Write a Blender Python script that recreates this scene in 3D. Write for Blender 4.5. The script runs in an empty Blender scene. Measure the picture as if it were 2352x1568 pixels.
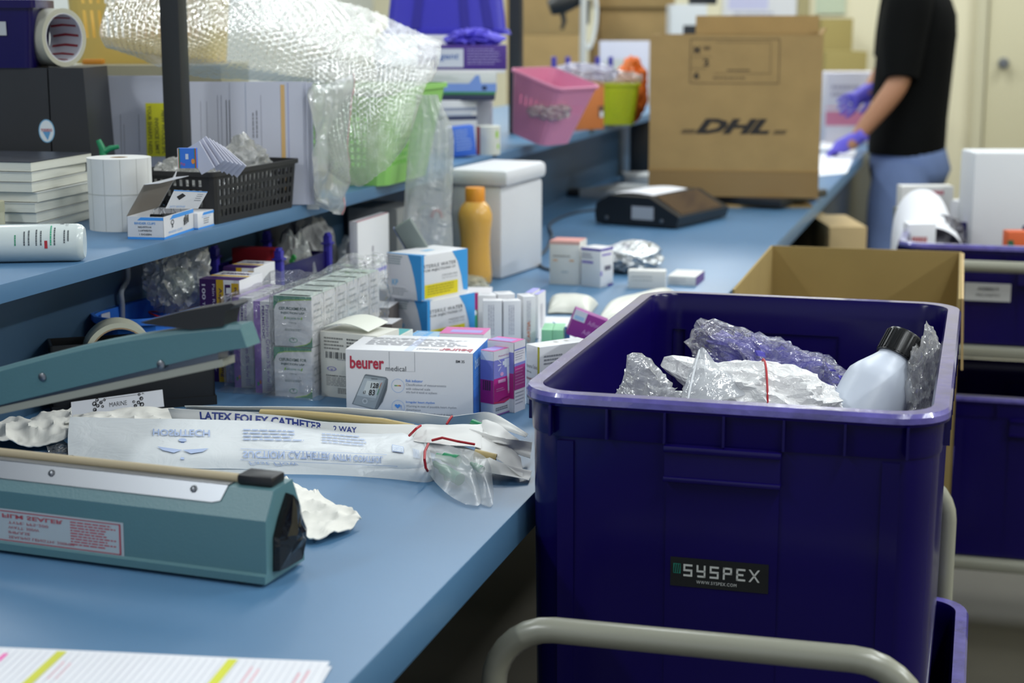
import bpy, bmesh, math, random
from mathutils import Vector, Matrix, noise
from math import sin, cos, pi, radians, atan, sqrt

SC = bpy.context.scene
COL = SC.collection
V = Vector

# ------------------------------------------------------------------ measures (metres)
T = 0.85          # worktop height
S = 1.07          # upper shelf height
EYE = 1.35        # lens height
FPX = 3800.0      # focal length in pixels of the 2352 px wide frame
TILT = atan(729 / FPX)
YAW = radians(15.86)
FH = V((-sin(YAW), cos(YAW), 0))
RT = V((cos(YAW), sin(YAW), 0))
FW = FH * cos(TILT) - V((0, 0, 1)) * sin(TILT)
UP = FH * sin(TILT) + V((0, 0, 1)) * cos(TILT)
C0 = V((0, 0, EYE))

# ------------------------------------------------------------------ camera
cam = bpy.data.cameras.new('camera')
cam.sensor_width = 36.0
cam.lens = FPX / 2352 * 36.0
cam.clip_start = 0.05
cam.dof.use_dof = True
cam.dof.focus_distance = 1.92
cam.dof.aperture_fstop = 5.6
co = bpy.data.objects.new('camera', cam)
COL.objects.link(co)
co.matrix_world = Matrix((
    (RT.x, UP.x, -FW.x, C0.x), (RT.y, UP.y, -FW.y, C0.y), (RT.z, UP.z, -FW.z, C0.z), (0, 0, 0, 1)))
SC.camera = co

# ------------------------------------------------------------------ world, lamps, exposure
w = bpy.data.worlds.new('world')
SC.world = w
w.use_nodes = True
w.node_tree.nodes['Background'].inputs[0].default_value = (0.80, 0.87, 1.0, 1)
w.node_tree.nodes['Background'].inputs[1].default_value = 0.55
SC.view_settings.view_transform = 'Standard'
SC.view_settings.look = 'None'
SC.view_settings.gamma = 1.0
SC.view_settings.use_curve_mapping = False
SC.view_settings.exposure = 0.0
LAMPS = [(-2.3, 3.0), (-2.3, 5.4), (-2.3, 7.8), (-0.75, 3.3), (-0.75, 5.4), (-0.75, 7.8), (1.0, 3.0), (1.0, 5.4), (1.0, 7.8), (-2.0, -0.3), (0.7, 0.9), (2.8, 1.5), (2.8, 4.0)]  # last two are unseen lamps, added to fill under the shelf and right-hand faces
LAMP_Z = 3.05
for i, (lx, ly) in enumerate(LAMPS):
    ld = bpy.data.lights.new('ceiling_tube', 'AREA')
    ld.shape = 'RECTANGLE'
    ld.size, ld.size_y = 0.16, 1.3
    ld.energy = ((14, 21, 31) if lx < 0.5 else (20, 28, 36))[i % 3] if i < 9 else (30, 24, 60, 50)[i - 9]
    ld.color = (0.93, 0.98, 1.0)
    lo = bpy.data.objects.new('ceiling_tube', ld)
    lo.location = (lx, ly, LAMP_Z - 0.08)
    COL.objects.link(lo)
SC.cycles.use_denoising = True
SC.cycles.max_bounces = 10
SC.cycles.transparent_max_bounces = 24
SC.cycles.caustics_reflective = False
SC.cycles.caustics_refractive = False
SC.cycles.sample_clamp_indirect = 4.0

# ------------------------------------------------------------------ measuring helpers: a sight line of the photo met with a real plane
def sight(px, py):
    return FW * FPX + RT * (px - 1176) - UP * (py - 784)

def atz(px, py, z=T):
    r = sight(px, py)
    return C0 + r * ((z - EYE) / r.z)

def atd(px, py, d):
    return C0 + sight(px, py) * (d / FPX)

def aty(px, py, y):
    r = sight(px, py)
    return C0 + r * (y / r.y)

def atx(px, py, x):
    r = sight(px, py)
    return C0 + r * (x / r.x)

def depth(p):
    return (p - C0).dot(FW)

def height_at(p, py):
    """z above point p (same vertical line) that is seen at pixel row py"""
    lo, hi = p.z - 1, p.z + 3
    for _ in range(40):
        m = (lo + hi) / 2
        q = V((p.x, p.y, m)) - C0
        y = 784 - FPX * q.dot(UP) / q.dot(FW)
        if y > py:
            lo = m
        else:
            hi = m
    return (lo + hi) / 2

# ------------------------------------------------------------------ materials
def lin(c):
    return tuple((x / 12.92 if x <= 0.04045 else ((x + 0.055) / 1.055) ** 2.4) for x in c)

def rgb(h):
    if isinstance(h, str):
        h = tuple(int(h[i:i + 2], 16) / 255 for i in (0, 2, 4))
    return (*lin(h), 1.0)

MC = {}
def mat(name, col, rough=0.5, metal=0.0, var=0.0, vscale=8.0, bump=0.0, bscale=60.0, trans=0.0, alpha=1.0, spec=0.5, sss=0.0, coat=0.0, stretch=None, bdist=0.002):
    k = (name, str(col), rough, metal, var, bump, trans, alpha)
    if k in MC:
        return MC[k]
    m = bpy.data.materials.new(name)
    m.use_nodes = True
    nt = m.node_tree
    b = nt.nodes['Principled BSDF']
    c = rgb(col)
    b.inputs['Base Color'].default_value = c
    b.inputs['Roughness'].default_value = rough
    b.inputs['Metallic'].default_value = metal
    b.inputs['Specular IOR Level'].default_value = spec
    b.inputs['Transmission Weight'].default_value = trans
    b.inputs['Alpha'].default_value = alpha
    b.inputs['Coat Weight'].default_value = coat
    if sss:
        b.inputs['Subsurface Weight'].default_value = sss
        b.inputs['Subsurface Radius'].default_value = (0.02, 0.02, 0.02)
    tc = nt.nodes.new('ShaderNodeTexCoord')
    src = tc.outputs['Object']
    if stretch:
        mp = nt.nodes.new('ShaderNodeMapping')
        mp.inputs['Scale'].default_value = stretch
        nt.links.new(src, mp.inputs['Vector'])
        src = mp.outputs['Vector']
    if var:
        n = nt.nodes.new('ShaderNodeTexNoise')
        n.inputs['Scale'].default_value = vscale
        n.inputs['Detail'].default_value = 5
        nt.links.new(src, n.inputs['Vector'])
        r = nt.nodes.new('ShaderNodeValToRGB')
        r.color_ramp.elements[0].position = 0.3
        r.color_ramp.elements[1].position = 0.7
        r.color_ramp.elements[0].color = (*[x * (1 - var) for x in c[:3]], 1)
        r.color_ramp.elements[1].color = (*[min(1, x * (1 + var)) for x in c[:3]], 1)
        nt.links.new(n.outputs['Fac'], r.inputs['Fac'])
        nt.links.new(r.outputs['Color'], b.inputs['Base Color'])
    if bump:
        n = nt.nodes.new('ShaderNodeTexNoise')
        n.inputs['Scale'].default_value = bscale
        n.inputs['Detail'].default_value = 4
        nt.links.new(src, n.inputs['Vector'])
        bp = nt.nodes.new('ShaderNodeBump')
        bp.inputs['Strength'].default_value = bump
        bp.inputs['Distance'].default_value = bdist
        nt.links.new(n.outputs['Fac'], bp.inputs['Height'])
        nt.links.new(bp.outputs['Normal'], b.inputs['Normal'])
    MC[k] = m
    return m

def ink(col):
    return mat('printing_ink', col, 0.45)

def film(name, tint='ffffff', body=0.25, gloss=0.3, bump=0.6, bscale=40.0, rough=0.12, through=0.35):
    """thin clear plastic film: mostly see-through, a little milky, with glossy creases"""
    k = ('film', name, tint, body, gloss)
    if k in MC:
        return MC[k]
    m = bpy.data.materials.new(name)
    m.use_nodes = True
    nt = m.node_tree
    nt.nodes.clear()
    out = nt.nodes.new('ShaderNodeOutputMaterial')
    tr = nt.nodes.new('ShaderNodeBsdfTransparent')
    df = nt.nodes.new('ShaderNodeBsdfDiffuse')
    tl = nt.nodes.new('ShaderNodeBsdfTranslucent')
    gl = nt.nodes.new('ShaderNodeBsdfGlossy')
    gl.inputs['Roughness'].default_value = rough
    df.inputs['Color'].default_value = rgb(tint)
    tl.inputs['Color'].default_value = rgb(tint)
    m0 = nt.nodes.new('ShaderNodeMixShader')
    m0.inputs[0].default_value = through
    m1 = nt.nodes.new('ShaderNodeMixShader')
    m1.inputs[0].default_value = body
    m2 = nt.nodes.new('ShaderNodeMixShader')
    fr = nt.nodes.new('ShaderNodeLayerWeight')
    fr.inputs['Blend'].default_value = 0.25
    mu = nt.nodes.new('ShaderNodeMath')
    mu.operation = 'MULTIPLY_ADD'
    mu.inputs[1].default_value = gloss * 1.4
    mu.inputs[2].default_value = gloss * 0.25
    nt.links.new(fr.outputs['Fresnel'], mu.inputs[0])
    tc = nt.nodes.new('ShaderNodeTexCoord')
    n = nt.nodes.new('ShaderNodeTexNoise')
    n.inputs['Scale'].default_value = bscale
    n.inputs['Detail'].default_value = 3
    n.inputs['Distortion'].default_value = 1.5
    nt.links.new(tc.outputs['Object'], n.inputs['Vector'])
    bp = nt.nodes.new('ShaderNodeBump')
    bp.inputs['Strength'].default_value = bump
    bp.inputs['Distance'].default_value = 0.01
    nt.links.new(n.outputs['Fac'], bp.inputs['Height'])
    nt.links.new(bp.outputs['Normal'], gl.inputs['Normal'])
    nt.links.new(bp.outputs['Normal'], df.inputs['Normal'])
    nt.links.new(bp.outputs['Normal'], fr.inputs['Normal'])
    nt.links.new(df.outputs[0], m0.inputs[1])
    nt.links.new(tl.outputs[0], m0.inputs[2])
    nt.links.new(tr.outputs[0], m1.inputs[1])
    nt.links.new(m0.outputs[0], m1.inputs[2])
    nt.links.new(mu.outputs[0], m2.inputs[0])
    nt.links.new(m1.outputs[0], m2.inputs[1])
    nt.links.new(gl.outputs[0], m2.inputs[2])
    nt.links.new(m2.outputs[0], out.inputs[0])
    MC[k] = m
    return m

# ------------------------------------------------------------------ mesh helpers
class MB:
    """collects geometry for ONE mesh object"""
    def __init__(s):
        s.v, s.f, s.mi = [], [], []

    def add(s, vs, fs, mi=0, M=None):
        o = len(s.v)
        s.v += [(M @ V(p)) if M else V(p) for p in vs]
        for f in fs:
            s.f.append([o + i for i in f])
            s.mi.append(mi)
        return s

    def box(s, a, b, mi=0, M=None, r=0.0):
        (x0, y0, z0), (x1, y1, z1) = a, b
        if r:
            bm = bmesh.new()
            bmesh.ops.create_cube(bm, size=1)
            for v in bm.verts:
                v.co = V(((x0 + x1) / 2 + v.co.x * (x1 - x0), (y0 + y1) / 2 + v.co.y * (y1 - y0), (z0 + z1) / 2 + v.co.z * (z1 - z0)))
            bmesh.ops.bevel(bm, geom=bm.edges[:], offset=r, segments=2, affect='EDGES', profile=0.5)
            bm.verts.index_update()
            s.add([v.co.copy() for v in bm.verts], [[v.index for v in f.verts] for f in bm.faces], mi, M)
            bm.free()
            return s
        vs = [(x0, y0, z0), (x1, y0, z0), (x1, y1, z0), (x0, y1, z0), (x0, y0, z1), (x1, y0, z1), (x1, y1, z1), (x0, y1, z1)]
        fs = [(3, 2, 1, 0), (4, 5, 6, 7), (0, 1, 5, 4), (1, 2, 6, 5), (2, 3, 7, 6), (3, 0, 4, 7)]
        return s.add(vs, fs, mi, M)

    def loft(s, rings, mi=0, M=None, cap0=True, cap1=True, closed=True):
        n = len(rings[0])
        vs = [p for r in rings for p in r]
        fs = []
        for k in range(len(rings) - 1):
            for i in range(n if closed else n - 1):
                j = (i + 1) % n
                fs.append((k * n + i, k * n + j, (k + 1) * n + j, (k + 1) * n + i))
        if cap0:
            fs.append(tuple(range(n - 1, -1, -1)))
        if cap1:
            fs.append(tuple((len(rings) - 1) * n + i for i in range(n)))
        return s.add(vs, fs, mi, M)

    def lathe(s, prof, n=32, mi=0, M=None, cap0=True, cap1=True):
        rings = [[(r * cos(2 * pi * i / n), r * sin(2 * pi * i / n), z) for i in range(n)] for r, z in prof]
        return s.loft(rings, mi, M, cap0, cap1)

    def ring(s, r0, r1, z0, z1, n=40, mi=0, M=None):
        """flat ring with a hole (a roll)"""
        prof = [(r0, z0), (r1, z0), (r1, z1), (r0, z1), (r0, z0)]
        return s.lathe(prof, n, mi, M, False, False)

    def tube(s, pts, r, n=12, mi=0, M=None, caps=True):
        pts = [V(p) for p in pts]
        rad = r if isinstance(r, (list, tuple)) else [r] * len(pts)
        rings = []
        ref = None
        for i, p in enumerate(pts):
            t = (pts[min(i + 1, len(pts) - 1)] - pts[max(i - 1, 0)]).normalized()
            if ref is None:
                a = V((0, 0, 1)) if abs(t.z) < 0.9 else V((1, 0, 0))
                ref = t.cross(a).normalized()
            ref = (ref - t * ref.dot(t)).normalized()
            b = t.cross(ref)
            rings.append([p + (ref * cos(2 * pi * k / n) + b * sin(2 * pi * k / n)) * rad[i] for k in range(n)])
        return s.loft(rings, mi, M, caps, caps)

    def grid(s, fn, nu, nv, mi=0, M=None):
        vs = [fn(i / nu, j / nv) for j in range(nv + 1) for i in range(nu + 1)]
        w_ = nu + 1
        fs = [(j * w_ + i, j * w_ + i + 1, (j + 1) * w_ + i + 1, (j + 1) * w_ + i) for j in range(nv) for i in range(nu)]
        return s.add(vs, fs, mi, M)

    def slab(s, fn, nu, nv, th=0.0006, mi=0):
        """a sheet with a real thickness"""
        w_ = nu + 1
        P = [[V(fn(i / nu, j / nv)) for i in range(w_)] for j in range(nv + 1)]
        top, bot = [], []
        for j in range(nv + 1):
            for i in range(w_):
                du = P[j][min(i + 1, nu)] - P[j][max(i - 1, 0)]
                dv = P[min(j + 1, nv)][i] - P[max(j - 1, 0)][i]
                nn = du.cross(dv)
                nn = nn.normalized() if nn.length > 1e-12 else V((0, 0, 1))
                top.append(P[j][i] + nn * th / 2)
                bot.append(P[j][i] - nn * th / 2)
        o = len(top)
        fs = [(j * w_ + i, j * w_ + i + 1, (j + 1) * w_ + i + 1, (j + 1) * w_ + i) for j in range(nv) for i in range(nu)]
        fb = [tuple(o + k for k in reversed(f)) for f in fs]
        rim = [i for i in range(w_)] + [j * w_ + nu for j in range(1, nv + 1)] + [nv * w_ + i for i in range(nu - 1, -1, -1)] + [j * w_ for j in range(nv - 1, 0, -1)]
        fr = [(rim[k], o + rim[k], o + rim[(k + 1) % len(rim)], rim[(k + 1) % len(rim)]) for k in range(len(rim))]
        return s.add(top + bot, fs + fb + fr, mi)

def obj(name, mb, mats, parent=None, M=None, flat=False, ang=38):
    me = bpy.data.meshes.new(name)
    me.from_pydata([tuple(p) for p in mb.v], [], mb.f)
    for m in (mats if isinstance(mats, (list, tuple)) else [mats]):
        me.materials.append(m)
    me.polygons.foreach_set('material_index', mb.mi)
    me.update()
    if not flat:
        me.shade_smooth()
        me.set_sharp_from_angle(angle=radians(ang))
    o = bpy.data.objects.new(name, me)
    COL.objects.link(o)
    if parent:
        o.parent = parent
    if M:
        o.matrix_local = M
    return o

def tag(o, label=None, cat=None, group=None, kind=None):
    if label: o['label'] = label
    if cat: o['category'] = cat
    if group: o['group'] = group
    if kind: o['kind'] = kind
    return o

def thing(name, label, cat, loc=(0, 0, 0), yaw=0.0, group=None, M=None):
    o = bpy.data.objects.new(name, None)
    o.empty_display_size = 0.05
    COL.objects.link(o)
    o.matrix_world = M if M else Matrix.Translation(V(loc)) @ Matrix.Rotation(yaw, 4, 'Z')
    return tag(o, label, cat, group)

def struct(name, mb, m, **k):
    return tag(obj(name, mb, m, **k), kind='structure')

def Rz(a): return Matrix.Rotation(a, 4, 'Z')
def Rx(a): return Matrix.Rotation(a, 4, 'X')
def Ry(a): return Matrix.Rotation(a, 4, 'Y')
def Tr(*p): return Matrix.Translation(V(p) if len(p) == 3 else V(p[0]))
def frame(o, x, y, z):
    x, y, z = V(x).normalized(), V(y).normalized(), V(z).normalized()
    return Matrix(((x.x, y.x, z.x, o[0]), (x.y, y.y, z.y, o[1]), (x.z, y.z, z.z, o[2]), (0, 0, 0, 1)))

def rrect(w_, l_, r, z, n=5, cx=0, cy=0):
    pts = []
    for (sx, sy, a0) in ((1, 1, 0), (-1, 1, 90), (-1, -1, 180), (1, -1, 270)):
        for k in range(n + 1):
            a = radians(a0 + 90 * k / n)
            pts.append((cx + sx * (w_ / 2 - r) + r * cos(a), cy + sy * (l_ / 2 - r) + r * sin(a), z))
    return pts

# ------------------------------------------------------------------ flat print on the faces of a carton
TXT = {}
def text_mesh(s_, bold=0.0, shear=0.0, spacing=1.0):
    k = (s_, bold, shear, spacing)
    if k not in TXT:
        cu = bpy.data.curves.new('lettering', 'FONT')
        cu.body = s_
        cu.offset = bold
        cu.shear = shear
        cu.space_character = spacing
        cu.resolution_u = 2
        o = bpy.data.objects.new('lettering', cu)
        me = bpy.data.meshes.new_from_object(o)
        vs = [(v.co.x, v.co.y) for v in me.vertices]
        fs = [tuple(p.vertices) for p in me.polygons]
        bpy.data.objects.remove(o)
        bpy.data.meshes.remove(me)
        bpy.data.curves.remove(cu)
        TXT[k] = (vs, fs)
    return TXT[k]

class Print:
    """all the flat print of one thing, one mesh with a material per ink; face frames map (u, v) in 0..1"""
    def __init__(s, faces):
        s.F = faces          # name -> (origin, u vector, v vector, normal)
        s.mb, s.inks = MB(), []

    def mi(s, col):
        if col not in s.inks:
            s.inks.append(col)
        return s.inks.index(col)

    def P(s, f, u, v, lift):
        F = s.F[f]
        if callable(F):
            return F(u, v, lift)
        o, du, dv, n = F
        return V(o) + V(du) * u + V(dv) * v + V(n) * lift

    def poly(s, f, pts, col, lift=0.0003):
        s.mb.add([s.P(f, u, v, lift) for u, v in pts], [tuple(range(len(pts)))], s.mi(col))
        return s

    def rect(s, f, x0, y0, x1, y1, col, lift=0.0003):
        return s.poly(f, [(x0, y0), (x1, y0), (x1, y1), (x0, y1)], col, lift)

    def ell(s, f, cx, cy, rx, ry, col, lift=0.0004, n=24, hole=0.0):
        if hole:
            pts = [(cx + rx * k * cos(2 * pi * i / n), cy + ry * k * sin(2 * pi * i / n)) for k in (1, hole) for i in range(n)]
            s.mb.add([s.P(f, u, v, lift) for u, v in pts], [(i, (i + 1) % n, n + (i + 1) % n, n + i) for i in range(n)], s.mi(col))
            return s
        return s.poly(f, [(cx + rx * cos(2 * pi * i / n), cy + ry * sin(2 * pi * i / n)) for i in range(n)], col, lift)

    def text(s, f, t, x0, y0, x1, y1, col, bold=0.0, shear=0.0, rot=0, flipv=False, fliph=False, lift=0.0005, spacing=1.0):
        vs, fs = text_mesh(t, bold, shear, spacing)
        if not vs:
            return s
        if rot == 90: vs = [(-y, x) for x, y in vs]
        elif rot == 180: vs = [(-x, -y) for x, y in vs]
        elif rot == 270: vs = [(y, -x) for x, y in vs]
        a0, a1 = min(p[0] for p in vs), max(p[0] for p in vs)
        b0, b1 = min(p[1] for p in vs), max(p[1] for p in vs)
        if rot in (0, 180) and not any(c in t for c in 'gjpqy,Q@'): pass
        out = []
        for x, y in vs:
            p, q = (x - a0) / max(a1 - a0, 1e-6), (y - b0) / max(b1 - b0, 1e-6)
            if flipv: q = 1 - q
            if fliph: p = 1 - p
            out.append(s.P(f, x0 + (x1 - x0) * p, y0 + (y1 - y0) * q, lift))
        s.mb.add(out, fs, s.mi(col))
        return s

    def lines(s, f, x0, y0, x1, y1, n, col, seed=1, fill=0.55, vert=False, lift=0.0004):
        """rows of print too small to read: short strokes"""
        rnd = random.Random(seed)
        for k in range(n):
            a, b = k / n, (k + fill) / n
            x = 0.0
            end = rnd.uniform(0.7, 1.0)
            while x < end:
                e = min(end, x + rnd.uniform(0.05, 0.16))
                if vert:
                    s.rect(f, x0 + (x1 - x0) * a, y0 + (y1 - y0) * x, x0 + (x1 - x0) * b, y0 + (y1 - y0) * e, col, lift)
                else:
                    s.rect(f, x0 + (x1 - x0) * x, y1 - (y1 - y0) * b, x0 + (x1 - x0) * e, y1 - (y1 - y0) * a, col, lift)
                x = e + 0.02
        return s

    def bars(s, f, x0, y0, x1, y1, n, col, seed=3, vert=False):
        rnd = random.Random(seed)
        x = 0
        W = [rnd.choice((1, 1, 2, 3)) for _ in range(2 * n)]
        tot = sum(W)
        for i, w_ in enumerate(W):
            if i % 2 == 0:
                if vert: s.rect(f, x0, y0 + (y1 - y0) * x / tot, x1, y0 + (y1 - y0) * (x + w_) / tot, col, 0.0005)
                else: s.rect(f, x0 + (x1 - x0) * x / tot, y0, x0 + (x1 - x0) * (x + w_) / tot, y1, col, 0.0005)
            x += w_
        return s

    def done(s, parent, name='lettering'):
        if s.mb.f:
            return obj(name, s.mb, [ink(c) for c in s.inks], parent, flat=True)

def faces_of(w_, d, h):
    x, y = w_ / 2, d / 2
    return {'f': ((-x, -y, 0), (w_, 0, 0), (0, 0, h), (0, -1, 0)), 'r': ((x, -y, 0), (0, d, 0), (0, 0, h), (1, 0, 0)),
            'l': ((-x, y, 0), (0, -d, 0), (0, 0, h), (-1, 0, 0)), 't': ((-x, -y, h), (w_, 0, 0), (0, d, 0), (0, 0, 1))}

def carton(name, label, cat, M, size, m, group=None, r=0.0008, prints=None, part='carton'):
    """a closed folding carton: root mesh + its print; M places the centre of its base"""
    w_, d, h = size
    mb = MB().box((-w_ / 2, -d / 2, 0), (w_ / 2, d / 2, h), r=r)
    o = obj(name, mb, m, M=M)
    tag(o, label, cat, group)
    if prints:
        p = Print(faces_of(w_, d, h))
        prints(p)
        p.done(o)
    return o

def seat(A, B, top=None, d=0.05, z=T, h=None):
    """placement of a box from the photo: A, B = pixels of the bottom ends of its front face on the plane z; top = pixel row of its top above A"""
    a, b = atz(*A, z), atz(*B, z)
    x = (b - a).normalized()
    y = V((-x.y, x.x, 0))
    if h is None:
        h = height_at(a, top) - z
    w_ = (b - a).length
    c = (a + b) / 2 + y * d / 2
    return frame(c, x, y, (0, 0, 1)), (w_, d, h)

# shared looks
M_WHITE = mat('white_carton', 'e6e6e9', 0.45)
M_CARD = mat('brown_cardboard', 'a88b5a', 0.85, var=0.06, vscale=14, bump=0.15, bscale=90)
M_PAPER = mat('white_paper', 'e6e7ec', 0.8)
M_NAVY = mat('navy_plastic', '11074e', 0.22, var=0.10, vscale=5, bump=0.05, bscale=25, spec=0.32)
M_RIM = mat('scuffed_painted_sheen_rim', '5f57a8', 0.24, var=0.28, vscale=40, bump=0.35, bscale=90, spec=0.9, coat=1.0)  # lighter than the tote: scuffs plus ceiling reflection painted into the colour
M_TEAL = mat('hammered_teal_paint', '587f86', 0.38, bump=0.30, bscale=420, bdist=0.0006)
M_BLACK = mat('black_plastic', '17181b', 0.45)
M_STEEL = mat('brushed_steel', '8a8d92', 0.36, metal=1.0)
M_TUBE = mat('grey_beige_powder_coat', '929284', 0.28, spec=0.6)
M_BAND = mat('red_rubber', 'b3202c', 0.5)
CLEAR = film('clear_bag_film')
MILKY = film('milky_bag_film', 'eef1f4', 0.55, 0.25)

def cr(p, t):
    """Catmull-Rom through a list of values"""
    n = len(p) - 1
    if n == 0:
        return p[0]
    x = min(max(t, 0), 1) * n
    i = min(int(x), n - 1)
    f = x - i
    p0, p1, p2, p3 = p[max(i - 1, 0)], p[i], p[i + 1], p[min(i + 2, n)]
    return (p1 * 2 + (p2 - p0) * f + (p0 * 2 - p1 * 5 + p2 * 4 - p3) * f * f + (p1 * 3 - p0 - p2 * 3 + p3) * f * f * f) * 0.5

def patch(rows):
    """smooth surface through rows of points; u along a row, v across the rows"""
    return lambda u, v: cr([cr(r, u) for r in rows], v)

def wob(p, s, a, seed=0):
    q = V(p) * s + V((seed * 7.3, seed * 3.1, seed * 5.7))
    return a * noise.noise(q)

def crumple(c, rad, seed, amp=0.25, sub=4, floor=None, fold=3.0, M=None, peak=None):
    """a crumpled bag: a ball of film pushed into sharp folds; optional peak direction pulled out"""
    bm = bmesh.new()
    bmesh.ops.create_icosphere(bm, subdivisions=sub, radius=1)
    mb = MB()
    sd = V((seed * 3.7, seed * 1.9, seed * 2.3))
    vs = []
    for v in bm.verts:
        d = v.co.normalized()
        a = 1.25 * abs(noise.noise(d * fold * 0.8 + sd)) + 0.35 * abs(noise.noise(d * fold * 1.9 + sd)) + 0.10 * abs(noise.noise(d * fold * 4.2 + sd))
        k = 1 + amp * (0.9 - 2.0 * a)
        if peak:
            for pd, pw, ph in peak:
                t = max(0, d.dot(V(pd).normalized()))
                k += ph * t ** pw
        p = V((d.x * rad[0], d.y * rad[1], d.z * rad[2])) * k
        if M: p = M @ p
        p = p + V(c)
        if floor is not None and p.z < floor: p.z = floor + 0.0005 * noise.noise(d * 9 + sd)
        vs.append(p)
    bm.verts.index_update()
    mb.add(vs, [[v.index for v in f.verts] for f in bm.faces])
    bm.free()
    return mb

# ================================================================== the room
M_WALLC = mat('cream_wall_paint', 'e2dbbd', 0.7, var=0.02, vscale=1.5)
M_WALLG = mat('pale_grey_wall_paint', 'cfd3d0', 0.7)
M_FLOOR = mat('worn_concrete_floor', '4a473e', 0.5, var=0.18, vscale=2.5, bump=0.05, bscale=30)
M_CEIL = mat('white_ceiling', 'd8d8d4', 0.8)
YW = 9.6
struct('floor', MB().box((-4.0, -2.5, -0.1), (4.5, YW + 0.1, 0)), M_FLOOR)
struct('wall_back', MB().box((-4.0, YW, 0), (4.5, YW + 0.12, 3.2)), M_WALLC)
struct('wall_left', MB().box((-3.72, -2.5, 0), (-3.6, YW, 3.2)), M_WALLG)
struct('ceiling', MB().box((-4.0, -2.5, 3.2), (4.5, YW + 0.12, 3.3)), M_CEIL)
struct('wall_right', MB().box((4.3, -2.5, 0), (4.42, YW, 3.2)), M_WALLC)
dk = aty(2305, 145, YW - 0.06)
dr = tag(obj('door_1', MB().box((dk.x - 0.09, YW - 0.055, 0.01), (dk.x + 0.85, YW - 0.001, 2.1), r=0.006), mat('cream_door_paint', 'cec7a6', 0.55)), kind='structure')
fr = MB()
fr.box((dk.x - 0.15, YW - 0.075, 0), (dk.x - 0.095, YW - 0.001, 2.16)).box((dk.x + 0.855, YW - 0.075, 0), (dk.x + 0.91, YW - 0.001, 2.16)).box((dk.x - 0.15, YW - 0.075, 2.11), (dk.x + 0.91, YW - 0.001, 2.16))
obj('door_frame', fr, mat('door_frame_paint', 'c8c2a4', 0.5), dr)
Mk = Tr(dk.x, YW - 0.056, dk.z) @ Rx(pi / 2)
kb = obj('door_knob', MB().lathe([(0.03, 0), (0.03, 0.006), (0.011, 0.012), (0.011, 0.035), (0.024, 0.045), (0.028, 0.06), (0.02, 0.072)], 24), M_STEEL, dr, M=Mk)
for i, (lx, ly) in enumerate(LAMPS):
    wh = 'over the wall side of the bench' if lx < -1.9 else 'over the packing bench' if lx < -0.5 else 'over the trolley aisle' if lx < 2 else 'added as fill along the aisle far side'
    fa_ = 'nearest the camera' if ly < 1 else 'first ahead' if ly < 4 else 'second ahead' if ly < 7 else 'by the back wall'
    L = thing('ceiling_light', f'white twin tube ceiling light {wh}, {fa_}', 'light', (lx, ly, LAMP_Z), group='ceiling batten lights')
    obj('housing', MB().box((-0.09, -0.68, 0.04), (0.09, 0.68, 0.149), r=0.01), M_CEIL, L)
    tm = mat('lit_tube', 'ffffff', 0.4)
    b = tm.node_tree.nodes['Principled BSDF']
    b.inputs['Emission Color'].default_value = (0.93, 0.98, 1, 1)
    b.inputs['Emission Strength'].default_value = 6
    for sx in (-0.045, 0.045):
        obj('tube', MB().tube([(sx, -0.62, 0.02), (sx, 0.62, 0.02)], 0.014), tm, L)

# ================================================================== packing bench
M_LAM = mat('blue_laminate', '4f779b', 0.36, var=0.05, vscale=4, bump=0.03, bscale=300, spec=0.5)
M_LAMD = mat('dark_blue_laminate', '3c5872', 0.45, var=0.04, vscale=4)
M_POST = mat('charcoal_steel', '2b2d2e', 0.5)
BX, BX0, BY0, BY1 = -0.4507, -2.45, 0.2, 8.1
XS, XP, XB = -1.0285, -1.178, -1.178       # shelf front, posts, back panel
bench = thing('packing_bench', 'long blue laminate packing bench covered with medicine cartons', 'workbench', (0, 0, 0))
obj('worktop', MB().box((BX0, BY0, T - 0.04), (BX, BY1, T), r=0.002), M_LAM, bench)
obj('apron', MB().box((BX - 0.16, BY0 + 0.05, T - 0.12), (BX - 0.13, BY1 - 0.05, T - 0.041)), M_POST, bench)
for yy in (0.35, 2.95, 5.5, 7.9):
    for xx in (BX - 0.16, BX0 + 0.1):
        obj('leg', MB().box((xx - 0.025, yy - 0.025, 0), (xx + 0.025, yy + 0.025, T - 0.041)), M_POST, bench)
obj('modesty_panel', MB().box((XB - 0.25, BY0 + 0.1, 0.1), (XB - 0.23, BY1 - 0.1, T - 0.041)), M_LAMD, bench)
obj('end_cabinet', MB().box((BX - 0.55, 5.15, 0.06), (BX - 0.035, 8.0, T - 0.041), r=0.003), mat('dark_navy_laminate', '1c2836', 0.5), bench)
rack = thing('bench_rack', 'blue shelf on black square posts standing along the middle of the bench', 'shelf', (0, 0, 0))
obj('shelf_board', MB().box((-1.62, 0.6, S - 0.022), (XS, 5.75, S), r=0.0015), mat('shelf_blue_laminate', '4f779b', 0.4, var=0.03, vscale=3), rack)
obj('back_panel', MB().box((XB - 0.018, 0.6, T), (XB, 5.75, S - 0.022)), M_LAMD, rack)
for yy in (2.291, 4.184):
    obj('post', MB().box((XP - 0.016, yy - 0.015, S), (XP + 0.016, yy + 0.015, 2.3), r=0.003), M_POST, rack)

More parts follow.
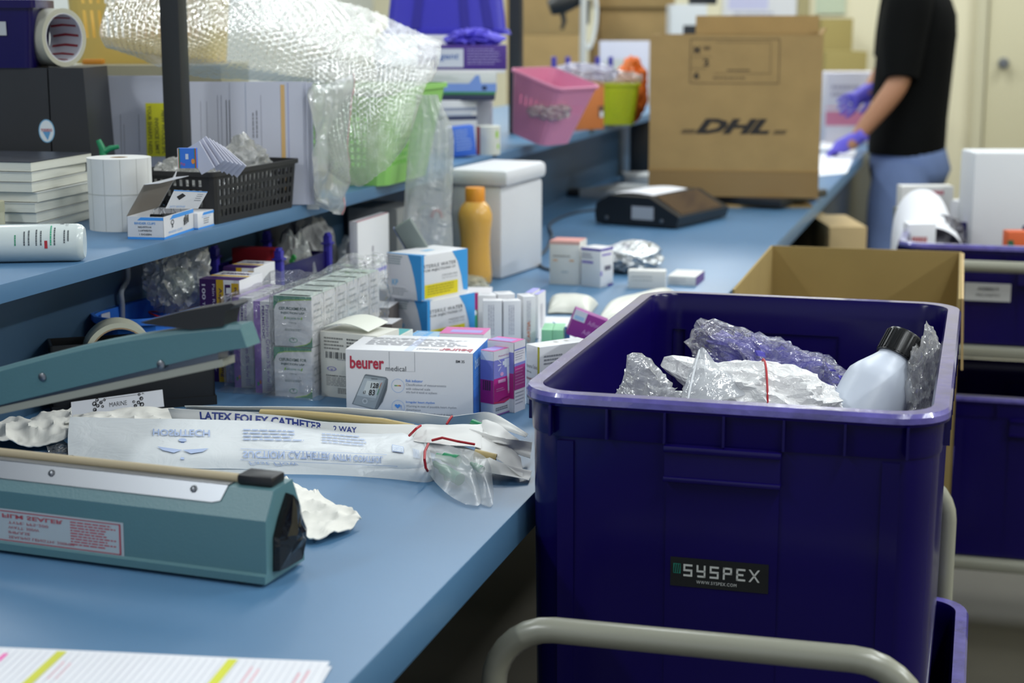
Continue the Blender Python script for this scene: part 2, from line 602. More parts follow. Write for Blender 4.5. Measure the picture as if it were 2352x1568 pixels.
# ================================================================== purple totes and their trolley
def tote(name, label, base, W=0.434, L=0.69, H=0.42, group=None, stick=None):
    t = thing(name, label, 'storage tote', base, group=group)
    R = []
    def rr(dw, z, r): R.append(rrect(W - dw, L - dw, r, z, 8))
    rr(0.034, 0.0, 0.04); rr(0.026, 0.004, 0.044)
    rr(0.018, H - 0.046, 0.046); rr(0.014, H - 0.046, 0.05); rr(0.013, H - 0.043, 0.05)
    rr(0.011, H - 0.014, 0.052); rr(0.001, H - 0.013, 0.056); rr(0.0, H - 0.010, 0.056); rr(0.0, H - 0.004, 0.056); rr(0.005, H, 0.054)
    rr(0.034, H, 0.042); rr(0.039, H - 0.004, 0.040); rr(0.042, H - 0.03, 0.038); rr(0.052, 0.010, 0.034)
    mb = MB().loft(R[:8])
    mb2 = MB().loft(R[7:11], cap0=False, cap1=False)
    mb3 = MB().loft(R[10:])
    mb.f.pop(); mb.mi.pop(); mb3.f.pop(len(mb3.f) - 2); mb3.mi.pop()
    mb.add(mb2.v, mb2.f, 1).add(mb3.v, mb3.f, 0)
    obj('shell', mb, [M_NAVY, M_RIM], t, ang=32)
    rb = MB()
    for k in range(-3, 4):      # small stiffening ribs under the rim
        x = k * W * 0.137
        for s_ in (-1, 1):
            rb.box((x - 0.0012, s_ * (L / 2 - 0.004) - 0.006, H - 0.044), (x + 0.0012, s_ * (L / 2 - 0.004) + 0.004, H - 0.012))
    for k in range(-4, 5):
        y = k * L * 0.1
        for s_ in (-1, 1):
            rb.box((s_ * (W / 2 - 0.004) - 0.006, y - 0.0012, H - 0.044), (s_ * (W / 2 - 0.004) + 0.004, y + 0.0012, H - 0.012))
    tag(obj('rim_ribs', rb, M_NAVY, t), kind='stuff')
    for s_ in (-1, 1):          # wall panels stand a little proud, front and back
        for x0, x1 in ((-0.172, -0.155), (-0.058, 0.056), (0.155, 0.172)):
            pb = MB()
            ya, yb = s_ * (L / 2 - 0.0125), s_ * (L / 2 - 0.0055)
            vs = [(x0, ya, 0.01), (x1, ya, 0.01), (x1, yb, H - 0.05), (x0, yb, H - 0.05)]
            vo = [(x0, ya - s_ * 0.02, 0.01), (x1, ya - s_ * 0.02, 0.01), (x1, yb - s_ * 0.02, H - 0.05), (x0, yb - s_ * 0.02, H - 0.05)]
            pb.add(vs + vo, [(0, 1, 2, 3) if s_ < 0 else (3, 2, 1, 0), (0, 4, 5, 1), (1, 5, 6, 2), (2, 6, 7, 3), (3, 7, 4, 0)])
            obj('wall_panel', pb, M_NAVY, t)
        hb = MB()
        y0, y1 = s_ * (L / 2 - 0.02), s_ * (L / 2 + 0.004)
        a, b = min(y0, y1), max(y0, y1)
        hb.box((-0.060, a, H - 0.0525), (0.058, b, H - 0.0455), r=0.0012)
        hb.box((-0.060, a, H - 0.083), (0.058, b, H - 0.0775), r=0.0012)
        c1, c2 = s_ * (L / 2 - 0.022), s_ * (L / 2 + 0.0005)
        hb.box((-0.059, min(c1, c2), H - 0.079), (0.057, max(c1, c2), H - 0.050))
        obj('handle', hb, M_NAVY, t)
    return t

TX, TY, TZ = -0.2345, 1.595 + 0.345, 0.98 - 0.42
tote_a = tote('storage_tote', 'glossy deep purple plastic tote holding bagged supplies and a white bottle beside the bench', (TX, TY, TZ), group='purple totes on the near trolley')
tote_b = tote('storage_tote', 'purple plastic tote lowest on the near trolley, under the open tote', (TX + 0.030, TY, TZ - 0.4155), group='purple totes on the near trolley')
# maker's label on the tote front
yl = 1.595 + 0.0105
lb = MB()
lc = aty(1654, 1315, yl + 0.004)
zl = lc.z - TZ
lw, lh = 0.100, 0.031
slope = 0.005 / 0.36
def on_front(u, v, lift):
    z = zl + lh * (v - 0.5)
    return V((lc.x - TX + lw * (u - 0.5), -0.345 + 0.0055 + (0.37 - z) * 0.0194 - 0.0008 - lift, z))
p = Print({'f': on_front})
p.rect('f', 0, 0, 1, 1, '121516', 0.0)
# square lettering drawn as strokes
def strokes(x, segs):
    for (a, b, c, d) in segs:
        p.rect('f', x + a * 0.092, 0.36 + b * 0.42, x + c * 0.092, 0.36 + d * 0.42, 'c9ccc8', 0.0004)
SS = [(0, .84, 1, 1), (0, .5, .2, .84), (0, .42, 1, .58), (.8, .16, 1, .5), (0, 0, 1, .16)]
YY = [(0, .5, .2, 1), (.8, 0, 1, 1), (0, .42, 1, .58), (.1, 0, 1, .16)]
PP = [(0, 0, .2, 1), (0, .84, 1, 1), (.8, .42, 1, 1), (0, .42, 1, .58)]
EE = [(0, 0, .2, 1), (0, .84, 1, 1), (0, .42, .8, .58), (0, 0, 1, .16)]
for i, sg in enumerate((SS, YY, SS, PP, EE)):
    strokes(0.135 + i * 0.135, sg)
xx = 0.135 + 5 * 0.135
for a, b in ((0, 1), (1, 0)):
    p.poly('f', [(xx + (a - 0.1) * 0.092, 0.36), (xx + (a + 0.12) * 0.092, 0.36), (xx + (b + 0.12) * 0.092, 0.78), (xx + (b - 0.1) * 0.092, 0.78)], 'c9ccc8', 0.0004)
p.rect('f', 0.03, 0.44, 0.105, 0.78, '1f7f6c', 0.0003)
for k in range(3):
    p.poly('f', [(0.035 + k * .022, 0.46), (0.047 + k * .022, 0.46), (0.057 + k * .022, 0.76), (0.045 + k * .022, 0.76)], '121516', 0.0005)
p.text('f', 'WWW.SYSPEX.COM', 0.27, 0.14, 0.68, 0.25, 'c9ccc8', spacing=1.15)
p.done(tote_a, 'maker_label')

tro = thing('platform_trolley', 'grey tube handled platform trolley carrying the stacked purple totes', 'trolley', (TX, TY, 0))
obj('deck', MB().box((-0.25, -0.46, 0.12), (0.25, 0.46, 0.144), r=0.006), M_TUBE, tro)
def bend(p0, p1, z0, z1, r, n=7):
    """an upside-down U of tube from p0 to p1 (both (x, y))"""
    a, b = V((*p0, 0)), V((*p1, 0))
    d = (b - a).normalized()
    pts = [a + V((0, 0, z0)), a + V((0, 0, z1 - r))]
    for k in range(1, n + 1):
        t = pi / 2 * k / n
        pts.append(a + d * (r - r * cos(t)) + V((0, 0, z1 - r + r * sin(t))))
    for k in range(0, n + 1):
        t = pi / 2 * k / n
        pts.append(b - d * (r - r * sin(t)) + V((0, 0, z1 - r + r * cos(t))))
    pts.append(b + V((0, 0, z0)))
    return pts
ha = aty(1262, 1442, 1.445); hb_ = aty(1955, 1526, 1.45)
hz = (ha.z + hb_.z) / 2
obj('near_handle', MB().tube(bend((ha.x - TX - 0.055, 1.445 - TY), (hb_.x - TX + 0.062, 1.45 - TY), 0.14, hz + 0.002, 0.06), 0.0125, 18), M_TUBE, tro)
obj('far_handle', MB().tube(bend((-0.214, 0.405), (0.212, 0.405), 0.14, 0.718, 0.06), 0.0125, 18), M_TUBE, tro)
for sx in (-0.19, 0.19):
    for sy in (-0.38, 0.38):
        obj('wheel', MB().lathe([(0.02, -0.016), (0.058, -0.014), (0.058, 0.014), (0.02, 0.016)], 24, M=Tr(sx, sy, 0.058) @ Ry(pi / 2)), M_BLACK, obj('caster', MB().box((sx - 0.024, sy - 0.02, 0.05), (sx + 0.024, sy + 0.02, 0.1199)), M_STEEL, tro))

# ---- what lies in the open tote
Bdir = (RT * 0.52 + V((0, 0, 1)) * 0.80 + FH * 0.40).normalized()
cap = atd(2078, 778, 2.02)
Bx = Bdir.cross(FH).normalized()
By = Bdir.cross(Bx)
MBt = frame(cap - Bdir * 0.215, Bx, By, Bdir)
bt = thing('plastic_bottle', 'frosted white plastic bottle with a ribbed black cap lying tilted in the purple tote', 'bottle', M=MBt)
obj('body', MB().lathe([(0.036, 0), (0.042, 0.004), (0.044, 0.012), (0.044, 0.138), (0.0425, 0.150), (0.037, 0.160), (0.026, 0.176), (0.021, 0.184), (0.0195, 0.196)], 48), mat('frosted_bottle', 'd3dbe8', 0.38, sss=0.25), bt)
cp = MB().lathe([(0.0235, 0.187), (0.0235, 0.216), (0.022, 0.219)], 48)
for k in range(30):
    a = 2 * pi * k / 30
    cp.box((0.0225, -0.0011, 0.189), (0.0246, 0.0011, 0.2155), M=Rz(a))
obj('cap', cp, mat('black_cap', '101214', 0.3), bt)
def bag(name, label, c, rad, seed, m, amp=0.3, peak=None, M=None, floor=None, cat='bag', sub=5, fold=3.0, group=None):
    o = obj(name, crumple((0, 0, 0), rad, seed, amp, sub, None if floor is None else floor - c[2], fold, M, peak), m, M=Tr(c), ang=25)
    return tag(o, label, cat, group)
bag('plastic_bag', 'clear pointed plastic bag by the front wall inside the purple tote', atd(1492, 930, 1.86), (0.034, 0.032, 0.026), 3, film('pointed_bag_film', 'f2f5fa', 0.38, 0.4, 0.6, 40), 0.35, peak=[((-0.15, 0, 1), 12, 1.3)])
zb = atd(1745, 925, 1.98)
zbag = bag('zip_bag', 'milky zip bag rolled up with a red rubber band inside the purple tote', zb, (0.090, 0.05, 0.047), 8, film('zip_bag_film', 'ffffff', 0.86, 0.30, 0.5, 45, through=0.08), 0.16, peak=[((-0.80, 0, 0.62), 34, 0.65)])
bb = []
for k in range(15):
    a = -0.5 + 3.6 * k / 14
    bb.append(V((0.004 + 0.012 * cos(a), -0.054 * cos(a), 0.0525 * sin(a))))
obj('rubber_band', MB().tube(bb, 0.0013, 8), M_BAND, zbag)
zr = patch([[atd(1560, 930, 1.92), atd(1630, 925, 1.91), atd(1715, 905, 1.94)], [atd(1578, 870, 1.94), atd(1625, 865, 1.93), atd(1685, 868, 1.95)], [atd(1604, 806, 1.96), atd(1616, 799, 1.955), atd(1648, 842, 1.96)]])
zi = Tr(zb).inverted()
obj('zip_flap', MB().slab(lambda u, v: zi @ (zr(u, v) + FH * 0.006 * noise.noise(V((u * 5, v * 5, 3)))), 16, 16, 0.0008), film('zip_flap_film', 'f2f6fb', 0.38, 0.2, 0.4, 30), zbag)
obj('zip_strip', MB().tube([zi @ (zr(0.16, k / 10) - FH * 0.003) for k in range(11)], 0.0013, 6), mat('zip_strip', 'eef2f6', 0.4), zbag)
pb = bag('glove_bag', 'crinkled clear bag of violet gloves against the far wall of the purple tote', atd(1795, 884, 2.12), (0.095, 0.045, 0.046), 21, film('glove_bag_film', 'd9d8ee', 0.2, 0.5, 1.0, 60), 0.35, peak=[((-0.72, 0, 0.62), 9, 0.55)], M=Ry(0.24))
obj('gloves', crumple((0, 0, 0), (0.078, 0.034, 0.037), 22, 0.5, 5, None, 4.0, Ry(0.24), [((-0.72, 0, 0.62), 9, 0.45)]), mat('violet_nitrile', '6a63d0', 0.5), pb, ang=25)
bag('plastic_bag', 'small clear bag wedged between the white bottle and the side of the purple tote', atd(2126, 890, 1.99), (0.022, 0.05, 0.055), 31, CLEAR, 0.3, peak=[((0.1, 0, 1), 20, 0.4)])
bag('plastic_bag', 'white plastic bag lying deepest under the others in the purple tote', V((TX, TY - 0.02, TZ + 0.19)), (0.16, 0.27, 0.155), 41, film('white_bag_film', 'e8ebee', 0.75, 0.2), 0.12)

# ================================================================== impulse sealer
OS = V((-0.6023, 1.3093, T))
sx_ = V((0.99674, -0.08067, 0))
sy_ = V((0.08067, 0.99674, 0))
MS = frame(OS, sx_, sy_, (0, 0, 1))
sl = thing('impulse_sealer', 'teal hammered metal hand sealer with its arm raised on the blue bench', 'bag sealer', M=MS)
def prism_x(prof, x0, x1, M=None):
    return MB().loft([[(x0, y, z) for y, z in prof], [(x1, y, z) for y, z in prof]], M=M)
XL = -0.40
base_prof = [(-0.002, 0.004), (0.074, 0.004), (0.074, 0.011), (0.070, 0.013), (0.069, 0.058), (0.054, 0.088), (0.018, 0.086), (0.002, 0.062), (0.001, 0.013), (-0.002, 0.011)]
bm_ = prism_x(list(reversed(base_prof)), XL, 0.0)
obj('base', bm_, M_TEAL, sl, ang=20)
# end cap body stands a touch proud of the chamfer
for fx, fy in ((-0.03, 0.012), (-0.03, 0.060), (-0.37, 0.012), (-0.37, 0.060)):
    obj('foot', MB().lathe([(0.007, 0), (0.007, 0.0045)], 16, M=Tr(fx, fy, 0)), M_BLACK, sl)
# steel plate on the front chamfer, in the plane of the chamfer
cn = V((0, -0.832, 0.554)).normalized()
pl_ = MB()
def cham(x, t, lift): # t 0 bottom .. 1 top of chamfer
    return V((x, 0.002 + 0.016 * t, 0.062 + 0.024 * t)) + cn * lift
pts = [(XL, 0.42), (-0.058, 0.42), (-0.05, 0.50), (-0.0462, 1.02), (XL, 1.02)]
pl_.add([cham(x, t, 0.0012) for x, t in pts] + [cham(x, t, 0.0) for x, t in pts], [tuple(range(5))] + [(i, 5 + i, 5 + (i + 1) % 5, (i + 1) % 5) for i in range(5)])
pl_.box((XL, 0.018, 0.0865), (-0.0462, 0.030, 0.0875))
plate = obj('steel_plate', pl_, M_STEEL, sl, flat=True)
for sx in (-0.235, -0.080, -0.36):
    q = cham(sx, 0.78, 0.001)
    obj('screw', MB().lathe([(0.0036, 0), (0.0034, 0.0012), (0.0018, 0.0022)], 16, M=frame(q, (1, 0, 0), cn.cross(V((1, 0, 0))), cn)), M_STEEL, plate)
obj('sealing_strip', MB().tube([(XL, 0.036, 0.0885), (-0.0405, 0.036, 0.0885)], 0.0052, 12), mat('tan_strip', 'b8aa8c', 0.6), sl)
sw = MB().box((-0.0415, 0.024, 0.0865), (-0.0045, 0.050, 0.0965), r=0.003)
obj('switch', sw, M_BLACK, sl)
# red printed instruction plate on the front face
p = Print({'f': ((-0.345, 0.0009, 0.0115), (0.1955, 0, 0), (0, 0.0006, 0.0335), (0, -1, 0))})
p.rect('f', 0, 0, 1, 1, 'b4bfc4', 0.0003)
R1 = 'b5525c'
for a in ((0.015, 0.06, 0.985, 0.09), (0.015, 0.92, 0.985, 0.95), (0.975, 0.06, 0.985, 0.95)):
    p.rect('f', *a, R1, 0.0006)
p.text('f', 'PLASTIC FILM SEALER', 0.05, 0.74, 0.66, 0.86, R1, bold=0.02, flipv=True, lift=0.0007)
for k, t in enumerate(('TYPE: PFS-200', 'WATT: 300W', 'IMPULSE', 'SEALING LENGTH: 200MM')):
    p.text('f', t, 0.34, 0.58 - k * 0.145, 0.34 + 0.018 * len(t), 0.66 - k * 0.145, R1, flipv=True, lift=0.0007)
p.lines('f', 0.70, 0.14, 0.96, 0.86, 9, R1, 5, 0.5)
p.done(sl, 'instruction_plate')
# torn black tape over the end
rnd = random.Random(4)
prof = [(0.012, 0.012), (0.030, 0.010), (0.058, 0.010), (0.066, 0.022), (0.070, 0.036), (0.060, 0.050), (0.050, 0.070), (0.040, 0.079), (0.024, 0.060), (0.014, 0.044)]
tp = MB()
cy, cz = 0.042, 0.040
ring0 = [(0.0004, y, z) for y, z in prof]
ring1 = [(0.006 + 0.003 * rnd.random(), cy + (y - cy) * 0.96, cz + (z - cz) * 0.96) for y, z in prof]
ring2 = [(0.006 + 0.006 * rnd.random(), cy + (y - cy) * 0.6 + 0.002 * rnd.random(), cz + (z - cz) * 0.6) for y, z in prof]
ring3 = [(0.010 + 0.004 * rnd.random(), cy + (y - cy) * 0.2, cz + (z - cz) * 0.2) for y, z in prof]
tp.loft([ring0, ring1, ring2, ring3])
obj('black_tape', tp, mat('glossy_black_tape', '101012', 0.16, bump=0.6, bscale=55), sl, flat=True)
# arm
def armc(t):  # t 0 at x=-0.40 .. 1 at the tip; centre line height of the top edge
    x = -0.40 + 0.368 * t
    return x, cr([0.145, 0.168, 0.190, 0.210, 0.225, 0.2355], t)
N = 20
rings = []
hw = 0.0125
for k in range(N + 1):
    t = k / N
    x, zt = armc(t)
    hgt = zt - (0.2145 + 0.282 * (x + 0.035))
    e = 0.010 if k == N else 0
    y0, y1 = 0.036 - hw, 0.036 + hw
    sh = 0.006 * t if k == N else 0
    rings.append([(x + sh * 0, y0, zt - 0.004), (x, y0 + 0.003, zt), (x, y1 - 0.003, zt), (x, y1, zt - 0.004), (x + sh, y1, zt - hgt), (x + sh, y0, zt - hgt)])
arm = obj('arm', MB().loft(rings), M_TEAL, sl, ang=30)
rings = []
for k in range(N + 1):
    t = k / N * 0.93
    x, zt = armc(t)
    z0 = 0.2097 + 0.2616 * (x + 0.052)
    rings.append([(x, 0.036 - 0.009, z0 - 0.007), (x, 0.036 - 0.009, z0 + 0.001), (x, 0.036 + 0.009, z0 + 0.001), (x, 0.036 + 0.009, z0 - 0.007)])
obj('pressure_bar', MB().loft(rings), M_STEEL, arm)
rings = []
for k in range(N + 1):
    t = k / N * 0.945
    x, zt = armc(t)
    z0 = 0.2027 + 0.2616 * (x + 0.052)
    rings.append([(x, 0.036 - 0.011, z0 - 0.007), (x, 0.036 - 0.011, z0), (x, 0.036 + 0.011, z0), (x, 0.036 + 0.011, z0 - 0.007)])
obj('silicone_strip', MB().loft(rings), mat('pale_silicone', 'a3a498', 0.35), arm)
x, zt = armc(0.745)
hs = [(-0.136, 0.2315), (-0.130, 0.2300), (-0.083, 0.2280), (-0.050, 0.2330), (-0.046, 0.2470), (-0.036, 0.2535), (-0.040, 0.2550), (-0.09, 0.2445)]
obj('handle', MB().loft([[(x, 0.036 - 0.013, z) for x, z in reversed(hs)], [(x, 0.036 + 0.013, z) for x, z in reversed(hs)]]), mat('dull_black_rubber', '222325', 0.6), arm, flat=True)
for sx, dz in ((-0.247, 0.020), (-0.116, 0.030)):
    t = (sx + 0.40) / 0.368
    q = (sx, 0.036 - hw, armc(t)[1] - dz)
    obj('screw', MB().lathe([(0.0042, 0), (0.004, 0.0012), (0.002, 0.0024)], 16, M=Tr(q) @ Rx(pi / 2)), M_STEEL, arm)
for s_ in (-1, 1):
    obj('hinge_plate', MB().box((-0.40, 0.036 + s_ * 0.018 - 0.002, 0.06), (-0.372, 0.036 + s_ * 0.018 + 0.002, 0.16)), M_TEAL, sl)

# ================================================================== cartons on the worktop
def proj(p):
    q = V(p) - C0
    d = q.dot(FW)
    return 1176 + FPX * q.dot(RT) / d, 784 - FPX * q.dot(UP) / d

def far_y(P, px):
    """how far along the bench from P (same X, same z) until the picture column px is reached"""
    lo, hi = 0.0, 3.0
    for _ in range(40):
        m = (lo + hi) / 2
        if proj(P + V((0, m, 0)))[0] < px: lo = m
        else: hi = m
    return lo

def seat0(A, x2, top=None, d=0.05, x3=None, z=T, h=None):
    """a box set square to the bench: A = bottom left pixel of its front, x2 = picture column of its right edge, x3 = column of the far end of its right side"""
    a = atz(*A, z)
    b = aty(x2, A[1], a.y)
    w_ = b.x - a.x
    b = V((b.x, a.y, z))
    if h is None: h = height_at(a, top) - z
    if x3: d = far_y(b, x3)
    return Tr(a.x + w_ / 2, a.y + d / 2, z), (w_, d, h)

GREY, INKB = '8b8f98', '33363c'

# --- white and blue carton, sharpest thing on the bench
def pr(p):
    p.text('f', 'beurer', 0.035, 0.715, 0.305, 0.905, 'b8324a', bold=0.028)
    p.text('f', 'medical', 0.318, 0.700, 0.478, 0.775, '55585e')
    p.text('f', 'BM 35', 0.868, 0.855, 0.935, 0.895, INKB, bold=0.01)
    for a in ((0.345, 0.985, 0.349, 0.74), (0.545, 0.985, 0.548, 0.70)):
        p.rect('f', a[0], a[3], a[2], a[1], 'a9acb2')
    p.rect('f', 0.478, 0.70, 0.547, 0.704, 'c2c4c8')
    # the picture of the monitor
    p.poly('f', [(0.045, 0.185), (0.15, 0.625), (0.16, 0.64), (0.32, 0.605), (0.335, 0.575), (0.325, 0.47), (0.245, 0.115), (0.23, 0.11)], '6f7880', 0.0004)
    p.poly('f', [(0.055, 0.19), (0.155, 0.615), (0.32, 0.585), (0.225, 0.125)], '98a2aa', 0.0005)
    p.poly('f', [(0.085, 0.32), (0.145, 0.58), (0.30, 0.555), (0.235, 0.28)], 'b4bec5', 0.0006)
    p.poly('f', [(0.132, 0.345), (0.170, 0.545), (0.265, 0.53), (0.215, 0.315)], 'd3dadb', 0.0007)
    p.text('f', '128', 0.195, 0.435, 0.262, 0.515, '23262a', bold=0.03, shear=0.25, lift=0.001)
    p.text('f', '83', 0.180, 0.325, 0.232, 0.415, '23262a', bold=0.03, shear=0.25, lift=0.001)
    p.text('f', '63', 0.136, 0.345, 0.158, 0.395, '23262a', bold=0.01, shear=0.25, lift=0.001)
    p.text('f', 'beurer', 0.205, 0.565, 0.255, 0.59, '4a5058', shear=-0.1, lift=0.001)
    p.poly('f', [(0.268, 0.46), (0.283, 0.525), (0.288, 0.523), (0.273, 0.458)], 'b8654a', 0.001)
    p.poly('f', [(0.263, 0.43), (0.268, 0.46), (0.273, 0.458), (0.268, 0.43)], 'c2b45a', 0.001)
    p.poly('f', [(0.245, 0.335), (0.263, 0.43), (0.268, 0.43), (0.250, 0.335)], '2f8f5c', 0.001)
    p.ell('f', 0.150, 0.235, 0.022, 0.042, 'b9c1c7', 0.0008)
    p.ell('f', 0.150, 0.238, 0.012, 0.023, '8d979f', 0.001)
    p.ell('f', 0.212, 0.262, 0.022, 0.014, 'a3adb4', 0.0009)
    p.poly('f', [(0.245, 0.115), (0.335, 0.575), (0.325, 0.42), (0.29, 0.24)], '575f67', 0.0006)
    for cy in (0.485, 0.17):
        p.ell('f', 0.412, cy, 0.051, 0.102, '8fb4e6', 0.0005, 40, 0.955)
    for k, c in enumerate(('2f8f5c', '5fa552', 'd6c243', 'd08a3c', 'b5453f')):
        p.rect('f', 0.385 + k * 0.0105, 0.477, 0.394 + k * 0.0105, 0.494, c)
    p.poly('f', [(0.408, 0.145), (0.385, 0.185), (0.388, 0.207), (0.400, 0.21), (0.408, 0.198), (0.416, 0.21), (0.428, 0.207), (0.431, 0.185)], '4b8fe0', 0.0006)
    for a, b in (((0.431, 0.14), (0.437, 0.20)), ((0.437, 0.20), (0.441, 0.13)), ((0.441, 0.13), (0.455, 0.14))):
        p.poly('f', [a, b, (b[0] + 0.002, b[1]), (a[0] + 0.002, a[1])], '4b8fe0', 0.0006)
    B1 = '5e93e0'
    p.text('f', 'Risk indicator', 0.475, 0.545, 0.608, 0.585, B1, bold=0.012)
    p.text('f', 'Classification of measurements', 0.475, 0.490, 0.79, 0.525, GREY)
    p.text('f', 'with coloured scale', 0.475, 0.430, 0.665, 0.465, GREY)
    p.text('f', '\u0930\u0902\u0917\u0940\u0928 \u092a\u0948\u092e\u093e\u0928\u0947 \u0938\u0947 \u092e\u093e\u092a\u0915\u094b\u0902 \u0915\u093e \u0935\u0930\u094d\u0917\u0940\u0915\u0930\u0923', 0.475, 0.368, 0.72, 0.41, GREY)
    p.text('f', 'Irregular heart rhythm', 0.475, 0.225, 0.70, 0.265, B1, bold=0.012)
    p.text('f', 'Warning in case of possible heart rhythm', 0.475, 0.165, 0.87, 0.205, GREY)
    p.text('f', 'disturbance', 0.475, 0.12, 0.59, 0.15, GREY)
    p.text('f', '\u0939\u0943\u0926\u092f \u0927\u095c\u0915\u0928 \u0915\u0940 \u092e\u093e\u092a\u0928 \u092e\u0947\u0902 \u0938\u092e\u094d\u092d\u093e\u0935\u093f\u0924 \u0917\u0921\u093c\u092c\u0921\u093c\u0940 \u0915\u0940 \u091a\u0947\u0924\u093e\u0935\u0928\u0940', 0.475, 0.05, 0.84, 0.095, GREY)
    p.rect('r', 0, 0, 1, 1, '3f86dc')
    p.rect('r', 0, 0, 1, 0.45, '3477d0', 0.0004)
    p.text('r', 'beurer', 0.08, 0.74, 0.62, 0.93, 'a9cdf2', bold=0.02, lift=0.0007)
    p.text('r', 'medical', 0.66, 0.80, 0.95, 0.86, 'a9cdf2', lift=0.0007)
    p.lines('r', 0.1, 0.60, 0.9, 0.70, 3, '7fb2ea', 4, 0.4, lift=0.0006)
    p.text('t', 'beurer', 0.72, 0.05, 0.975, 0.24, 'b8455a', bold=0.028, rot=180)
    p.text('t', 'medical', 0.545, 0.10, 0.705, 0.20, '8d8e96', rot=180)
    p.lines('t', 0.10, 0.30, 0.95, 0.62, 5, 'a2a3ac', 7, 0.35)
    p.lines('t', 0.10, 0.66, 0.95, 0.80, 3, 'a2a3ac', 8, 0.35)
    p.rect('t', 0.46, 0.02, 0.52, 0.98, 'cfd8f2', 0.0002)
    p.bars('t', 0.01, 0.84, 0.10, 0.98, 14, '4a4b52')
M_, sz = seat((796, 955), (1087, 967), d=0.106, h=0.0885)
carton('monitor_carton', 'white carton with a picture of a grey blood pressure monitor and blue end', 'carton', M_, sz, M_WHITE, prints=pr)

# --- off-white medicine carton with barcode
def pr(p):
    for k in range(4):
        p.lines('f', 0.07, 0.885 - k * 0.052, 0.42, 0.92 - k * 0.052, 1, '8d8c86', k, 0.7)
        p.lines('f', 0.47, 0.885 - k * 0.052, 0.86, 0.92 - k * 0.052, 1, '6e6e6c', k + 9, 0.7)
    p.bars('f', 0.10, 0.60, 0.62, 0.70, 22, INKB, 5)
    p.lines('f', 0.3, 0.575, 0.62, 0.592, 1, GREY, 3)
    p.ell('f', 0.2, 0.44, 0.085, 0.035, '8f8cb8', 0.0004, 20, 0.7)
    p.poly('f', [(0.17, 0.44), (0.23, 0.44), (0.2, 0.41)], '8f8cb8')
    p.text('f', 'FARMEX PHARMACEUTICALS', 0.10, 0.325, 0.86, 0.345, INKB, bold=0.02)
    p.lines('f', 0.10, 0.17, 0.8, 0.31, 6, '9a9a98', 12, 0.5)
    p.lines('f', 0.3, 0.06, 0.7, 0.15, 4, '6e6e6c', 2, 0.5)
M_, sz = seat((738, 909), (868, 923), top=760, d=0.062)
fx = carton('medicine_carton', 'off-white medicine carton with a barcode, flap lifting, beside the blood pressure monitor carton', 'carton', M_, sz, mat('offwhite_carton', 'dcdbd2', 0.5), prints=pr)
fl = MB().slab(lambda u, v: V((-sz[0] / 2 + 0.002 + u * (sz[0] * 0.8), -sz[1] / 2 + 0.004 + v * sz[1] * 0.9, sz[2] + 0.004 + 0.008 * sin(pi * u) + 0.004 * v)), 8, 3, 0.0008)
obj('lid_flap', fl, mat('flap_print', 'e4e6da', 0.35), fx)

def tops(col, c2):
    def pr(p):
        p.rect('t', 0.03, 0.04, 0.97, 0.96, col)
        p.rect('t', 0.40, 0.10, 0.60, 0.90, c2, 0.0006)
        p.lines('t', 0.1, 0.2, 0.36, 0.8, 4, 'eef2f2', 3, 0.3, lift=0.0006)
    return pr
M_, sz = seat((812, 880), (910, 886), d=0.075, h=0.068)
carton('medicine_carton', 'carton with a teal printed top standing behind the blood pressure monitor carton', 'carton', M_, sz, mat('cream_carton', 'dfded4', 0.5), prints=tops('4fa9ad', 'e6eaea'))
M_, sz = seat((925, 868), (1036, 874), d=0.07, h=0.057)
carton('medicine_carton', 'carton with a light blue printed top behind the blood pressure monitor carton', 'carton', M_, sz, mat('cream_carton', 'dfded4', 0.5), prints=tops('6fb0e4', 'a9c4d8'))

# --- low white topped cartons with dark sides
for lab, A, B, h, d in (('low white topped dark sided carton nearest behind the barcode carton', (824, 838), (902, 842), 0.064, 0.05),
                        ('low white topped dark sided carton, middle one beside the stacked blue and white cartons', (792, 815), (852, 818), 0.062, 0.06),
                        ('low white topped dark sided carton, farthest one behind its two neighbours', (812, 800), (896, 803), 0.066, 0.06)):
    M_, sz = seat(A, B, d=d, h=h)
    def pr(p):
        p.rect('t', 0.01, 0.01, 0.99, 0.99, 'd9d9de')
        p.lines('t', 0.1, 0.2, 0.8, 0.4, 2, 'b6b6bc', 2, 0.3)
    carton('low_carton', lab, 'carton', M_, sz, mat('dark_taupe_carton', '57504e', 0.6), prints=pr, group='low dark sided cartons')

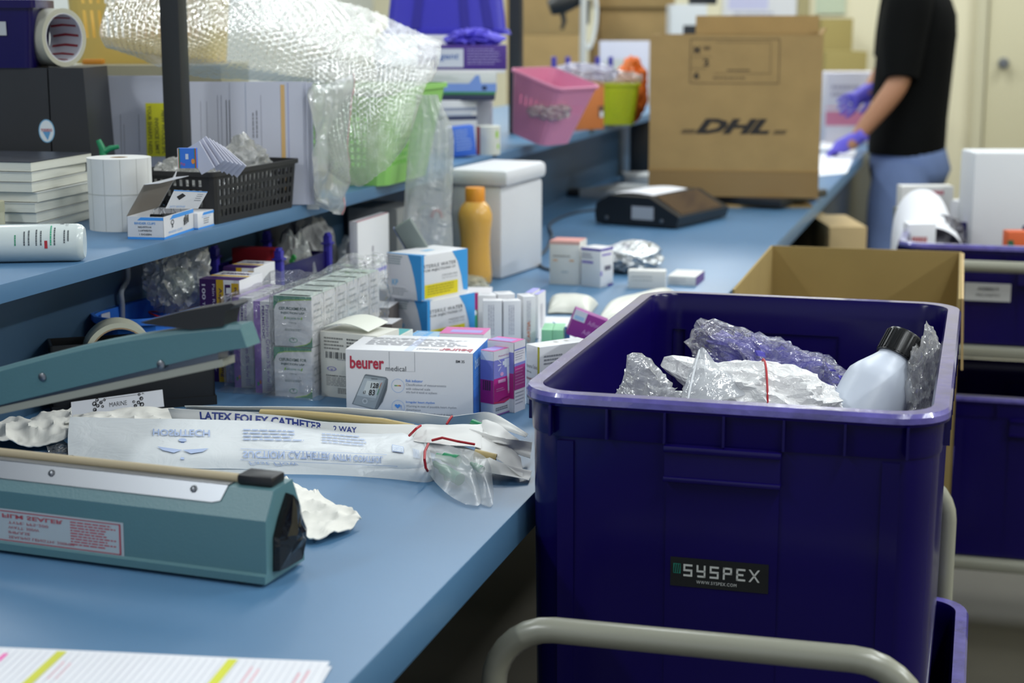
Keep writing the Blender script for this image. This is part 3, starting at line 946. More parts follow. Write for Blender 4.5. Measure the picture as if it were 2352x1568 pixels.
# --- two purple aspirin cartons
def pr_asp(p):
    PU, YE = '43215f', 'e0b52e'
    p.rect('f', 0.0, 0.0, 0.42, 1.0, PU)
    p.rect('f', 0.42, 0.0, 0.60, 1.0, YE)
    p.rect('f', 0.86, 0.0, 1.0, 1.0, 'e7e5ea')
    p.rect('f', 0.80, 0.62, 0.98, 0.97, YE, 0.0005)
    p.text('f', 'Regular', 0.85, 0.68, 0.93, 0.93, PU, rot=270, lift=0.0007)
    p.text('f', 'LIVESPRIN', 0.635, 0.18, 0.775, 0.955, PU, bold=0.03, rot=270)
    p.text('f', 'Aspirin Tablets BP 300 mg', 0.46, 0.05, 0.565, 0.92, PU, bold=0.01, rot=270, lift=0.0006)
    p.text('f', 'Pain Reliever/Fever Reducer', 0.32, 0.10, 0.385, 0.955, 'd9cfe4', rot=270, lift=0.0006)
    p.text('f', '100', 0.06, 0.80, 0.15, 0.95, 'e8e2ee', bold=0.02, rot=270, lift=0.0006)
    p.text('f', 'Tablets', 0.07, 0.58, 0.13, 0.78, 'e8e2ee', rot=270, lift=0.0006)
    p.rect('t', 0, 0, 1, 0.34, PU)
    p.rect('t', 0.02, 0.40, 0.98, 0.52, YE)
    p.text('t', 'LIVESPRIN', 0.15, 0.62, 0.85, 0.82, PU, bold=0.02)
    p.lines('r', 0.15, 0.3, 0.85, 0.9, 5, 'b2b0bc', 4, 0.4, vert=True)
for lab, A, x2, top, d in (('purple and yellow aspirin carton standing in front of its twin', (466, 874), 557, 640, 0.078),
                           ('purple and yellow aspirin carton behind its twin, by the blue bin', (520, 838), 590, 613, 0.075)):
    M_, sz = seat0(A, x2, top=top, d=d)
    carton('aspirin_carton', lab, 'carton', M_, sz, M_WHITE, prints=pr_asp, group='aspirin cartons')

# --- cream tube cartons and antibiotic cartons, shrink-wrapped in rows
def pr_perm(p):
    L = '9873c4'
    p.rect('f', 0.0, 0.0, 0.34, 1, L)
    p.text('f', 'Cream', 0.10, 0.82, 0.24, 0.96, 'd9c9ee', bold=0.01, rot=270, lift=0.0007)
    p.text('f', 'PERMIDOC', 0.42, 0.60, 0.54, 0.955, '6a4aa0', bold=0.02, rot=270)
    p.text('f', 'Permethrin Cream 5% w/w', 0.60, 0.12, 0.78, 0.965, 'a58ac8', rot=270)
    p.rect('f', 0.22, 0.10, 0.30, 0.14, 'd07a3c', 0.0006)
    p.rect('f', 0.10, 0.08, 0.20, 0.12, '4fa06a', 0.0006)
    p.lines('f', 0.58, 0.02, 0.9, 0.10, 4, 'b7a6cf', 3, 0.4)
    p.rect('t', 0, 0, 0.36, 1, 'c4b0e0')
    p.text('t', 'Permethrin', 0.4, 0.3, 0.95, 0.5, 'b49ad6')
wrapM = film('shrink_wrap', 'f4f5f8', 0.07, 0.34, 0.9, 34, 0.08)
a1, a2 = atz(540, 889, T), atz(588, 901, T)
wP = (aty(586, 889, a1.y).x - a1.x) * 0.97
hP = height_at(a1, 682) - T
for j in range(3):
    for i, a in ((0, a1), (1, a2)):
        M_ = Tr(a.x + wP / 2, a.y + 0.019 + 0.040 * j, T)
        w2 = 'beside the aspirin cartons' if i == 0 else 'beside the vial cartons'
        r2 = ('front', 'second', 'rear')[j]
        carton('cream_carton', f'lavender cream tube carton, {r2} one of the column {w2}', 'carton', M_, (wP, 0.0385, hP), M_WHITE, prints=pr_perm, group='lavender cream cartons')
def pr_cef(p):
    G, G2 = '4f8f76', '9cc84a'
    p.poly('f', [(0, 1), (0, 0.70), (0.04, 0.80), (0.12, 0.88), (0.3, 0.925), (1, 0.955), (1, 1)], G)
    p.poly('f', [(0, 0.72), (0.03, 0.80), (0.10, 0.865), (0.28, 0.905), (1, 0.94), (1, 0.955), (0.3, 0.925), (0.12, 0.885), (0.04, 0.81), (0, 0.74)], G2, 0.0005)
    p.poly('f', [(1, 0), (1, 0.20), (0.95, 0.10), (0.85, 0.045), (0.6, 0.0)], G)
    p.poly('f', [(1, 0.21), (0.95, 0.115), (0.84, 0.06), (0.5, 0.0), (0.58, 0.0), (0.85, 0.045), (0.955, 0.10), (1, 0.185)], G2, 0.0005)
    p.text('f', 'CEFUROXIME FOR', 0.14, 0.725, 0.86, 0.785, '4e6a64', bold=0.02)
    p.text('f', 'INJECTION USP', 0.19, 0.635, 0.81, 0.69, '4e6a64', bold=0.02)
    p.text('f', 'VIROXIME 750', 0.31, 0.545, 0.70, 0.58, '6fa58a')
    for x in (0.27, 0.71): p.poly('f', [(x, 0.535), (x + 0.035, 0.55), (x + 0.045, 0.60), (x + 0.01, 0.585)], '9bd23f', 0.0006)
    p.text('f', '750mg', 0.40, 0.455, 0.59, 0.49, '7a8c88')
    p.lines('f', 0.28, 0.30, 0.72, 0.35, 2, '8c9a96', 2, 0.4)
    p.ell('f', 0.5, 0.13, 0.11, 0.05, '7fb59c', 0.0005, 24, 0.8)
    p.text('f', 'Y', 0.46, 0.12, 0.54, 0.17, '4e6a64')
    p.rect('t', 0, 0, 1, 1, 'd5e2da')
    p.rect('t', 0.1, 0.1, 0.9, 0.3, '9cbfae')
    p.lines('r', 0.15, 0.2, 0.85, 0.85, 5, 'c4c8cc', 4, 0.3)
c0 = atz(631.5, 909.5, T)
wC = aty(718, 909.5, c0.y).x - c0.x
hC = height_at(c0, 794) - T
rows = ('front', 'second', 'third', 'fourth', 'fifth', 'rear')
for j in range(6):
    for k in range(2):
        M_ = Tr(c0.x + wC / 2 + (0.0015 if k else 0), c0.y + 0.0215 + 0.0435 * j, T + k * (hC + 0.0004))
        lv = ('lower', 'upper')[k]
        carton('vial_carton', f'green edged white vial carton, {lv} one of the {rows[j]} pair in the shrink-wrapped row', 'carton', M_, (wC, 0.0425, hC - 0.001), M_WHITE, prints=pr_cef, group='shrink-wrapped vial cartons')
def wrap(name, label, lo, hi, seed, amp=0.006, tail=None, m=None):
    """loose film over a block of cartons"""
    lo, hi = V(lo), V(hi)
    bm = bmesh.new()
    bmesh.ops.create_cube(bm, size=1)
    bmesh.ops.subdivide_edges(bm, edges=bm.edges[:], cuts=15, use_grid_fill=True)
    bm.verts.index_update()
    mb = MB()
    c, e = (lo + hi) / 2, (hi - lo) / 2
    vs = []
    for v in bm.verts:
        q = v.co * 2
        m_ = max(abs(q.x), abs(q.y), abs(q.z))
        n_ = V([math.copysign(abs(t) ** 3, t) if abs(t) > 0.6 else 0 for t in q])
        n_ = n_.normalized() if n_.length > 1e-6 else V((0, 0, 1))
        p = V((c.x + q.x * e.x, c.y + q.y * e.y, c.z + q.z * e.z))
        cre = abs(noise.noise(p * 30 + V((seed, 0, 0)))) + 0.6 * abs(noise.noise(p * 70 + V((0, seed, 0))))
        p = p + n_ * (0.0015 + amp * cre * (0.45 + 0.65 * max(0, q.y + 0.7) * (1 if q.x > -0.9 else 0.3)))
        if tail: p = tail(q, p)
        if p.z < lo.z + 0.0008: p.z = lo.z + 0.0008
        vs.append(p)
    mb.add(vs, [[v.index for v in f.verts] for f in bm.faces if f.normal.z > -0.9])
    bm.free()
    return tag(obj(name, mb, m or wrapM, ang=20), label, 'plastic wrap')
def tl(q, p):
    if q.y > 0.75: # the gathered end stands up behind the row
        p = p + V((0.004 * max(0, q.x), 0.012 * (q.y - 0.75) * 4, 0.012 * (q.y - 0.75) * 4 * max(0, q.z)))
    if q.z < -0.9: p = p + V((0.010 * q.x, -0.010 if q.y < -0.9 else 0, 0))
    return p
wrap('shrink_wrap', 'clear crinkled shrink wrap around the green edged vial cartons', (c0.x - 0.001, c0.y - 0.001, T), (c0.x + wC + 0.003, c0.y + 0.264, T + 2 * hC + 0.004), 3, 0.009, tl)
wrap('shrink_wrap', 'clear crinkled shrink wrap around the lavender cream tube cartons', (a1.x - 0.001, a2.y - 0.004, T), (a2.x + wP + 0.001, a1.y + 0.122, T + hP + 0.003), 9, 0.007, tl)

# --- stacked blue and white carton pair
def pr_sw(p):
    BL = '3f9fe2'
    for f, flip in (('f', 0), ('r', 1)):
        if f == 'f':
            p.poly(f, [(0.62, 1), (0.72, 0.78), (0.80, 0.5), (0.86, 0.2), (0.885, 0), (1, 0), (1, 1)], BL)
            p.lines(f, 0.05, 0.74, 0.46, 0.95, 4, '8fa5a8', 2, 0.45)
            p.lines(f, 0.06, 0.06, 0.62, 0.24, 4, 'a2a8ac', 5, 0.45)
            p.text(f, 'KP', 0.16, 0.30, 0.33, 0.43, '6fc0ec', bold=0.01)
        else:
            p.poly(f, [(0.66, 1), (0.78, 0.75), (0.86, 0.4), (0.90, 0.08), (1, 0.05), (1, 1)], BL)
            p.text(f, 'STERILE WATER', 0.05, 0.71, 0.74, 0.79, '55585c', spacing=1.1)
            p.text(f, 'FOR INJECTIONS I.P.', 0.05, 0.605, 0.74, 0.68, '55585c')
            p.text(f, 'PYROGEN FREE', 0.44, 0.475, 0.77, 0.515, '8b8e92')
            p.text(f, 'For IV use only', 0.44, 0.405, 0.77, 0.45, '8b8e92')
            p.rect(f, 0.06, 0.04, 0.78, 0.34, 'e4d21c', 0.0005)
            p.lines(f, 0.12, 0.08, 0.72, 0.30, 4, 'a89a20', 6, 0.4, lift=0.0008)
            p.rect(f, 0.06, 0.02, 0.0, 1, BL)
    p.poly('t', [(0.0, 0.0), (1, 0), (1, 0.12), (0.0, 0.03)], BL)
    p.rect('t', 0.4, 0.4, 0.6, 0.6, '9cc4e4')
S1 = seat((905, 783), (982, 795), d=0.118, h=0.0715)
carton('ampoule_carton', 'blue and white water ampoule carton with a yellow panel, lower one of the pair', 'carton', S1[0], S1[1], M_WHITE, prints=pr_sw, group='blue and white ampoule cartons')
S2 = S1[0] @ Tr(-0.009, -0.006, 0.0717) @ Rz(0.03)
carton('ampoule_carton', 'blue and white water ampoule carton with a yellow panel, stacked on its twin', 'carton', S2, S1[1], M_WHITE, prints=pr_sw, group='blue and white ampoule cartons')

# --- tall thin white cartons behind
def pr(p):
    p.rect('t', 0, 0, 1, 1, 'd86a7c')
    p.rect('t', 0, 0, 0.75, 1, 'e2dfe4', 0.0005)
    p.lines('r', 0.44, 0.25, 0.50, 0.85, 2, '8d8e98', 3, 0.5, vert=True)
    p.rect('r', 0.78, 0.30, 0.86, 0.40, '8d8e98')
M_, sz = seat0((806, 738), 825, top=510, x3=896)
carton('tall_carton', 'tall thin white carton with a red edged top standing behind the wrapped vial cartons', 'carton', M_, sz, M_WHITE, prints=pr)
M_, sz = seat0((797, 715), 812, top=557, d=0.09)
carton('tall_carton', 'plain white thin carton just behind the tall red edged carton', 'carton', M_, sz, M_WHITE)
def pr(p):
    p.rect('f', 0, 0, 1, 1, '7468cf')
    p.rect('r', 0, 0.93, 1, 1, '9f95e0')
    p.text('r', 'Prest', 0.42, 0.30, 0.56, 0.82, '8b8c9a', rot=90)
M_, sz = seat0((848, 742), 863, top=618, x3=905)
carton('slim_carton', 'white slim carton with a violet end beside the tall red edged carton', 'carton', M_, sz, M_WHITE, prints=pr)
def pr(p):
    p.text('f', 'Foodmeal', 0.06, 0.42, 0.58, 0.54, 'c08fc0', bold=0.02)
    p.text('f', 'Foodmeal', 0.64, 0.42, 1.0, 0.54, 'c08fc0', bold=0.02)
    p.lines('t', 0.5, 0.4, 0.95, 0.6, 2, 'd6a8c8', 3, 0.4)
M_, sz = seat((852, 768), (900, 771), top=662, d=0.03)
carton('small_carton', 'small white carton with mauve print tucked behind the stacked ampoule cartons', 'carton', M_, sz, M_WHITE, prints=pr, r=0.004)

# --- magenta spray cartons
def pr_spr(p):
    MG, BV = 'b82a86', '8486cf'
    p.rect('f', 0, 0.86, 1, 1, 'e0dfe6')
    p.text('f', 'Metered dose', 0.25, 0.90, 0.8, 0.925, 'b55a98')
    p.rect('f', 0, 0.58, 1, 0.86, BV)
    p.rect('f', 0, 0.26, 1, 0.58, MG)
    p.poly('f', [(0, 0.26), (0.0, 0.20), (0.55, 0.17), (0.8, 0.20), (1, 0.32), (1, 0.26)], MG, 0.0002)
    p.poly('f', [(0, 0.225), (0.55, 0.205), (0.85, 0.23), (1, 0.33), (1, 0.30), (0.85, 0.215), (0.55, 0.185), (0, 0.205)], 'd23a5c', 0.0005)
    p.rect('f', 0.56, 0.72, 0.94, 0.85, 'd5dcea', 0.0005)
    p.poly('f', [(0.68, 0.72), (0.94, 0.76), (0.97, 0.36), (0.74, 0.34)], 'd5dcea', 0.0005)
    p.rect('f', 0.46, 0.76, 0.56, 0.82, 'd5dcea', 0.0005)
    p.poly('f', [(0.74, 0.34), (0.97, 0.36), (0.97, 0.325), (0.74, 0.30)], 'd98fb8', 0.0006)
    for a, b in (((0.38, 0.80), (0.22, 0.86)), ((0.38, 0.77), (0.2, 0.77)), ((0.38, 0.74), (0.24, 0.68))):
        p.poly('f', [a, b, (b[0], b[1] + 0.014), (a[0], a[1] + 0.014)], 'e6e6f2', 0.0006)
    p.ell('f', 0.42, 0.63, 0.085, 0.03, 'd9a0cc', 0.0006)
    p.rect('f', 0.22, 0.50, 0.62, 0.55, 'd9a0cc', 0.0006)
    p.lines('f', 0.1, 0.07, 0.9, 0.13, 2, '80848e', 3, 0.6)
    p.lines('f', 0.12, 0.36, 0.6, 0.42, 2, 'd88cc0', 4, 0.4, lift=0.0006)
    p.rect('f', 0, 0.01, 1, 0.03, '8a5aa8', 0.0005)
    p.rect('t', 0, 0, 1, 1, 'd0489e')
    p.rect('t', 0.1, 0.15, 0.7, 0.95, '9a8ad2', 0.0005)
    p.bars('l', 0.2, 0.4, 0.8, 0.55, 8, INKB)
    p.rect('l', 0, 0.20, 1, 0.56, MG); p.rect('l', 0, 0.56, 1, 0.86, BV)
def pr_spr2(p):
    pr_spr(p)
    p.rect('f', 0, 0.0, 1, 1, 'e2e0e8', 0.0008)
    p.rect('f', 0, 0.32, 1, 0.66, 'b03a8c', 0.001)
    p.rect('f', 0, 0.66, 1, 0.70, '8486cf', 0.001); p.rect('f', 0, 0.88, 1, 0.90, '8486cf', 0.001)
    p.lines('f', 0.08, 0.36, 0.92, 0.62, 6, 'd08cbc', 3, 0.3, lift=0.0012)
    p.lines('f', 0.08, 0.72, 0.92, 0.86, 4, 'a2a2b2', 5, 0.3, lift=0.001)
    p.lines('f', 0.08, 0.08, 0.92, 0.28, 4, 'a2a2b2', 6, 0.3, lift=0.001)
M_, sz = seat((1134, 958), (1177, 944), top=808, d=0.021)
carton('spray_carton', 'magenta and violet carton with a spray bottle picture beside the blue carton end', 'carton', M_, sz, M_WHITE, prints=pr_spr, group='magenta spray cartons')
M_, sz = seat((1180, 948), (1205, 938), top=787, d=0.040)
carton('spray_carton', 'magenta and white carton with rows of small print beside the spray picture carton', 'carton', M_, sz, M_WHITE, prints=pr_spr2, group='magenta spray cartons')
def pr(p):
    p.rect('t', 0, 0, 1, 1, 'c8489a'); p.rect('t', 0.2, 0.2, 0.9, 0.6, '9a8ad2', 0.0005)
M_, sz = seat((1010, 893), (1112, 897), d=0.05, h=0.079)
carton('spray_carton', 'magenta topped carton lying behind the blue end of the monitor carton', 'carton', M_, sz, M_WHITE, prints=pr, group='magenta spray cartons')
def pr(p):
    p.rect('f', 0.86, 0, 1.0, 1, 'b9b428')
    p.text('f', 'Irbesartan Tablets', 0.06, 0.62, 0.84, 0.68, '8b8c92')
    p.text('f', '300 mg', 0.06, 0.53, 0.4, 0.57, '6b6c72', bold=0.01)
    p.text('f', 'Irbesar 300', 0.06, 0.42, 0.7, 0.47, '9a4a52', bold=0.01)
    for k in range(3):
        p.lines('r', 0.08, 0.80 - k * 0.06, 0.45, 0.85 - k * 0.06, 1, '9a9ba2', k); p.lines('r', 0.55, 0.80 - k * 0.06, 0.8, 0.85 - k * 0.06, 1, '6b6c72', k + 3)
    p.lines('t', 0.3, 0.3, 0.6, 0.7, 2, 'b9bab2', 3, 0.3)
M_, sz = seat((1208, 926), (1239, 936), top=789, d=0.085)
carton('tablet_carton', 'white tablet carton with an olive yellow edge beside the purple tote', 'carton', M_, sz, M_WHITE, prints=pr)

# --- upright white cartons
def pr_up(p):
    p.lines('f', 0.30, 0.30, 0.66, 0.95, 3, 'a9a7b4', 6, 0.35, vert=True)
    p.rect('l', 0.1, 0.05, 0.35, 0.9, 'd98a6a')
    p.lines('t', 0.2, 0.3, 0.8, 0.7, 2, 'c4c2c8', 3, 0.3)
up = [((1109, 803), (1153, 803), 690, 'front one with orange print on its side, nearest the ampoule cartons'), ((1157, 803), (1197, 801), 691, 'front one in the middle of the cluster'),
      ((1098, 790), (1140, 790), 678, 'second row, nearest the ampoule cartons'), ((1144, 790), (1183, 788), 676, 'second row, middle of the cluster'),
      ((1202, 795), (1230, 793), 681, 'slim one with an orange word, beside the mint green cartons')]
for i, (A, B, top, lab) in enumerate(up):
    M_, sz = seat(A, B, top=top, d=0.020 if i < 2 else 0.03)
    def pr(p, i=i):
        pr_up(p)
        if i == 4:
            p.text('f', 'CARTIA', 0.30, 0.08, 0.55, 0.5, 'd2713c', bold=0.01, rot=90, lift=0.0007)
    carton('tablet_carton', 'upright white tablet carton, ' + lab, 'carton', M_, sz, M_WHITE, prints=pr, group='upright white tablet cartons')
for i, (A, x2, top, x3) in enumerate((((1206, 775), 1222, 672, 1240), ((1226, 778), 1236, 676, 1253))):
    M_, sz = seat0(A, x2, top=top, x3=x3)
    def pr(p):
        p.rect('t', 0, 0, 1, 1, 'a29fe8')
        p.lines('r', 0.3, 0.2, 0.7, 0.8, 3, 'a9a7b4', 6, 0.3, vert=True)
    carton('tablet_carton', 'thin white carton with a violet top, ' + ('first', 'last')[i] + ' behind the upright white cartons', 'carton', M_, sz, M_WHITE, prints=pr, group='violet topped cartons')
MINT = mat('mint_carton', '92d3a6', 0.5)
A, B = atz(1243, 803, T), atz(1294, 804, T)
for i in range(2):
    a, b = A.lerp(B, i * 0.5), A.lerp(B, i * 0.5 + 0.49)
    x = (b - a).normalized()
    hM = height_at(A, 757) - T
    carton('mint_carton', 'mint green carton, ' + ('one nearest the orange worded carton', 'one nearest the blue carton'), 'carton', frame((a + b) / 2 + V((-x.y, x.x, 0)) * 0.03, x, (-x.y, x.x, 0), (0, 0, 1)), ((b - a).length, 0.06, hM), MINT, group='mint green cartons') if False else \
    carton('mint_carton', 'mint green carton, ' + ('one nearest the orange worded carton' if i == 0 else 'one nearest the small blue carton'), 'carton', frame((a + b) / 2 + V((-x.y, x.x, 0)) * 0.03, x, (-x.y, x.x, 0), (0, 0, 1)), ((b - a).length, 0.06, hM), MINT, group='mint green cartons')
def pr(p):
    p.text('f', 'LEVO', 0.3, 0.3, 0.7, 0.9, 'cfe2f4', rot=90)
    p.rect('t', 0, 0, 1, 1, 'e4e6ea')
M_, sz = seat((1292, 795), (1309, 794), top=751, d=0.05)
carton('small_carton', 'small blue carton with a white top between the mint green and purple cartons', 'carton', M_, sz, mat('blue_carton', '3f8fdc', 0.5), prints=pr)
Mp = frame(atz(1337, 800, T) + V((0, 0, 0.016)), RT * 0.93 + V((0, 0, -0.36)), FH, V((0, 0, 1)) * 0.93 + RT * 0.36)
def pr(p):
    p.rect('f', 0.0, 0.62, 0.36, 1, 'd9dbe4'); p.rect('f', 0.04, 0.66, 0.32, 0.8, 'a4c4e4', 0.0005)
    p.text('f', 'Adfovir', 0.46, 0.60, 0.85, 0.78, 'd59ad0', lift=0.0006)
    p.text('f', 'Adfovir', 0.40, 0.22, 0.85, 0.40, 'd59ad0', lift=0.0006)
carton('purple_carton', 'purple tablet carton tipped on one corner by the tote rim', 'carton', Mp, (0.055, 0.03, 0.042), mat('purple_carton', '8f2f8a', 0.5), prints=pr)
def pr(p):
    p.rect('r', 0, 0, 1, 1, '3f9a6a'); p.rect('f', 0.78, 0, 0.98, 0.8, '3f9a6a')
M_, sz = seat((1052, 765), (1097, 762), top=716, d=0.045)
carton('small_carton', 'white carton with a dark green end behind the upright white cartons', 'carton', M_, sz, M_WHITE, prints=pr, r=0.004)
def pr(p):
    p.rect('t', 0.05, 0.05, 0.95, 0.95, '6fbf8c'); p.ell('t', 0.6, 0.5, 0.2, 0.25, 'c87a90', 0.0006)
M_, sz = seat((1055, 815), (1092, 812), top=775, d=0.05)
carton('small_carton', 'small carton with a green and pink top in front of the upright white cartons', 'carton', M_, sz, M_WHITE, prints=pr)
def pr(p):
    p.rect('f', 0.2, 0, 0.55, 1, 'c8337e'); p.rect('t', 0, 0, 1, 1, 'e6e4ea')
M_, sz = seat((1065, 738), (1130, 738), top=672, d=0.06)
carton('tablet_carton', 'white carton with a magenta panel in front of the orange bottle', 'carton', M_, sz, M_WHITE, prints=pr)
def pr(p):
    p.poly('f', [(0.1, 0.95), (0.9, 0.95), (0.9, 0.2)], '4f9fe0')
M_, sz = seat((1049, 752), (1074, 752), top=683, d=0.04)
carton('small_carton', 'small white carton with a blue corner beside the stacked ampoule cartons', 'carton', M_, sz, M_WHITE, prints=pr)

# --- pair further along the bench, foil pack and two low ones
def pr(p):
    p.rect('t', 0, 0, 1, 1, 'd99a92')
    p.rect('f', 0, 0.93, 1, 1, 'e0b0a4')
    p.lines('f', 0.12, 0.60, 0.85, 0.68, 1, 'a8a29c', 3, 0.5)
    p.lines('f', 0.12, 0.50, 0.30, 0.58, 1, 'e0a878', 4, 0.5); p.lines('f', 0.66, 0.50, 0.85, 0.58, 1, 'e0a878', 4, 0.5)
    p.lines('f', 0.4, 0.25, 0.65, 0.31, 1, 'a8b4bc', 5, 0.5)
M_, sz = seat((1262, 652), (1331, 655), top=553, d=0.06)
carton('medicine_carton', 'white carton with a salmon top standing beyond the orange bottle', 'carton', M_, sz, mat('ivory_carton', 'dddcd8', 0.5), prints=pr)
def pr(p):
    p.rect('f', 0, 0.93, 1, 1, '6d5fb4'); p.rect('r', 0, 0.93, 1, 1, '6d5fb4')
    p.rect('f', 0.05, 0.60, 0.62, 0.66, '7c6cc0'); p.rect('r', 0.1, 0.80, 0.8, 0.85, '8c7cc8')
    p.rect('r', 0.3, 0.42, 0.8, 0.54, '6a6878'); p.rect('r', 0.55, 0.0, 1, 0.06, '4a3f98')
    p.lines('f', 0.05, 0.7, 0.6, 0.85, 2, 'a8a6b4', 5, 0.5); p.rect('r', 0.0, 0.3, 0.12, 0.42, '7c6cc0')
M_, sz = seat((1334, 656), (1379, 661), top=567, d=0.045)
carton('medicine_carton', 'white carton with violet bands beside the salmon topped carton', 'carton', M_, sz, M_WHITE, prints=pr)
FOIL = mat('silver_foil', 'c6c9cc', 0.35, metal=0.8, bump=0.4, bscale=60)
bag('foil_pack', 'crinkled silver foil and clear film pack lying beyond the violet banded carton', atz(1452, 618, T) + V((0, 0, 0.026)), (0.058, 0.09, 0.03), 51, FOIL, 0.18, fold=2.2, floor=T + 0.001, cat='foil pack')
def pr(p): p.lines('f', 0.1, 0.3, 0.8, 0.7, 2, 'b0b4b4', 3, 0.3)
M_, sz = seat((1442, 662), (1528, 664), top=621, d=0.03)
carton('small_carton', 'small ivory carton lying beside the foil pack', 'carton', M_, sz, mat('ivory_carton', 'dddcd8', 0.5), prints=pr)
def pr(p):
    p.rect('r', 0, 0, 1, 1, '6a4a8c'); p.lines('f', 0.1, 0.2, 0.8, 0.8, 2, 'b4b2b8', 3, 0.3)
M_, sz = seat((1533, 654), (1598, 657), top=633, d=0.09)
carton('small_carton', 'flat ivory carton with a purple end near the bench edge', 'carton', M_, sz, mat('ivory_carton', 'dddcd8', 0.5), prints=pr)

# --- pillow sachets and the sheet under them
def pillow(name, label, rows, th, m, cat='sachet'):
    fn = patch(rows)
    def top(u, v):
        p = fn(u, v)
        e = max(0, (1 - (2 * u - 1) ** 4)) * max(0, (1 - (2 * v - 1) ** 2))
        return p + V((0, 0, 0.003 + th * e ** 0.7 + 0.0012 * noise.noise(p * 60)))
    mb = MB().grid(top, 26, 14)
    mb.grid(lambda u, v: fn(1 - u, v) + V((0, 0, 0.0008)), 26, 14)
    rim = MB()
    o = obj(name, mb, m)
    return tag(o, label, cat)
SACH = mat('pale_pouch_paper', 'dcdcd2', 0.4, bump=0.3, bscale=50)
pillow('sachet', 'puffed white paper sachet lying before the upright white cartons', [[atz(1258, 722), atz(1310, 722), atz(1352, 728)], [atz(1262, 694), atz(1320, 695), atz(1374, 700)]], 0.022, SACH)
pillow('sachet', 'long pale sachet lying behind the purple tote rim', [[atz(1372, 742), atz(1450, 735), atz(1530, 700)], [atz(1400, 706), atz(1470, 690), atz(1548, 672)]], 0.022, SACH)
fn = patch([[atz(1235, 790) + V((0, 0, 0.001)), atz(1420, 800) + V((0, 0, 0.001))], [atz(1245, 728) + V((0, 0, 0.001)), atz(1425, 732) + V((0, 0, 0.001))]])
tag(obj('paper_sheet', MB().slab(fn, 4, 4, 0.0006), M_PAPER), 'plain white paper sheet lying under the purple and mint cartons', 'paper')

# --- foam box, lid, orange bottle
FOAM = mat('white_foam', 'd9dade', 0.75, bump=0.25, bscale=260)
n0, f0 = atz(1152, 642, T), atz(1247, 611, T)
xd = (f0 - n0).normalized()
yd = V((-xd.y, xd.x, 0))
L_ = (f0 - n0).length
wl = 0.113
hf = height_at(n0, 428) - T
Mf = frame(n0 + xd * L_ / 2 + yd * wl / 2, xd, yd, (0, 0, 1))
foam = thing('foam_box', 'white foam cool box with a loose lid standing behind the orange bottle', 'box', M=Mf)
obj('body', MB().box((-L_ / 2, -wl / 2, 0), (L_ / 2, wl / 2, hf), r=0.008), FOAM, foam)
obj('lid', MB().box((-L_ / 2 - 0.008, -wl / 2 - 0.012, hf + 0.0005), (L_ / 2 + 0.004, wl / 2 + 0.004, hf + 0.034), r=0.011, M=Rz(0.04) @ Ry(-0.012)), FOAM, foam)
bp = atz(1092, 650, T)
sc_ = (height_at(bp, 430) - T)
ob = thing('drink_bottle', 'translucent orange drink bottle with an orange cap on the bench', 'bottle', bp)
k = sc_ / 0.2
obj('body', MB().lathe([(0.031 * k, 0), (0.034 * k, 0.004 * k), (0.0345 * k, 0.02 * k), (0.0315 * k, 0.055 * k), (0.0305 * k, 0.085 * k), (0.0325 * k, 0.110 * k), (0.0355 * k, 0.132 * k), (0.035 * k, 0.146 * k), (0.030 * k, 0.160 * k), (0.021 * k, 0.171 * k)], 48), mat('amber_plastic', 'e0ad55', 0.25, sss=0.4, spec=0.5), ob)
obj('cap', MB().lathe([(0.0195 * k, 0.1695 * k), (0.0205 * k, 0.172 * k), (0.0205 * k, 0.197 * k), (0.019 * k, 0.2 * k)], 40), mat('orange_cap', 'ee9a2e', 0.4), ob)

# --- tall clear bag leaning on the foam box, grey card reader in front of it
cb = V((-0.958, 2.80, T + 0.002))
tb = MB()
def tallbag(u, v):
    a = 2 * pi * u
    zz = 0.003 + 0.372 * v
    wv = cr([0.042, 0.046, 0.046, 0.043, 0.040, 0.036, 0.020], v)
    dv = cr([0.026, 0.028, 0.028, 0.024, 0.02, 0.014, 0.006], v)
    sh = cr([0, 0.002, 0.004, 0.006, 0.010, 0.014, 0.006], v)
    p = RT * (wv * cos(a) + sh) + FH * dv * sin(a) + V((0, 0, zz))
    n_ = RT * cos(a) + FH * sin(a)
    return cb + p + n_ * (0.010 * abs(noise.noise(V((cos(a) * 2.2, sin(a) * 2.2, v * 3.0 + 4)))) - 0.003)
tb.grid(tallbag, 60, 60)
clear_tall = tag(obj('tall_bag', tb, film('tall_bag_film', 'eceff0', 0.42, 0.35, 0.9, 30), ang=25), 'tall clear plastic bag standing open against the foam box', 'bag')
hk = atd(1003, 500, depth(cb) - 0.02)
obj('red_hook', MB().tube([hk + RT * (0.009 * cos(t)) + V((0, 0, 0.013 * sin(t))) for t in [pi * k / 10 for k in range(11)]], 0.0028, 8), M_BAND, clear_tall)
g0 = atd(958, 560, 2.62)
Mg = frame(g0, RT * 0.75 - V((0, 0, 0.6)), FH * 0.6 + V((0, 0, 0.5)), RT * 0.5 - FH * 0.55 + V((0, 0, 0.65)))
gd = thing('grey_handset', 'dull grey handset leaning on the tall clear bag', 'handset', M=frame(atd(957, 566, 2.70), (RT * 0.5 - V((0, 0, 0.86))), FH, (RT * 0.86 + V((0, 0, 0.5)))))
obj('body', MB().box((-0.045, -0.012, -0.016), (0.05, 0.012, 0.016), r=0.004), mat('grey_plastic', '6b7674', 0.5), gd)
obj('edge', MB().box((-0.046, -0.0125, -0.0172), (0.051, 0.0125, -0.0158), r=0.0005), mat('slate_plastic', '55607c', 0.5), gd)

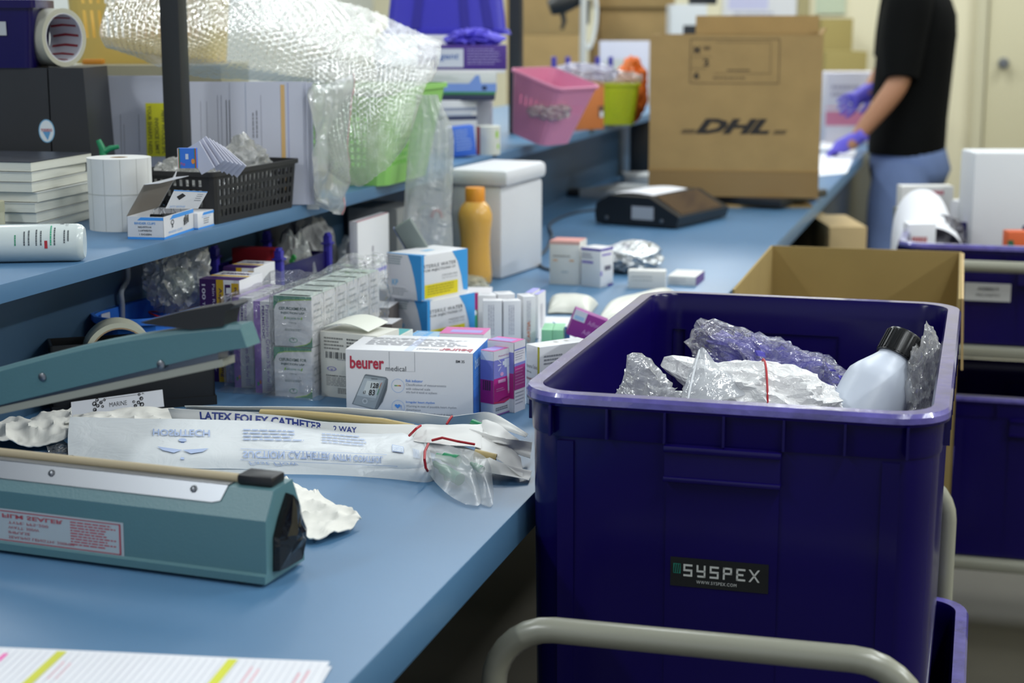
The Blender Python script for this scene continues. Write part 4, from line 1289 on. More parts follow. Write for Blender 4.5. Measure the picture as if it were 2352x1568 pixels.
# --- little purple bin with corner posts, under the shelf
bn = thing('post_bin', 'small purple stacking bin with corner posts under the shelf', 'bin', (0, 0, 0))
x0, x1, y0, y1 = -1.160, -1.05, 2.365, 2.565
q = MB()
for a, b in (((x0, y0, T + 0.003), (x1, y0 + 0.004, 0.976)), ((x0, y1 - 0.004, T + 0.003), (x1, y1, 0.976)), ((x0, y0, T + 0.003), (x0 + 0.004, y1, 0.976)), ((x1 - 0.004, y0, T + 0.003), (x1, y1, 0.976)), ((x0, y0, T + 0.001), (x1, y1, T + 0.004))):
    q.box(a, b)
obj('tray', q, M_NAVY, bn)
for xx in (x0, x1):
    for yy in (y0, y1):
        pm = MB().box((xx - 0.006, yy - 0.006, T + 0.001), (xx + 0.006, yy + 0.006, 1.003), r=0.001).box((xx - 0.0085, yy - 0.0085, 0.988), (xx + 0.0085, yy + 0.0085, 0.991)).box((xx - 0.003, yy - 0.007, 1.003), (xx + 0.003, yy + 0.007, 1.007))
        obj('post', pm, mat('violet_post', '3d37a8', 0.35), bn)
Mr = frame(V((-1.145, 2.400, T + 0.006)), (1, 0, 0), (0, 1, 0), (0, 0, 1))
def pr(p):
    p.rect('f', 0, 0, 0.92, 0.56, 'c9ccd8'); p.rect('f', 0.92, 0, 1, 1, 'a8242c', 0.0005)
    p.ell('f', 0.42, 0.3, 0.1, 0.16, '8f93a2', 0.0006, 20, 0.7)
carton('red_carton', 'red and grey carton standing in the purple post bin', 'carton', Tr(-1.112, 2.42, T + 0.006), (0.075, 0.03, 0.142), mat('red_carton', 'a8242c', 0.5), prints=pr)
o = bag('snack_bag', 'clear printed bag with red and green pattern in the purple post bin', V((-1.085, 2.50, T + 0.085)), (0.035, 0.028, 0.075), 61, film('printed_bag_film', 'f0f4f0', 0.5, 0.3), 0.2, sub=4)
rp = MB()
rnd = random.Random(2)
for k in range(9):
    c = V((-0.012 + rnd.uniform(-.012, .012), -0.0285, -0.0 + rnd.uniform(-.02, .02)))
    rp.lathe([(0.006, 0), (0.005, 0.002)], 10, M=Tr(c) @ Rx(pi / 2))
obj('red_print', rp, mat('red_print', 'c23030', 0.4), o)
rp = MB()
for k in range(8):
    c = V((0.012 + rnd.uniform(-.012, .014), -0.0285, 0.012 + rnd.uniform(-.03, .03)))
    rp.lathe([(0.005, 0), (0.004, 0.002)], 10, M=Tr(c) @ Rx(pi / 2))
obj('green_print', rp, mat('green_print', '3fae5c', 0.4), o)
bag('newsprint_wad', 'crumpled grey newsprint wad behind the purple post bin', V((-1.118, 2.64, T + 0.088)), (0.045, 0.06, 0.082), 63, mat('newsprint', 'a8a8a6', 0.8, var=0.25, vscale=60), 0.25, sub=4, floor=T + 0.001, cat='paper')
M_, sz = Tr(-1.115, 3.02, T), (0.10, 0.14, 0.155)
carton('grey_carton', 'plain grey carton in the shade under the shelf', 'carton', M_, sz, mat('grey_carton', '8d8f8e', 0.6))
bag('amber_pack', 'amber yellow pack lying behind the tall white cartons', V((-1.075, 2.70, T + 0.03)), (0.03, 0.05, 0.03), 66, mat('amber_pack', 'd2953a', 0.5), 0.15, sub=3, cat='pack')
bag('plastic_bag', 'white plastic bag heaped behind the tall red edged carton', atz(790, 690, T) + V((0, 0.06, 0.05)), (0.04, 0.04, 0.06), 67, film('white_bag_film', 'e8ebee', 0.75, 0.2), 0.25, sub=4, floor=T + 0.001)
bag('plastic_bag', 'limp pale bag lying at the foot of the orange bottle', atz(1062, 668, T) + V((0, 0, 0.012)), (0.045, 0.05, 0.016), 68, film('limp_bag_film', 'e2e0cc', 0.5, 0.3), 0.3, sub=4, floor=T + 0.001)

# ================================================================== loose things at the front of the bench
ZV = V((0, 0, 1))
def corners(o, du, dv):
    return lambda u, v: o + du * u + dv * v
# printed lists
ra = atz(757, 1527, T); rl = atz(0, 1494, T)
ux = (ra - rl).normalized()
vy = V((-ux.y, ux.x, 0))
for i, (lab, off, rot) in enumerate((('printed list sheet with yellow highlighter strokes, uppermost at the near bench corner', (0, 0), 0.0), ('printed list sheet peeping out under the highlighted one', (0.003, -0.006), -0.006))):
    o = ra + ux * off[0] + vy * off[1] + ZV * (0.0028 - 0.0016 * i)
    R_ = Rz(rot)
    fn = lambda u, v, o=o, R_=R_: o + R_ @ (-ux * 0.42 * (1 - u) - vy * 0.297 * (1 - v)) + ZV * 0.0006 * noise.noise(V((u * 3, v * 2, i)))
    sh = tag(obj('printed_list', MB().slab(fn, 14, 10, 0.0005), M_PAPER), lab, 'paper', 'printed list sheets')
    if i == 0:
        p = Print({'f': lambda u, v, l, fn=fn: fn(u, v) + ZV * (l + 0.0003)})
        for k in range(64):
            x = k / 64
            p.rect('f', x, 0.0, x + 0.0016, 0.985, 'c6c8d2', 0.0003)
        def strip(x0, x1, wd, col):
            p.poly('f', [(x0, 0.985), (x0 + wd, 0.985), (x1 + wd, 0.0), (x1, 0.0)], col, 0.0005)
        q0 = (atz(517, 1532, T) - o).dot(ux) / 0.42 + 1
        q1 = (atz(122, 1515, T) - o).dot(ux) / 0.42 + 1
        strip(q0, q0 - 0.02, 0.019, 'd3d61f'); strip(q1, q1 - 0.02, 0.019, 'cfd13f')
        q2 = (atz(8, 1510, T) - o).dot(ux) / 0.42 + 1
        p.rect('f', q2, 0.90, q2 + 0.010, 0.955, 'f072b8', 0.0005); p.rect('f', q2 - 0.022, 0.88, q2 - 0.006, 0.94, 'f072b8', 0.0005)
        for q, c in ((0.86, 'eebcc4'), (0.50, 'eebcc4'), (0.955, 'e9b0ba')):
            p.lines('f', q, 0.80, q + 0.03, 0.95, 2, c, int(q * 90), 0.3, vert=True)
        p.done(sh)

# ---- catheter pouches
def zrow(pts, z0, z1=None):
    n_ = len(pts) - 1
    return [atz(x, y, T + (z0 if z1 is None else z0 + (z1 - z0) * i / n_)) for i, (x, y) in enumerate(pts)]
POUCH = film('catheter_pouch_film', 'edf1f3', 0.92, 0.08, 0.18, 20, 0.25, through=0.15)
PAPERB = mat('pouch_backing_paper', 'e9e9e6', 0.6)
NV = V((0.05, -0.45, 0.89)).normalized()
suc = [zrow([(157, 1064), (330, 1072), (545, 1077), (740, 1080), (880, 1088), (968, 1096), (990, 1086)], 0.004),
       zrow([(156, 1010), (330, 1022), (545, 1030), (740, 1034), (880, 1044), (962, 1056), (985, 1054)], 0.018, 0.024),
       zrow([(161, 958), (330, 962), (545, 966), (740, 974), (880, 984), (958, 1008), (978, 1019)], 0.030)]
suf = patch(suc)
sfn = lambda u, v: suf(u, v) + NV * (0.0022 * noise.noise(V((u * 6, v * 2, 2))) + 0.0006 * noise.noise(V((u * 20, v * 5, 5))))
def tail(name, rows, parent, m, th=0.0006, seed=0, n=(14, 8)):
    f = patch(rows)
    g = lambda u, v: f(u, v) + NV * (0.003 * noise.noise(V((u * 3 + seed, v * 3, seed))))
    return obj(name, MB().slab(g, n[0], n[1], th), m, parent)
sp = tag(obj('suction_pouch', MB().slab(sfn, 60, 16, 0.0012), POUCH), 'long milky suction catheter pouch with pale blue print, uppermost of the banded bunch', 'catheter pouch', 'suction catheter pouches')
p = Print({'f': lambda u, v, l: sfn(u, v) + NV * (l + 0.0018)})
LB = 'a9badb'
p.text('f', 'SUCTION CATHETER WITH CONTROL', 0.345, 0.27, 0.665, 0.43, LB, bold=0.02, flipv=True)
p.rect('f', 0.34, 0.475, 0.68, 0.485, LB); p.rect('f', 0.34, 0.225, 0.72, 0.235, LB)
p.text('f', 'Fast Flow', 0.355, 0.10, 0.45, 0.19, LB, shear=0.25, flipv=True)
p.text('f', 'HOSPITECH', 0.185, 0.665, 0.285, 0.77, LB, bold=0.02, flipv=True)
p.lines('f', 0.345, 0.60, 0.47, 0.80, 4, LB, 3, 0.35); p.lines('f', 0.50, 0.60, 0.62, 0.78, 4, LB, 4, 0.35)
for sg in (-1, 1):
    p.poly('f', [(0.238, 0.40), (0.238 + sg * 0.045, 0.46), (0.238 + sg * 0.035, 0.38), (0.238 + sg * 0.015, 0.33)], LB)
p.rect('f', 0.235, 0.20, 0.241, 0.62, LB); p.ell('f', 0.238, 0.60, 0.007, 0.03, LB)
p.rect('f', 0.70, 0.56, 0.75, 0.68, LB, 0.0003); p.rect('f', 0.703, 0.575, 0.747, 0.665, 'dbe4ec', 0.0005); p.text('f', 'STERILE EO', 0.706, 0.59, 0.744, 0.65, LB, flipv=True, lift=0.0007)
p.bars('f', 0.80, 0.50, 0.845, 0.70, 14, 'bccadf')
p.done(sp)
t1 = [[atz(986, 1086, T + 0.012), atz(1010, 1118, T + 0.008), atz(1050, 1148, T + 0.004), atz(1072, 1158, T + 0.003)],
      [atz(984, 1052, T + 0.026), atz(1040, 1075, T + 0.024), atz(1075, 1110, T + 0.014), atz(1103, 1157, T + 0.004)],
      [atz(980, 1022, T + 0.030), atz(1038, 1024, T + 0.034), atz(1075, 1058, T + 0.03), atz(1098, 1105, T + 0.012)]]
pe1 = tail('pouch_end', t1, sp, film('pouch_end_film', 'eef2f3', 0.26, 0.05, 0.2, 22, 0.25), seed=1)
GRN = mat('green_connector', '1f8a5c', 0.35)
def connector(a, b, r, parent, fork=True):
    a, b = V(a), V(b)
    mb = MB().tube([a, a.lerp(b, 0.3), a.lerp(b, 0.35), a.lerp(b, 0.8), a.lerp(b, 0.82), b], [r * 0.55, r * 0.6, r, r, r * 1.15, r * 1.15], 16)
    if fork:
        m_ = a.lerp(b, 0.5)
        mb.tube([m_, m_ + (a - b).normalized() * 0.002 - ZV * 0.010 + RT * 0.002], [r * 0.75, r * 0.7], 12)
    o = obj('connector', mb, GRN, parent)
    return o
connector(atz(998, 1064, T + 0.018), atz(1056, 1101, T + 0.010), 0.0062, pe1)
sp2 = tag(obj('suction_pouch', MB().slab(lambda u, v: suf(u, v) + V((0.006, -0.004, -0.0055)), 40, 10, 0.001), POUCH), 'milky suction catheter pouch lying directly under the uppermost one', 'catheter pouch', 'suction catheter pouches')
t2 = [[atz(1002, 1050, T + 0.020), atz(1045, 1080, T + 0.012), atz(1075, 1112, T + 0.006), atz(1100, 1155, T + 0.003)],
      [atz(1000, 1034, T + 0.026), atz(1060, 1050, T + 0.028), atz(1100, 1085, T + 0.02), atz(1132, 1158, T + 0.003)],
      [atz(998, 1022, T + 0.03), atz(1062, 1030, T + 0.034), atz(1115, 1050, T + 0.03), atz(1128, 1075, T + 0.02)]]
pe2 = tail('pouch_end', t2, sp2, film('pouch_end_film', 'eef2f3', 0.26, 0.05, 0.2, 22, 0.25), seed=4)
connector(atz(1003, 1046, T + 0.026), atz(1052, 1058, T + 0.024), 0.0058, pe2, False)
connector(atz(1082, 1064, T + 0.024), atz(1107, 1079, T + 0.02), 0.0040, pe2, False)
def band(lab, pts, grp='red rubber bands on the catheter bunches'):
    return tag(obj('rubber_band', MB().tube(pts, 0.0015, 8), M_BAND), lab, 'rubber band', grp)
bx = lambda x, y, z: atz(x, y, T + z)
band('red rubber band around the green tipped suction pouches', [bx(984, 1019, 0.034), bx(976, 1036, 0.034), bx(975, 1055, 0.030), bx(978, 1074, 0.020), bx(986, 1089, 0.006)])
# foley pouches behind
def foley(lab, rows, tailrows=None, txt=None, m=PAPERB, seed=1, name='foley_pouch'):
    f = patch(rows)
    g = lambda u, v: f(u, v) + NV * (0.002 * noise.noise(V((u * 6, v * 2, seed))))
    o = tag(obj(name, MB().slab(g, 48, 8, 0.0009), m), lab, 'catheter pouch', 'foley catheter pouches')
    if txt:
        p = Print({'f': lambda u, v, l: g(u, v) + NV * (l + 0.0006)})
        txt(p)
        p.done(o)
    for k, tr_ in enumerate(tailrows or []):
        tail('pouch_end', tr_, o, m, seed=seed + k * 3)
    return o
def pr_d(p):
    p.text('f', 'www.gelpharma.com', 0.62, 0.50, 0.83, 0.80, '6a72a8', bold=0.01)
    p.text('f', 'Pvt Ltd', 0.76, 0.84, 0.84, 0.98, '9a9ca8')
    p.text('f', '19-05-2030', 0.925, 0.30, 0.992, 0.62, '3a4274', bold=0.015)
    p.rect('f', 0.895, 0.45, 0.91, 0.75, '3a4fa8')
foley('white foley pouch with a use-by date, farthest back, by the monitor carton',
      [zrow([(432, 945), (600, 950), (760, 954), (880, 962), (960, 972), (1024, 982)], 0.012), zrow([(424, 932), (606, 934), (760, 935), (850, 940), (950, 947), (1036, 957)], 0.030)],
      [[[bx(1020, 985, 0.016), bx(1080, 975, 0.02), bx(1150, 985, 0.02), bx(1208, 1004, 0.012)], [bx(1032, 957, 0.034), bx(1085, 950, 0.036), bx(1140, 952, 0.034), bx(1213, 996, 0.014)]]], pr_d, seed=2)
TAN = mat('tan_catheter', 'b7a26c', 0.45)
tn = foley('opened looking foley pouch showing the tan catheter inside, in the middle of the bunch',
      [zrow([(440, 960), (600, 962), (760, 966), (880, 976), (960, 990)], 0.008), zrow([(432, 944), (600, 946), (760, 952), (880, 962), (962, 980)], 0.024)], seed=5)
obj('catheter', MB().tube([bx(600, 950, 0.024), bx(690, 953, 0.027), bx(780, 960, 0.027), bx(880, 971, 0.026), bx(950, 985, 0.022)], 0.006, 12), TAN, tn)
def pr_c(p):
    p.text('f', 'LATEX FOLEY CATHETER', 0.135, 0.28, 0.58, 0.80, '2f3f8c', bold=0.035)
    p.rect('f', 0.13, 0.20, 0.60, 0.24, '2f3f8c')
    p.text('f', '2 WAY', 0.62, 0.30, 0.70, 0.66, '2f3f8c', bold=0.02)
foley('white foley catheter pouch with bold navy lettering, nearest the suction pouches',
      [zrow([(398, 968), (500, 975), (632, 986), (753, 998), (880, 1012), (945, 1016)], 0.022), zrow([(386, 937), (500, 943), (632, 953), (753, 968), (880, 974), (962, 977)], 0.038)],
      [[[bx(950, 1012, 0.03), bx(1020, 1020, 0.034), bx(1105, 1030, 0.03)], [bx(962, 976, 0.042), bx(1040, 975, 0.046), bx(1110, 972, 0.042)]],
       [[bx(1090, 1030, 0.03), bx(1150, 1060, 0.02), bx(1202, 1098, 0.006)], [bx(1110, 985, 0.038), bx(1150, 1010, 0.03), bx(1196, 1052, 0.012)]]], pr_c, seed=7)
for lab, rows, ends, sd in (
        ('white foley pouch end spreading out toward the purple tote, lowest of the bunch', [zrow([(700, 1005), (850, 1018), (950, 1024)], 0.012), zrow([(700, 985), (850, 990), (958, 994)], 0.022)],
         [[[bx(950, 1024, 0.014), bx(1080, 1070, 0.014), bx(1150, 1090, 0.01), bx(1215, 1103, 0.004)], [bx(958, 994, 0.03), bx(1080, 1030, 0.028), bx(1150, 1062, 0.02), bx(1222, 1082, 0.006)]]], 11),
        ('white foley pouch with a bent up end between the dated and the lettered pouches', [zrow([(720, 992), (850, 1000), (960, 1002)], 0.018), zrow([(720, 975), (850, 980), (966, 984)], 0.028)],
         [[[bx(960, 1002, 0.022), bx(1070, 1015, 0.026), bx(1140, 1028, 0.022), bx(1218, 1052, 0.010)], [bx(966, 984, 0.036), bx(1080, 985, 0.042), bx(1150, 1005, 0.036), bx(1222, 1016, 0.02)]],
          [[bx(1105, 1010, 0.03), bx(1150, 1018, 0.03), bx(1190, 1025, 0.02)], [bx(1108, 965, 0.046), bx(1140, 972, 0.044), bx(1192, 1010, 0.026)]]], 13)):
    foley(lab, rows, ends, None, seed=sd)
gf = obj('connector', MB().tube([bx(1085, 975, 0.036), bx(1130, 985, 0.034)], [0.007, 0.003], 12), GRN, bpy.data.objects['foley_pouch'])
tnc = obj('catheter', MB().tube([bx(1090, 1042, 0.026), bx(1140, 1052, 0.022)], [0.006, 0.005], 12), TAN, tn)
band('red rubber band around the lettered foley pouch', [bx(966, 977, 0.047), bx(956, 984, 0.046), bx(948, 992, 0.042), bx(940, 1000, 0.036)])
band('red rubber band over the dated foley pouch', [bx(1038, 956, 0.042), bx(1032, 964, 0.041), bx(1026, 974, 0.037)])
band('dark red rubber band lying flat between the two banded bunches', [bx(992, 1011, 0.038), bx(1016, 1005, 0.042), bx(1050, 1013, 0.042), bx(1090, 1020, 0.036)])

# ---- tissues, film, storage box, basket
def cloth(name, label, rows, amp, sc, seed, m=None, n=(36, 24), lift=0.004, cat='tissue'):
    f = patch(rows)
    def g(u, v):
        p = f(u, v)
        r = 1 - abs(noise.noise(V((p.x * sc + seed, p.y * sc, seed)))) * 2
        r2 = 1 - abs(noise.noise(V((p.x * sc * 2.3, p.y * sc * 2.3 + seed, 3)))) * 2
        return p + V((0, 0, lift + amp * (max(0, r) ** 2 + 0.35 * max(0, r2))))
    return tag(obj(name, MB().slab(g, n[0], n[1], 0.0012), m or mat('soft_tissue', 'eceae2', 0.9)), label, cat)
cloth('tissue', 'folded white tissue on the bench behind the sealer end', [zrow([(640, 1225), (690, 1240), (726, 1253), (800, 1230), (829, 1212)], 0.0), zrow([(640, 1165), (690, 1185), (745, 1195), (790, 1200), (828, 1208)], 0.003), zrow([(640, 1110), (690, 1128), (730, 1148), (775, 1175), (806, 1187)], 0.003)], 0.006, 28, 3)
cloth('tissue', 'crumpled white tissue strip along the sealer, beside the catheter pouches', [zrow([(-60, 1045), (30, 1040), (100, 1037), (165, 1030)], 0.0), zrow([(-60, 1012), (30, 1008), (100, 1000), (165, 985)], 0.008), zrow([(-60, 1000), (30, 985), (90, 975), (165, 962)], 0.004)], 0.010, 24, 9)
cloth('tissue', 'flat white tissue lying between the marine labelled box and the pouches', [zrow([(150, 985), (260, 980), (440, 975)], 0.012), zrow([(170, 962), (270, 952), (400, 946)], 0.012)], 0.004, 30, 14)
fo = patch([zrow([(120, 1062), (200, 1068), (280, 1078), (350, 1082)], 0.002), zrow([(100, 1012), (140, 1010), (152, 1030), (160, 1055)], 0.006)])
tag(obj('film_scrap', MB().slab(lambda u, v: fo(u, v) + V((0, 0, 0.006 * abs(noise.noise(V((u * 7, v * 4, 1)))))), 40, 12, 0.0004), film('scrap_film', 'eef2f6', 0.18, 0.5, 1.0, 30, 0.08)), 'clear plastic film scrap poking out between the sealer and the suction pouches', 'film')

fa, fb = atz(124, 955, T), atz(495, 928, T)
xb = (fb - fa).normalized(); yb = V((-xb.y, xb.x, 0))
LBx = (fb - fa).length; hBx = 0.092; dBx = 0.058
MBx = frame((fa + fb) / 2 + yb * dBx / 2, xb, yb, (0, 0, 1))
sb = thing('desk_tray', 'black open desk box with a white marine label leaning on the bench back', 'storage box', M=MBx)
q = MB()
for a, b in (((-LBx / 2, -dBx / 2, 0.0), (LBx / 2, -dBx / 2 + 0.003, hBx)), ((-LBx / 2, dBx / 2 - 0.003, 0), (LBx / 2, dBx / 2, hBx)), ((-LBx / 2, -dBx / 2, 0), (-LBx / 2 + 0.003, dBx / 2, hBx)), ((LBx / 2 - 0.003, -dBx / 2, 0), (LBx / 2, dBx / 2, hBx)), ((-LBx / 2, -dBx / 2, 0), (LBx / 2, dBx / 2, 0.003)), ((-LBx / 2 - 0.002, -dBx / 2 - 0.002, 0), (LBx / 2 + 0.002, dBx / 2, 0.012))):
    q.box(a, b)
obj('shell', q, M_BLACK, sb)
def infront(px, py, k=0.001):
    r = sight(px, py); o = fa - yb * k
    t = (o - C0).dot(yb) / r.dot(yb)
    return MBx.inverted() @ (C0 + r * t)
c_ = [infront(165, 962, 0.022), infront(377, 933, 0.022), infront(373, 894, 0.003), infront(163, 923, 0.003)]
p = Print({'f': lambda u, v, l: (c_[0].lerp(c_[1], u)).lerp(c_[3].lerp(c_[2], u), v) + V((0, -l, 0))})
p.rect('f', 0, 0, 1, 1, 'e2e4ea', 0.0004)
p.text('f', 'MARINE', 0.41, 0.40, 0.60, 0.66, '3a3c42', lift=0.0008)
K = '1c1d20'
p.rect('f', 0.36, 0.90, 0.80, 0.915, K, 0.0008); p.rect('f', 0.24, 0.13, 0.66, 0.145, K, 0.0008)
def curl(cx, cy, s_, flip):
    rnd = random.Random(5)
    sx, sy = (-1, -1) if flip else (1, 1)
    for (dx, dy, r_) in ((0.00, 0.10, .040), (0.03, 0.30, .030), (0.07, 0.12, .030), (0.0, -0.25, .034), (0.035, -0.05, .03), (0.085, -0.12, .024), (0.11, 0.24, .022), (0.02, -0.5, .024)):
        p.ell('f', cx + sx * dx, cy + sy * dy, r_ * 0.62, r_ * 3.4, K, 0.0009, 14, 0.52)
        p.ell('f', cx + sx * (dx + r_ * 0.3), cy + sy * (dy - r_ * 1.2), r_ * 0.3, r_ * 1.5, K, 0.0009, 10)
    for k in range(8):
        t = k / 7
        p.ell('f', cx + sx * (-0.02 + 0.15 * t), cy + sy * (-0.55 + 0.95 * t ** 0.6), 0.005, 0.03, K, 0.0009, 8)
curl(0.25, 0.62, 1, False); curl(0.76, 0.40, 1, True)
p.done(sb, 'marine_label')
tc = MBx @ V((-LBx / 2 + 0.088, 0.0, 0.0475 + 0.0035))
tr_ = thing('tape_roll', 'pale tape roll standing in the black marine labelled box', 'tape roll', M=frame(tc - yb * 0.022 + ZV * 0.020, xb, ZV, -yb) @ Tr(0, 0, -0.044))
obj('tape', MB().ring(0.039, 0.0455, 0, 0.044, 48), mat('cream_tape', 'c9c9b4', 0.35), tr_)
obj('core', MB().ring(0.037, 0.039, 0, 0.044, 48), mat('card_core', 'a58c6c', 0.8), tr_)

def perim(W, L, z, r, mW, mL, bar=0.45, nc=3):
    """loop round a rounded rectangle; straight sides split into bar, hole, bar, ...; returns points and flags of hole segments"""
    pts, flag = [], []
    def side(a, b, m):
        a, b = V(a), V(b)
        if m == 0:
            pts.append(a); flag.append(0); return
        unit = 1 / (m + (m + 1) * bar / (1 - bar))
        x = 0
        wb, wh = unit * bar / (1 - bar), unit
        for k in range(m):
            pts.append(a.lerp(b, x)); flag.append(0); x += wb
            pts.append(a.lerp(b, x)); flag.append(1); x += wh
        pts.append(a.lerp(b, x)); flag.append(0)
    def corner(cx, cy, a0):
        for k in range(nc):
            a = radians(a0 + 90 * k / nc)
            pts.append(V((cx + r * cos(a), cy + r * sin(a), z))); flag.append(0)
    x, y = W / 2, L / 2
    side((-x + r, -y, z), (x - r, -y, z), mW); corner(x - r, -y + r, -90)
    side((x, -y + r, z), (x, y - r, z), mL); corner(x - r, y - r, 0)
    side((x - r, y, z), (-x + r, y, z), mW); corner(-x + r, y - r, 90)
    side((-x, y - r, z), (-x, -y + r, z), mL); corner(-x + r, -y + r, 180)
    return pts, flag

def basket(name, label, M, W, L, H, m, taper=0.1, mW=8, mL=12, rows=4, bar=0.45, vbar=0.4, r=0.015, rim=0.003, z0=0.12, z1=0.90, group=None, lip=0.004, cat='basket'):
    t = thing(name, label, cat, M=M, group=group)
    lv = [0.0, z0]
    flags = [0, 0]
    unit = (z1 - z0) / (rows + (rows - 1) * vbar / (1 - vbar)) if rows else 0
    z = z0
    lv = [(0.0, 0)]
    for k in range(rows):
        lv.append((z, 1)); z += unit
        lv.append((z, 0)); z += unit * vbar / (1 - vbar)
    lv.append((1.0, 0))
    mb = MB()
    vs, n = [], 0
    for zz, _ in lv:
        s_ = 1 - taper * (1 - zz)
        pts, fl = perim(W * s_, L * s_, zz * H, r, mW, mL, bar)
        n = len(pts); vs += pts
    fs = []
    for k in range(len(lv) - 1):
        for i in range(n):
            if lv[k][1] and fl[i]: continue
            fs.append((k * n + i, k * n + (i + 1) % n, (k + 1) * n + (i + 1) % n, (k + 1) * n + i))
    fs.append(tuple(range(n - 1, -1, -1)))
    mb.add(vs, fs)
    b = obj('tub', mb, m, t, flat=True)
    sm = b.modifiers.new('thickness', 'SOLIDIFY'); sm.thickness = 0.0018; sm.offset = 0
    top = vs[-n:]
    rm = MB().tube([V((p.x, p.y, H)) for p in top] + [V((top[0].x, top[0].y, H))], rim, 8, caps=False)
    rm2 = [V((p.x * (1 + 2 * lip / W), p.y * (1 + 2 * lip / L), H)) for p in top]
    o2 = MB()
    o2.loft([[V((p.x, p.y, H + rim * 0.4)) for p in top], [p + V((0, 0, rim * 0.4)) for p in rm2], [p - V((0, 0, rim * 1.8)) for p in rm2], [V((p.x, p.y, H - rim * 1.8)) for p in top]], cap0=False, cap1=False)
    obj('rim', o2, m, t)
    return t

BLUEB = mat('bright_blue_plastic', '3a80ea', 0.35)
Mb = Tr(-1.113, 2.128, T) @ Rz(-0.10)
bk = basket('blue_basket', 'bright blue oval plastic basket with a clear bag in it under the shelf', Mb, 0.112, 0.29, 0.105, BLUEB, taper=0.16, mW=3, mL=9, rows=1, bar=0.72, r=0.05, rim=0.004, z0=0.30, z1=0.66)
obj('price_sticker', MB().box((-0.047, -0.108, 0.080), (-0.0455, -0.088, 0.1035)), mat('sticker_paper', 'ccd0d8', 0.6), bk)
cg = atd(392, 655, 2.37)
cbag = bag('plastic_bag', 'clear knotted plastic bag of pale parts bulging out of the bright blue basket', V((-1.108, 2.135, 0.992)), (0.042, 0.048, 0.052), 71, film('knotted_bag_film', 'eef1f2', 0.32, 0.45, 0.7, 30), 0.22, peak=[((0.1, -0.1, 1), 30, 0.55), ((0.6, 0.3, 0.5), 12, 0.2)])
obj('rubber_band', MB().tube([V((0.040 * cos(a), 0.046 * sin(a), -0.052 + 0.004 * sin(2 * a))) for a in [2 * pi * k / 24 for k in range(25)]], 0.0014, 8), M_BAND, cbag)
obj('pale_parts', crumple((0, 0, -0.012), (0.022, 0.028, 0.026), 73, 0.15, 3), mat('pale_plastic', 'b9c4b8', 0.5), cbag, ang=25)
cbl = [atx(291, 600, XB + 0.006), atx(294, 640, XB + 0.008), atx(279, 668, XB + 0.010), atx(281, 700, XB + 0.010), atx(281, 760, XB + 0.008)]
cpts = [cr(cbl, k / 16) for k in range(17)]
tag(obj('cable', MB().tube(cpts, 0.0038, 10), mat('grey_cable', 'a5adb4', 0.5)), 'grey cable hanging from under the shelf behind the blue basket', 'cable')

# ================================================================== scale, courier carton, things beyond
SB = mat('scale_black', '1b1e22', 0.4)
a, b = atz(1369, 514, T), atz(1553, 527, T)
xs = (b - a).normalized(); ys = V((-xs.y, xs.x, 0)); Ls = (b - a).length
Msc = frame(a, xs, ys, (0, 0, 1))
sc = thing('bench_scale', 'black bench scale whose platform holds the big brown courier carton', 'scale', M=Msc)
hS = height_at(a, 446) - T
prof = [(0, 0.004), (Ls, 0.004), (Ls * 1.03, 0.03), (Ls * 0.66, hS), (Ls * 0.16, hS), (Ls * 0.0, hS * 0.72), (-0.004, hS * 0.35)]
q = MB().loft([[(x, 0.0, z) for x, z in prof], [(x, 0.30, z * 0.98) for x, z in prof]])
obj('housing', q, SB, sc, flat=True)
for fx in (0.02, Ls - 0.02):
    for fy in (0.02, 0.28):
        obj('foot', MB().lathe([(0.012, 0), (0.012, 0.0045)], 16, M=Tr(fx, fy, 0)), M_BLACK, sc)
obj('rating_plate', MB().box((Ls * 0.45, -0.0008, hS * 0.25), (Ls * 0.72, 0.0, hS * 0.68)), mat('rating_plate', 'a9aeb4', 0.5), sc)
for fx in (0.03, Ls * 0.82):
    obj('screw', MB().lathe([(0.005, 0), (0.004, 0.002)], 12, M=Tr(fx, -0.0002, hS * 0.24) @ Rx(pi / 2)), M_STEEL, sc)
obj('display_lens', MB().add([(Ls * 0.68, 0.03, hS + 0.0005), (Ls * 1.0, 0.03, 0.0345), (Ls * 1.0, 0.27, 0.034), (Ls * 0.68, 0.27, hS * 0.98 + 0.0005)], [(0, 1, 2, 3)]), mat('lens_brown', '4a3c32', 0.15), sc, flat=True)
dA, dB = atz(1489, 449, T + 0.03), atz(1879, 455, T + 0.03)
xd2 = (dB - dA).normalized(); yd2 = V((-xd2.y, xd2.x, 0)); LD = (dB - dA).length
HD = height_at(dA, 80) - (T + 0.03)
DD = 0.40
MD = frame((dA + dB) / 2 + yd2 * DD / 2, xd2, yd2, (0, 0, 1))
ix = Msc.inverted()
c0_ = ix @ ((dA + dB) / 2 + yd2 * DD / 2)
obj('platform', MB().box((c0_.x - LD * 0.36, c0_.y - DD * 0.44, 0.008), (c0_.x + LD * 0.47, c0_.y + DD * 0.42, 0.0295), r=0.003), SB, sc)
CD = thing('courier_carton', 'large brown courier carton with black lettering standing on the bench scale', 'carton', M=MD)
q = MB()
w2, d2 = LD / 2, DD / 2
q.box((-w2, -d2, 0), (w2, d2, 0.004)).box((-w2, -d2, 0), (w2, -d2 + 0.005, HD)).box((-w2, d2 - 0.005, 0), (w2, d2, HD)).box((-w2, -d2 + 0.0051, 0), (-w2 + 0.005, d2 - 0.0051, HD)).box((w2 - 0.005, -d2 + 0.0051, 0), (w2, d2 - 0.0051, HD))
obj('body', q, M_CARD, CD)
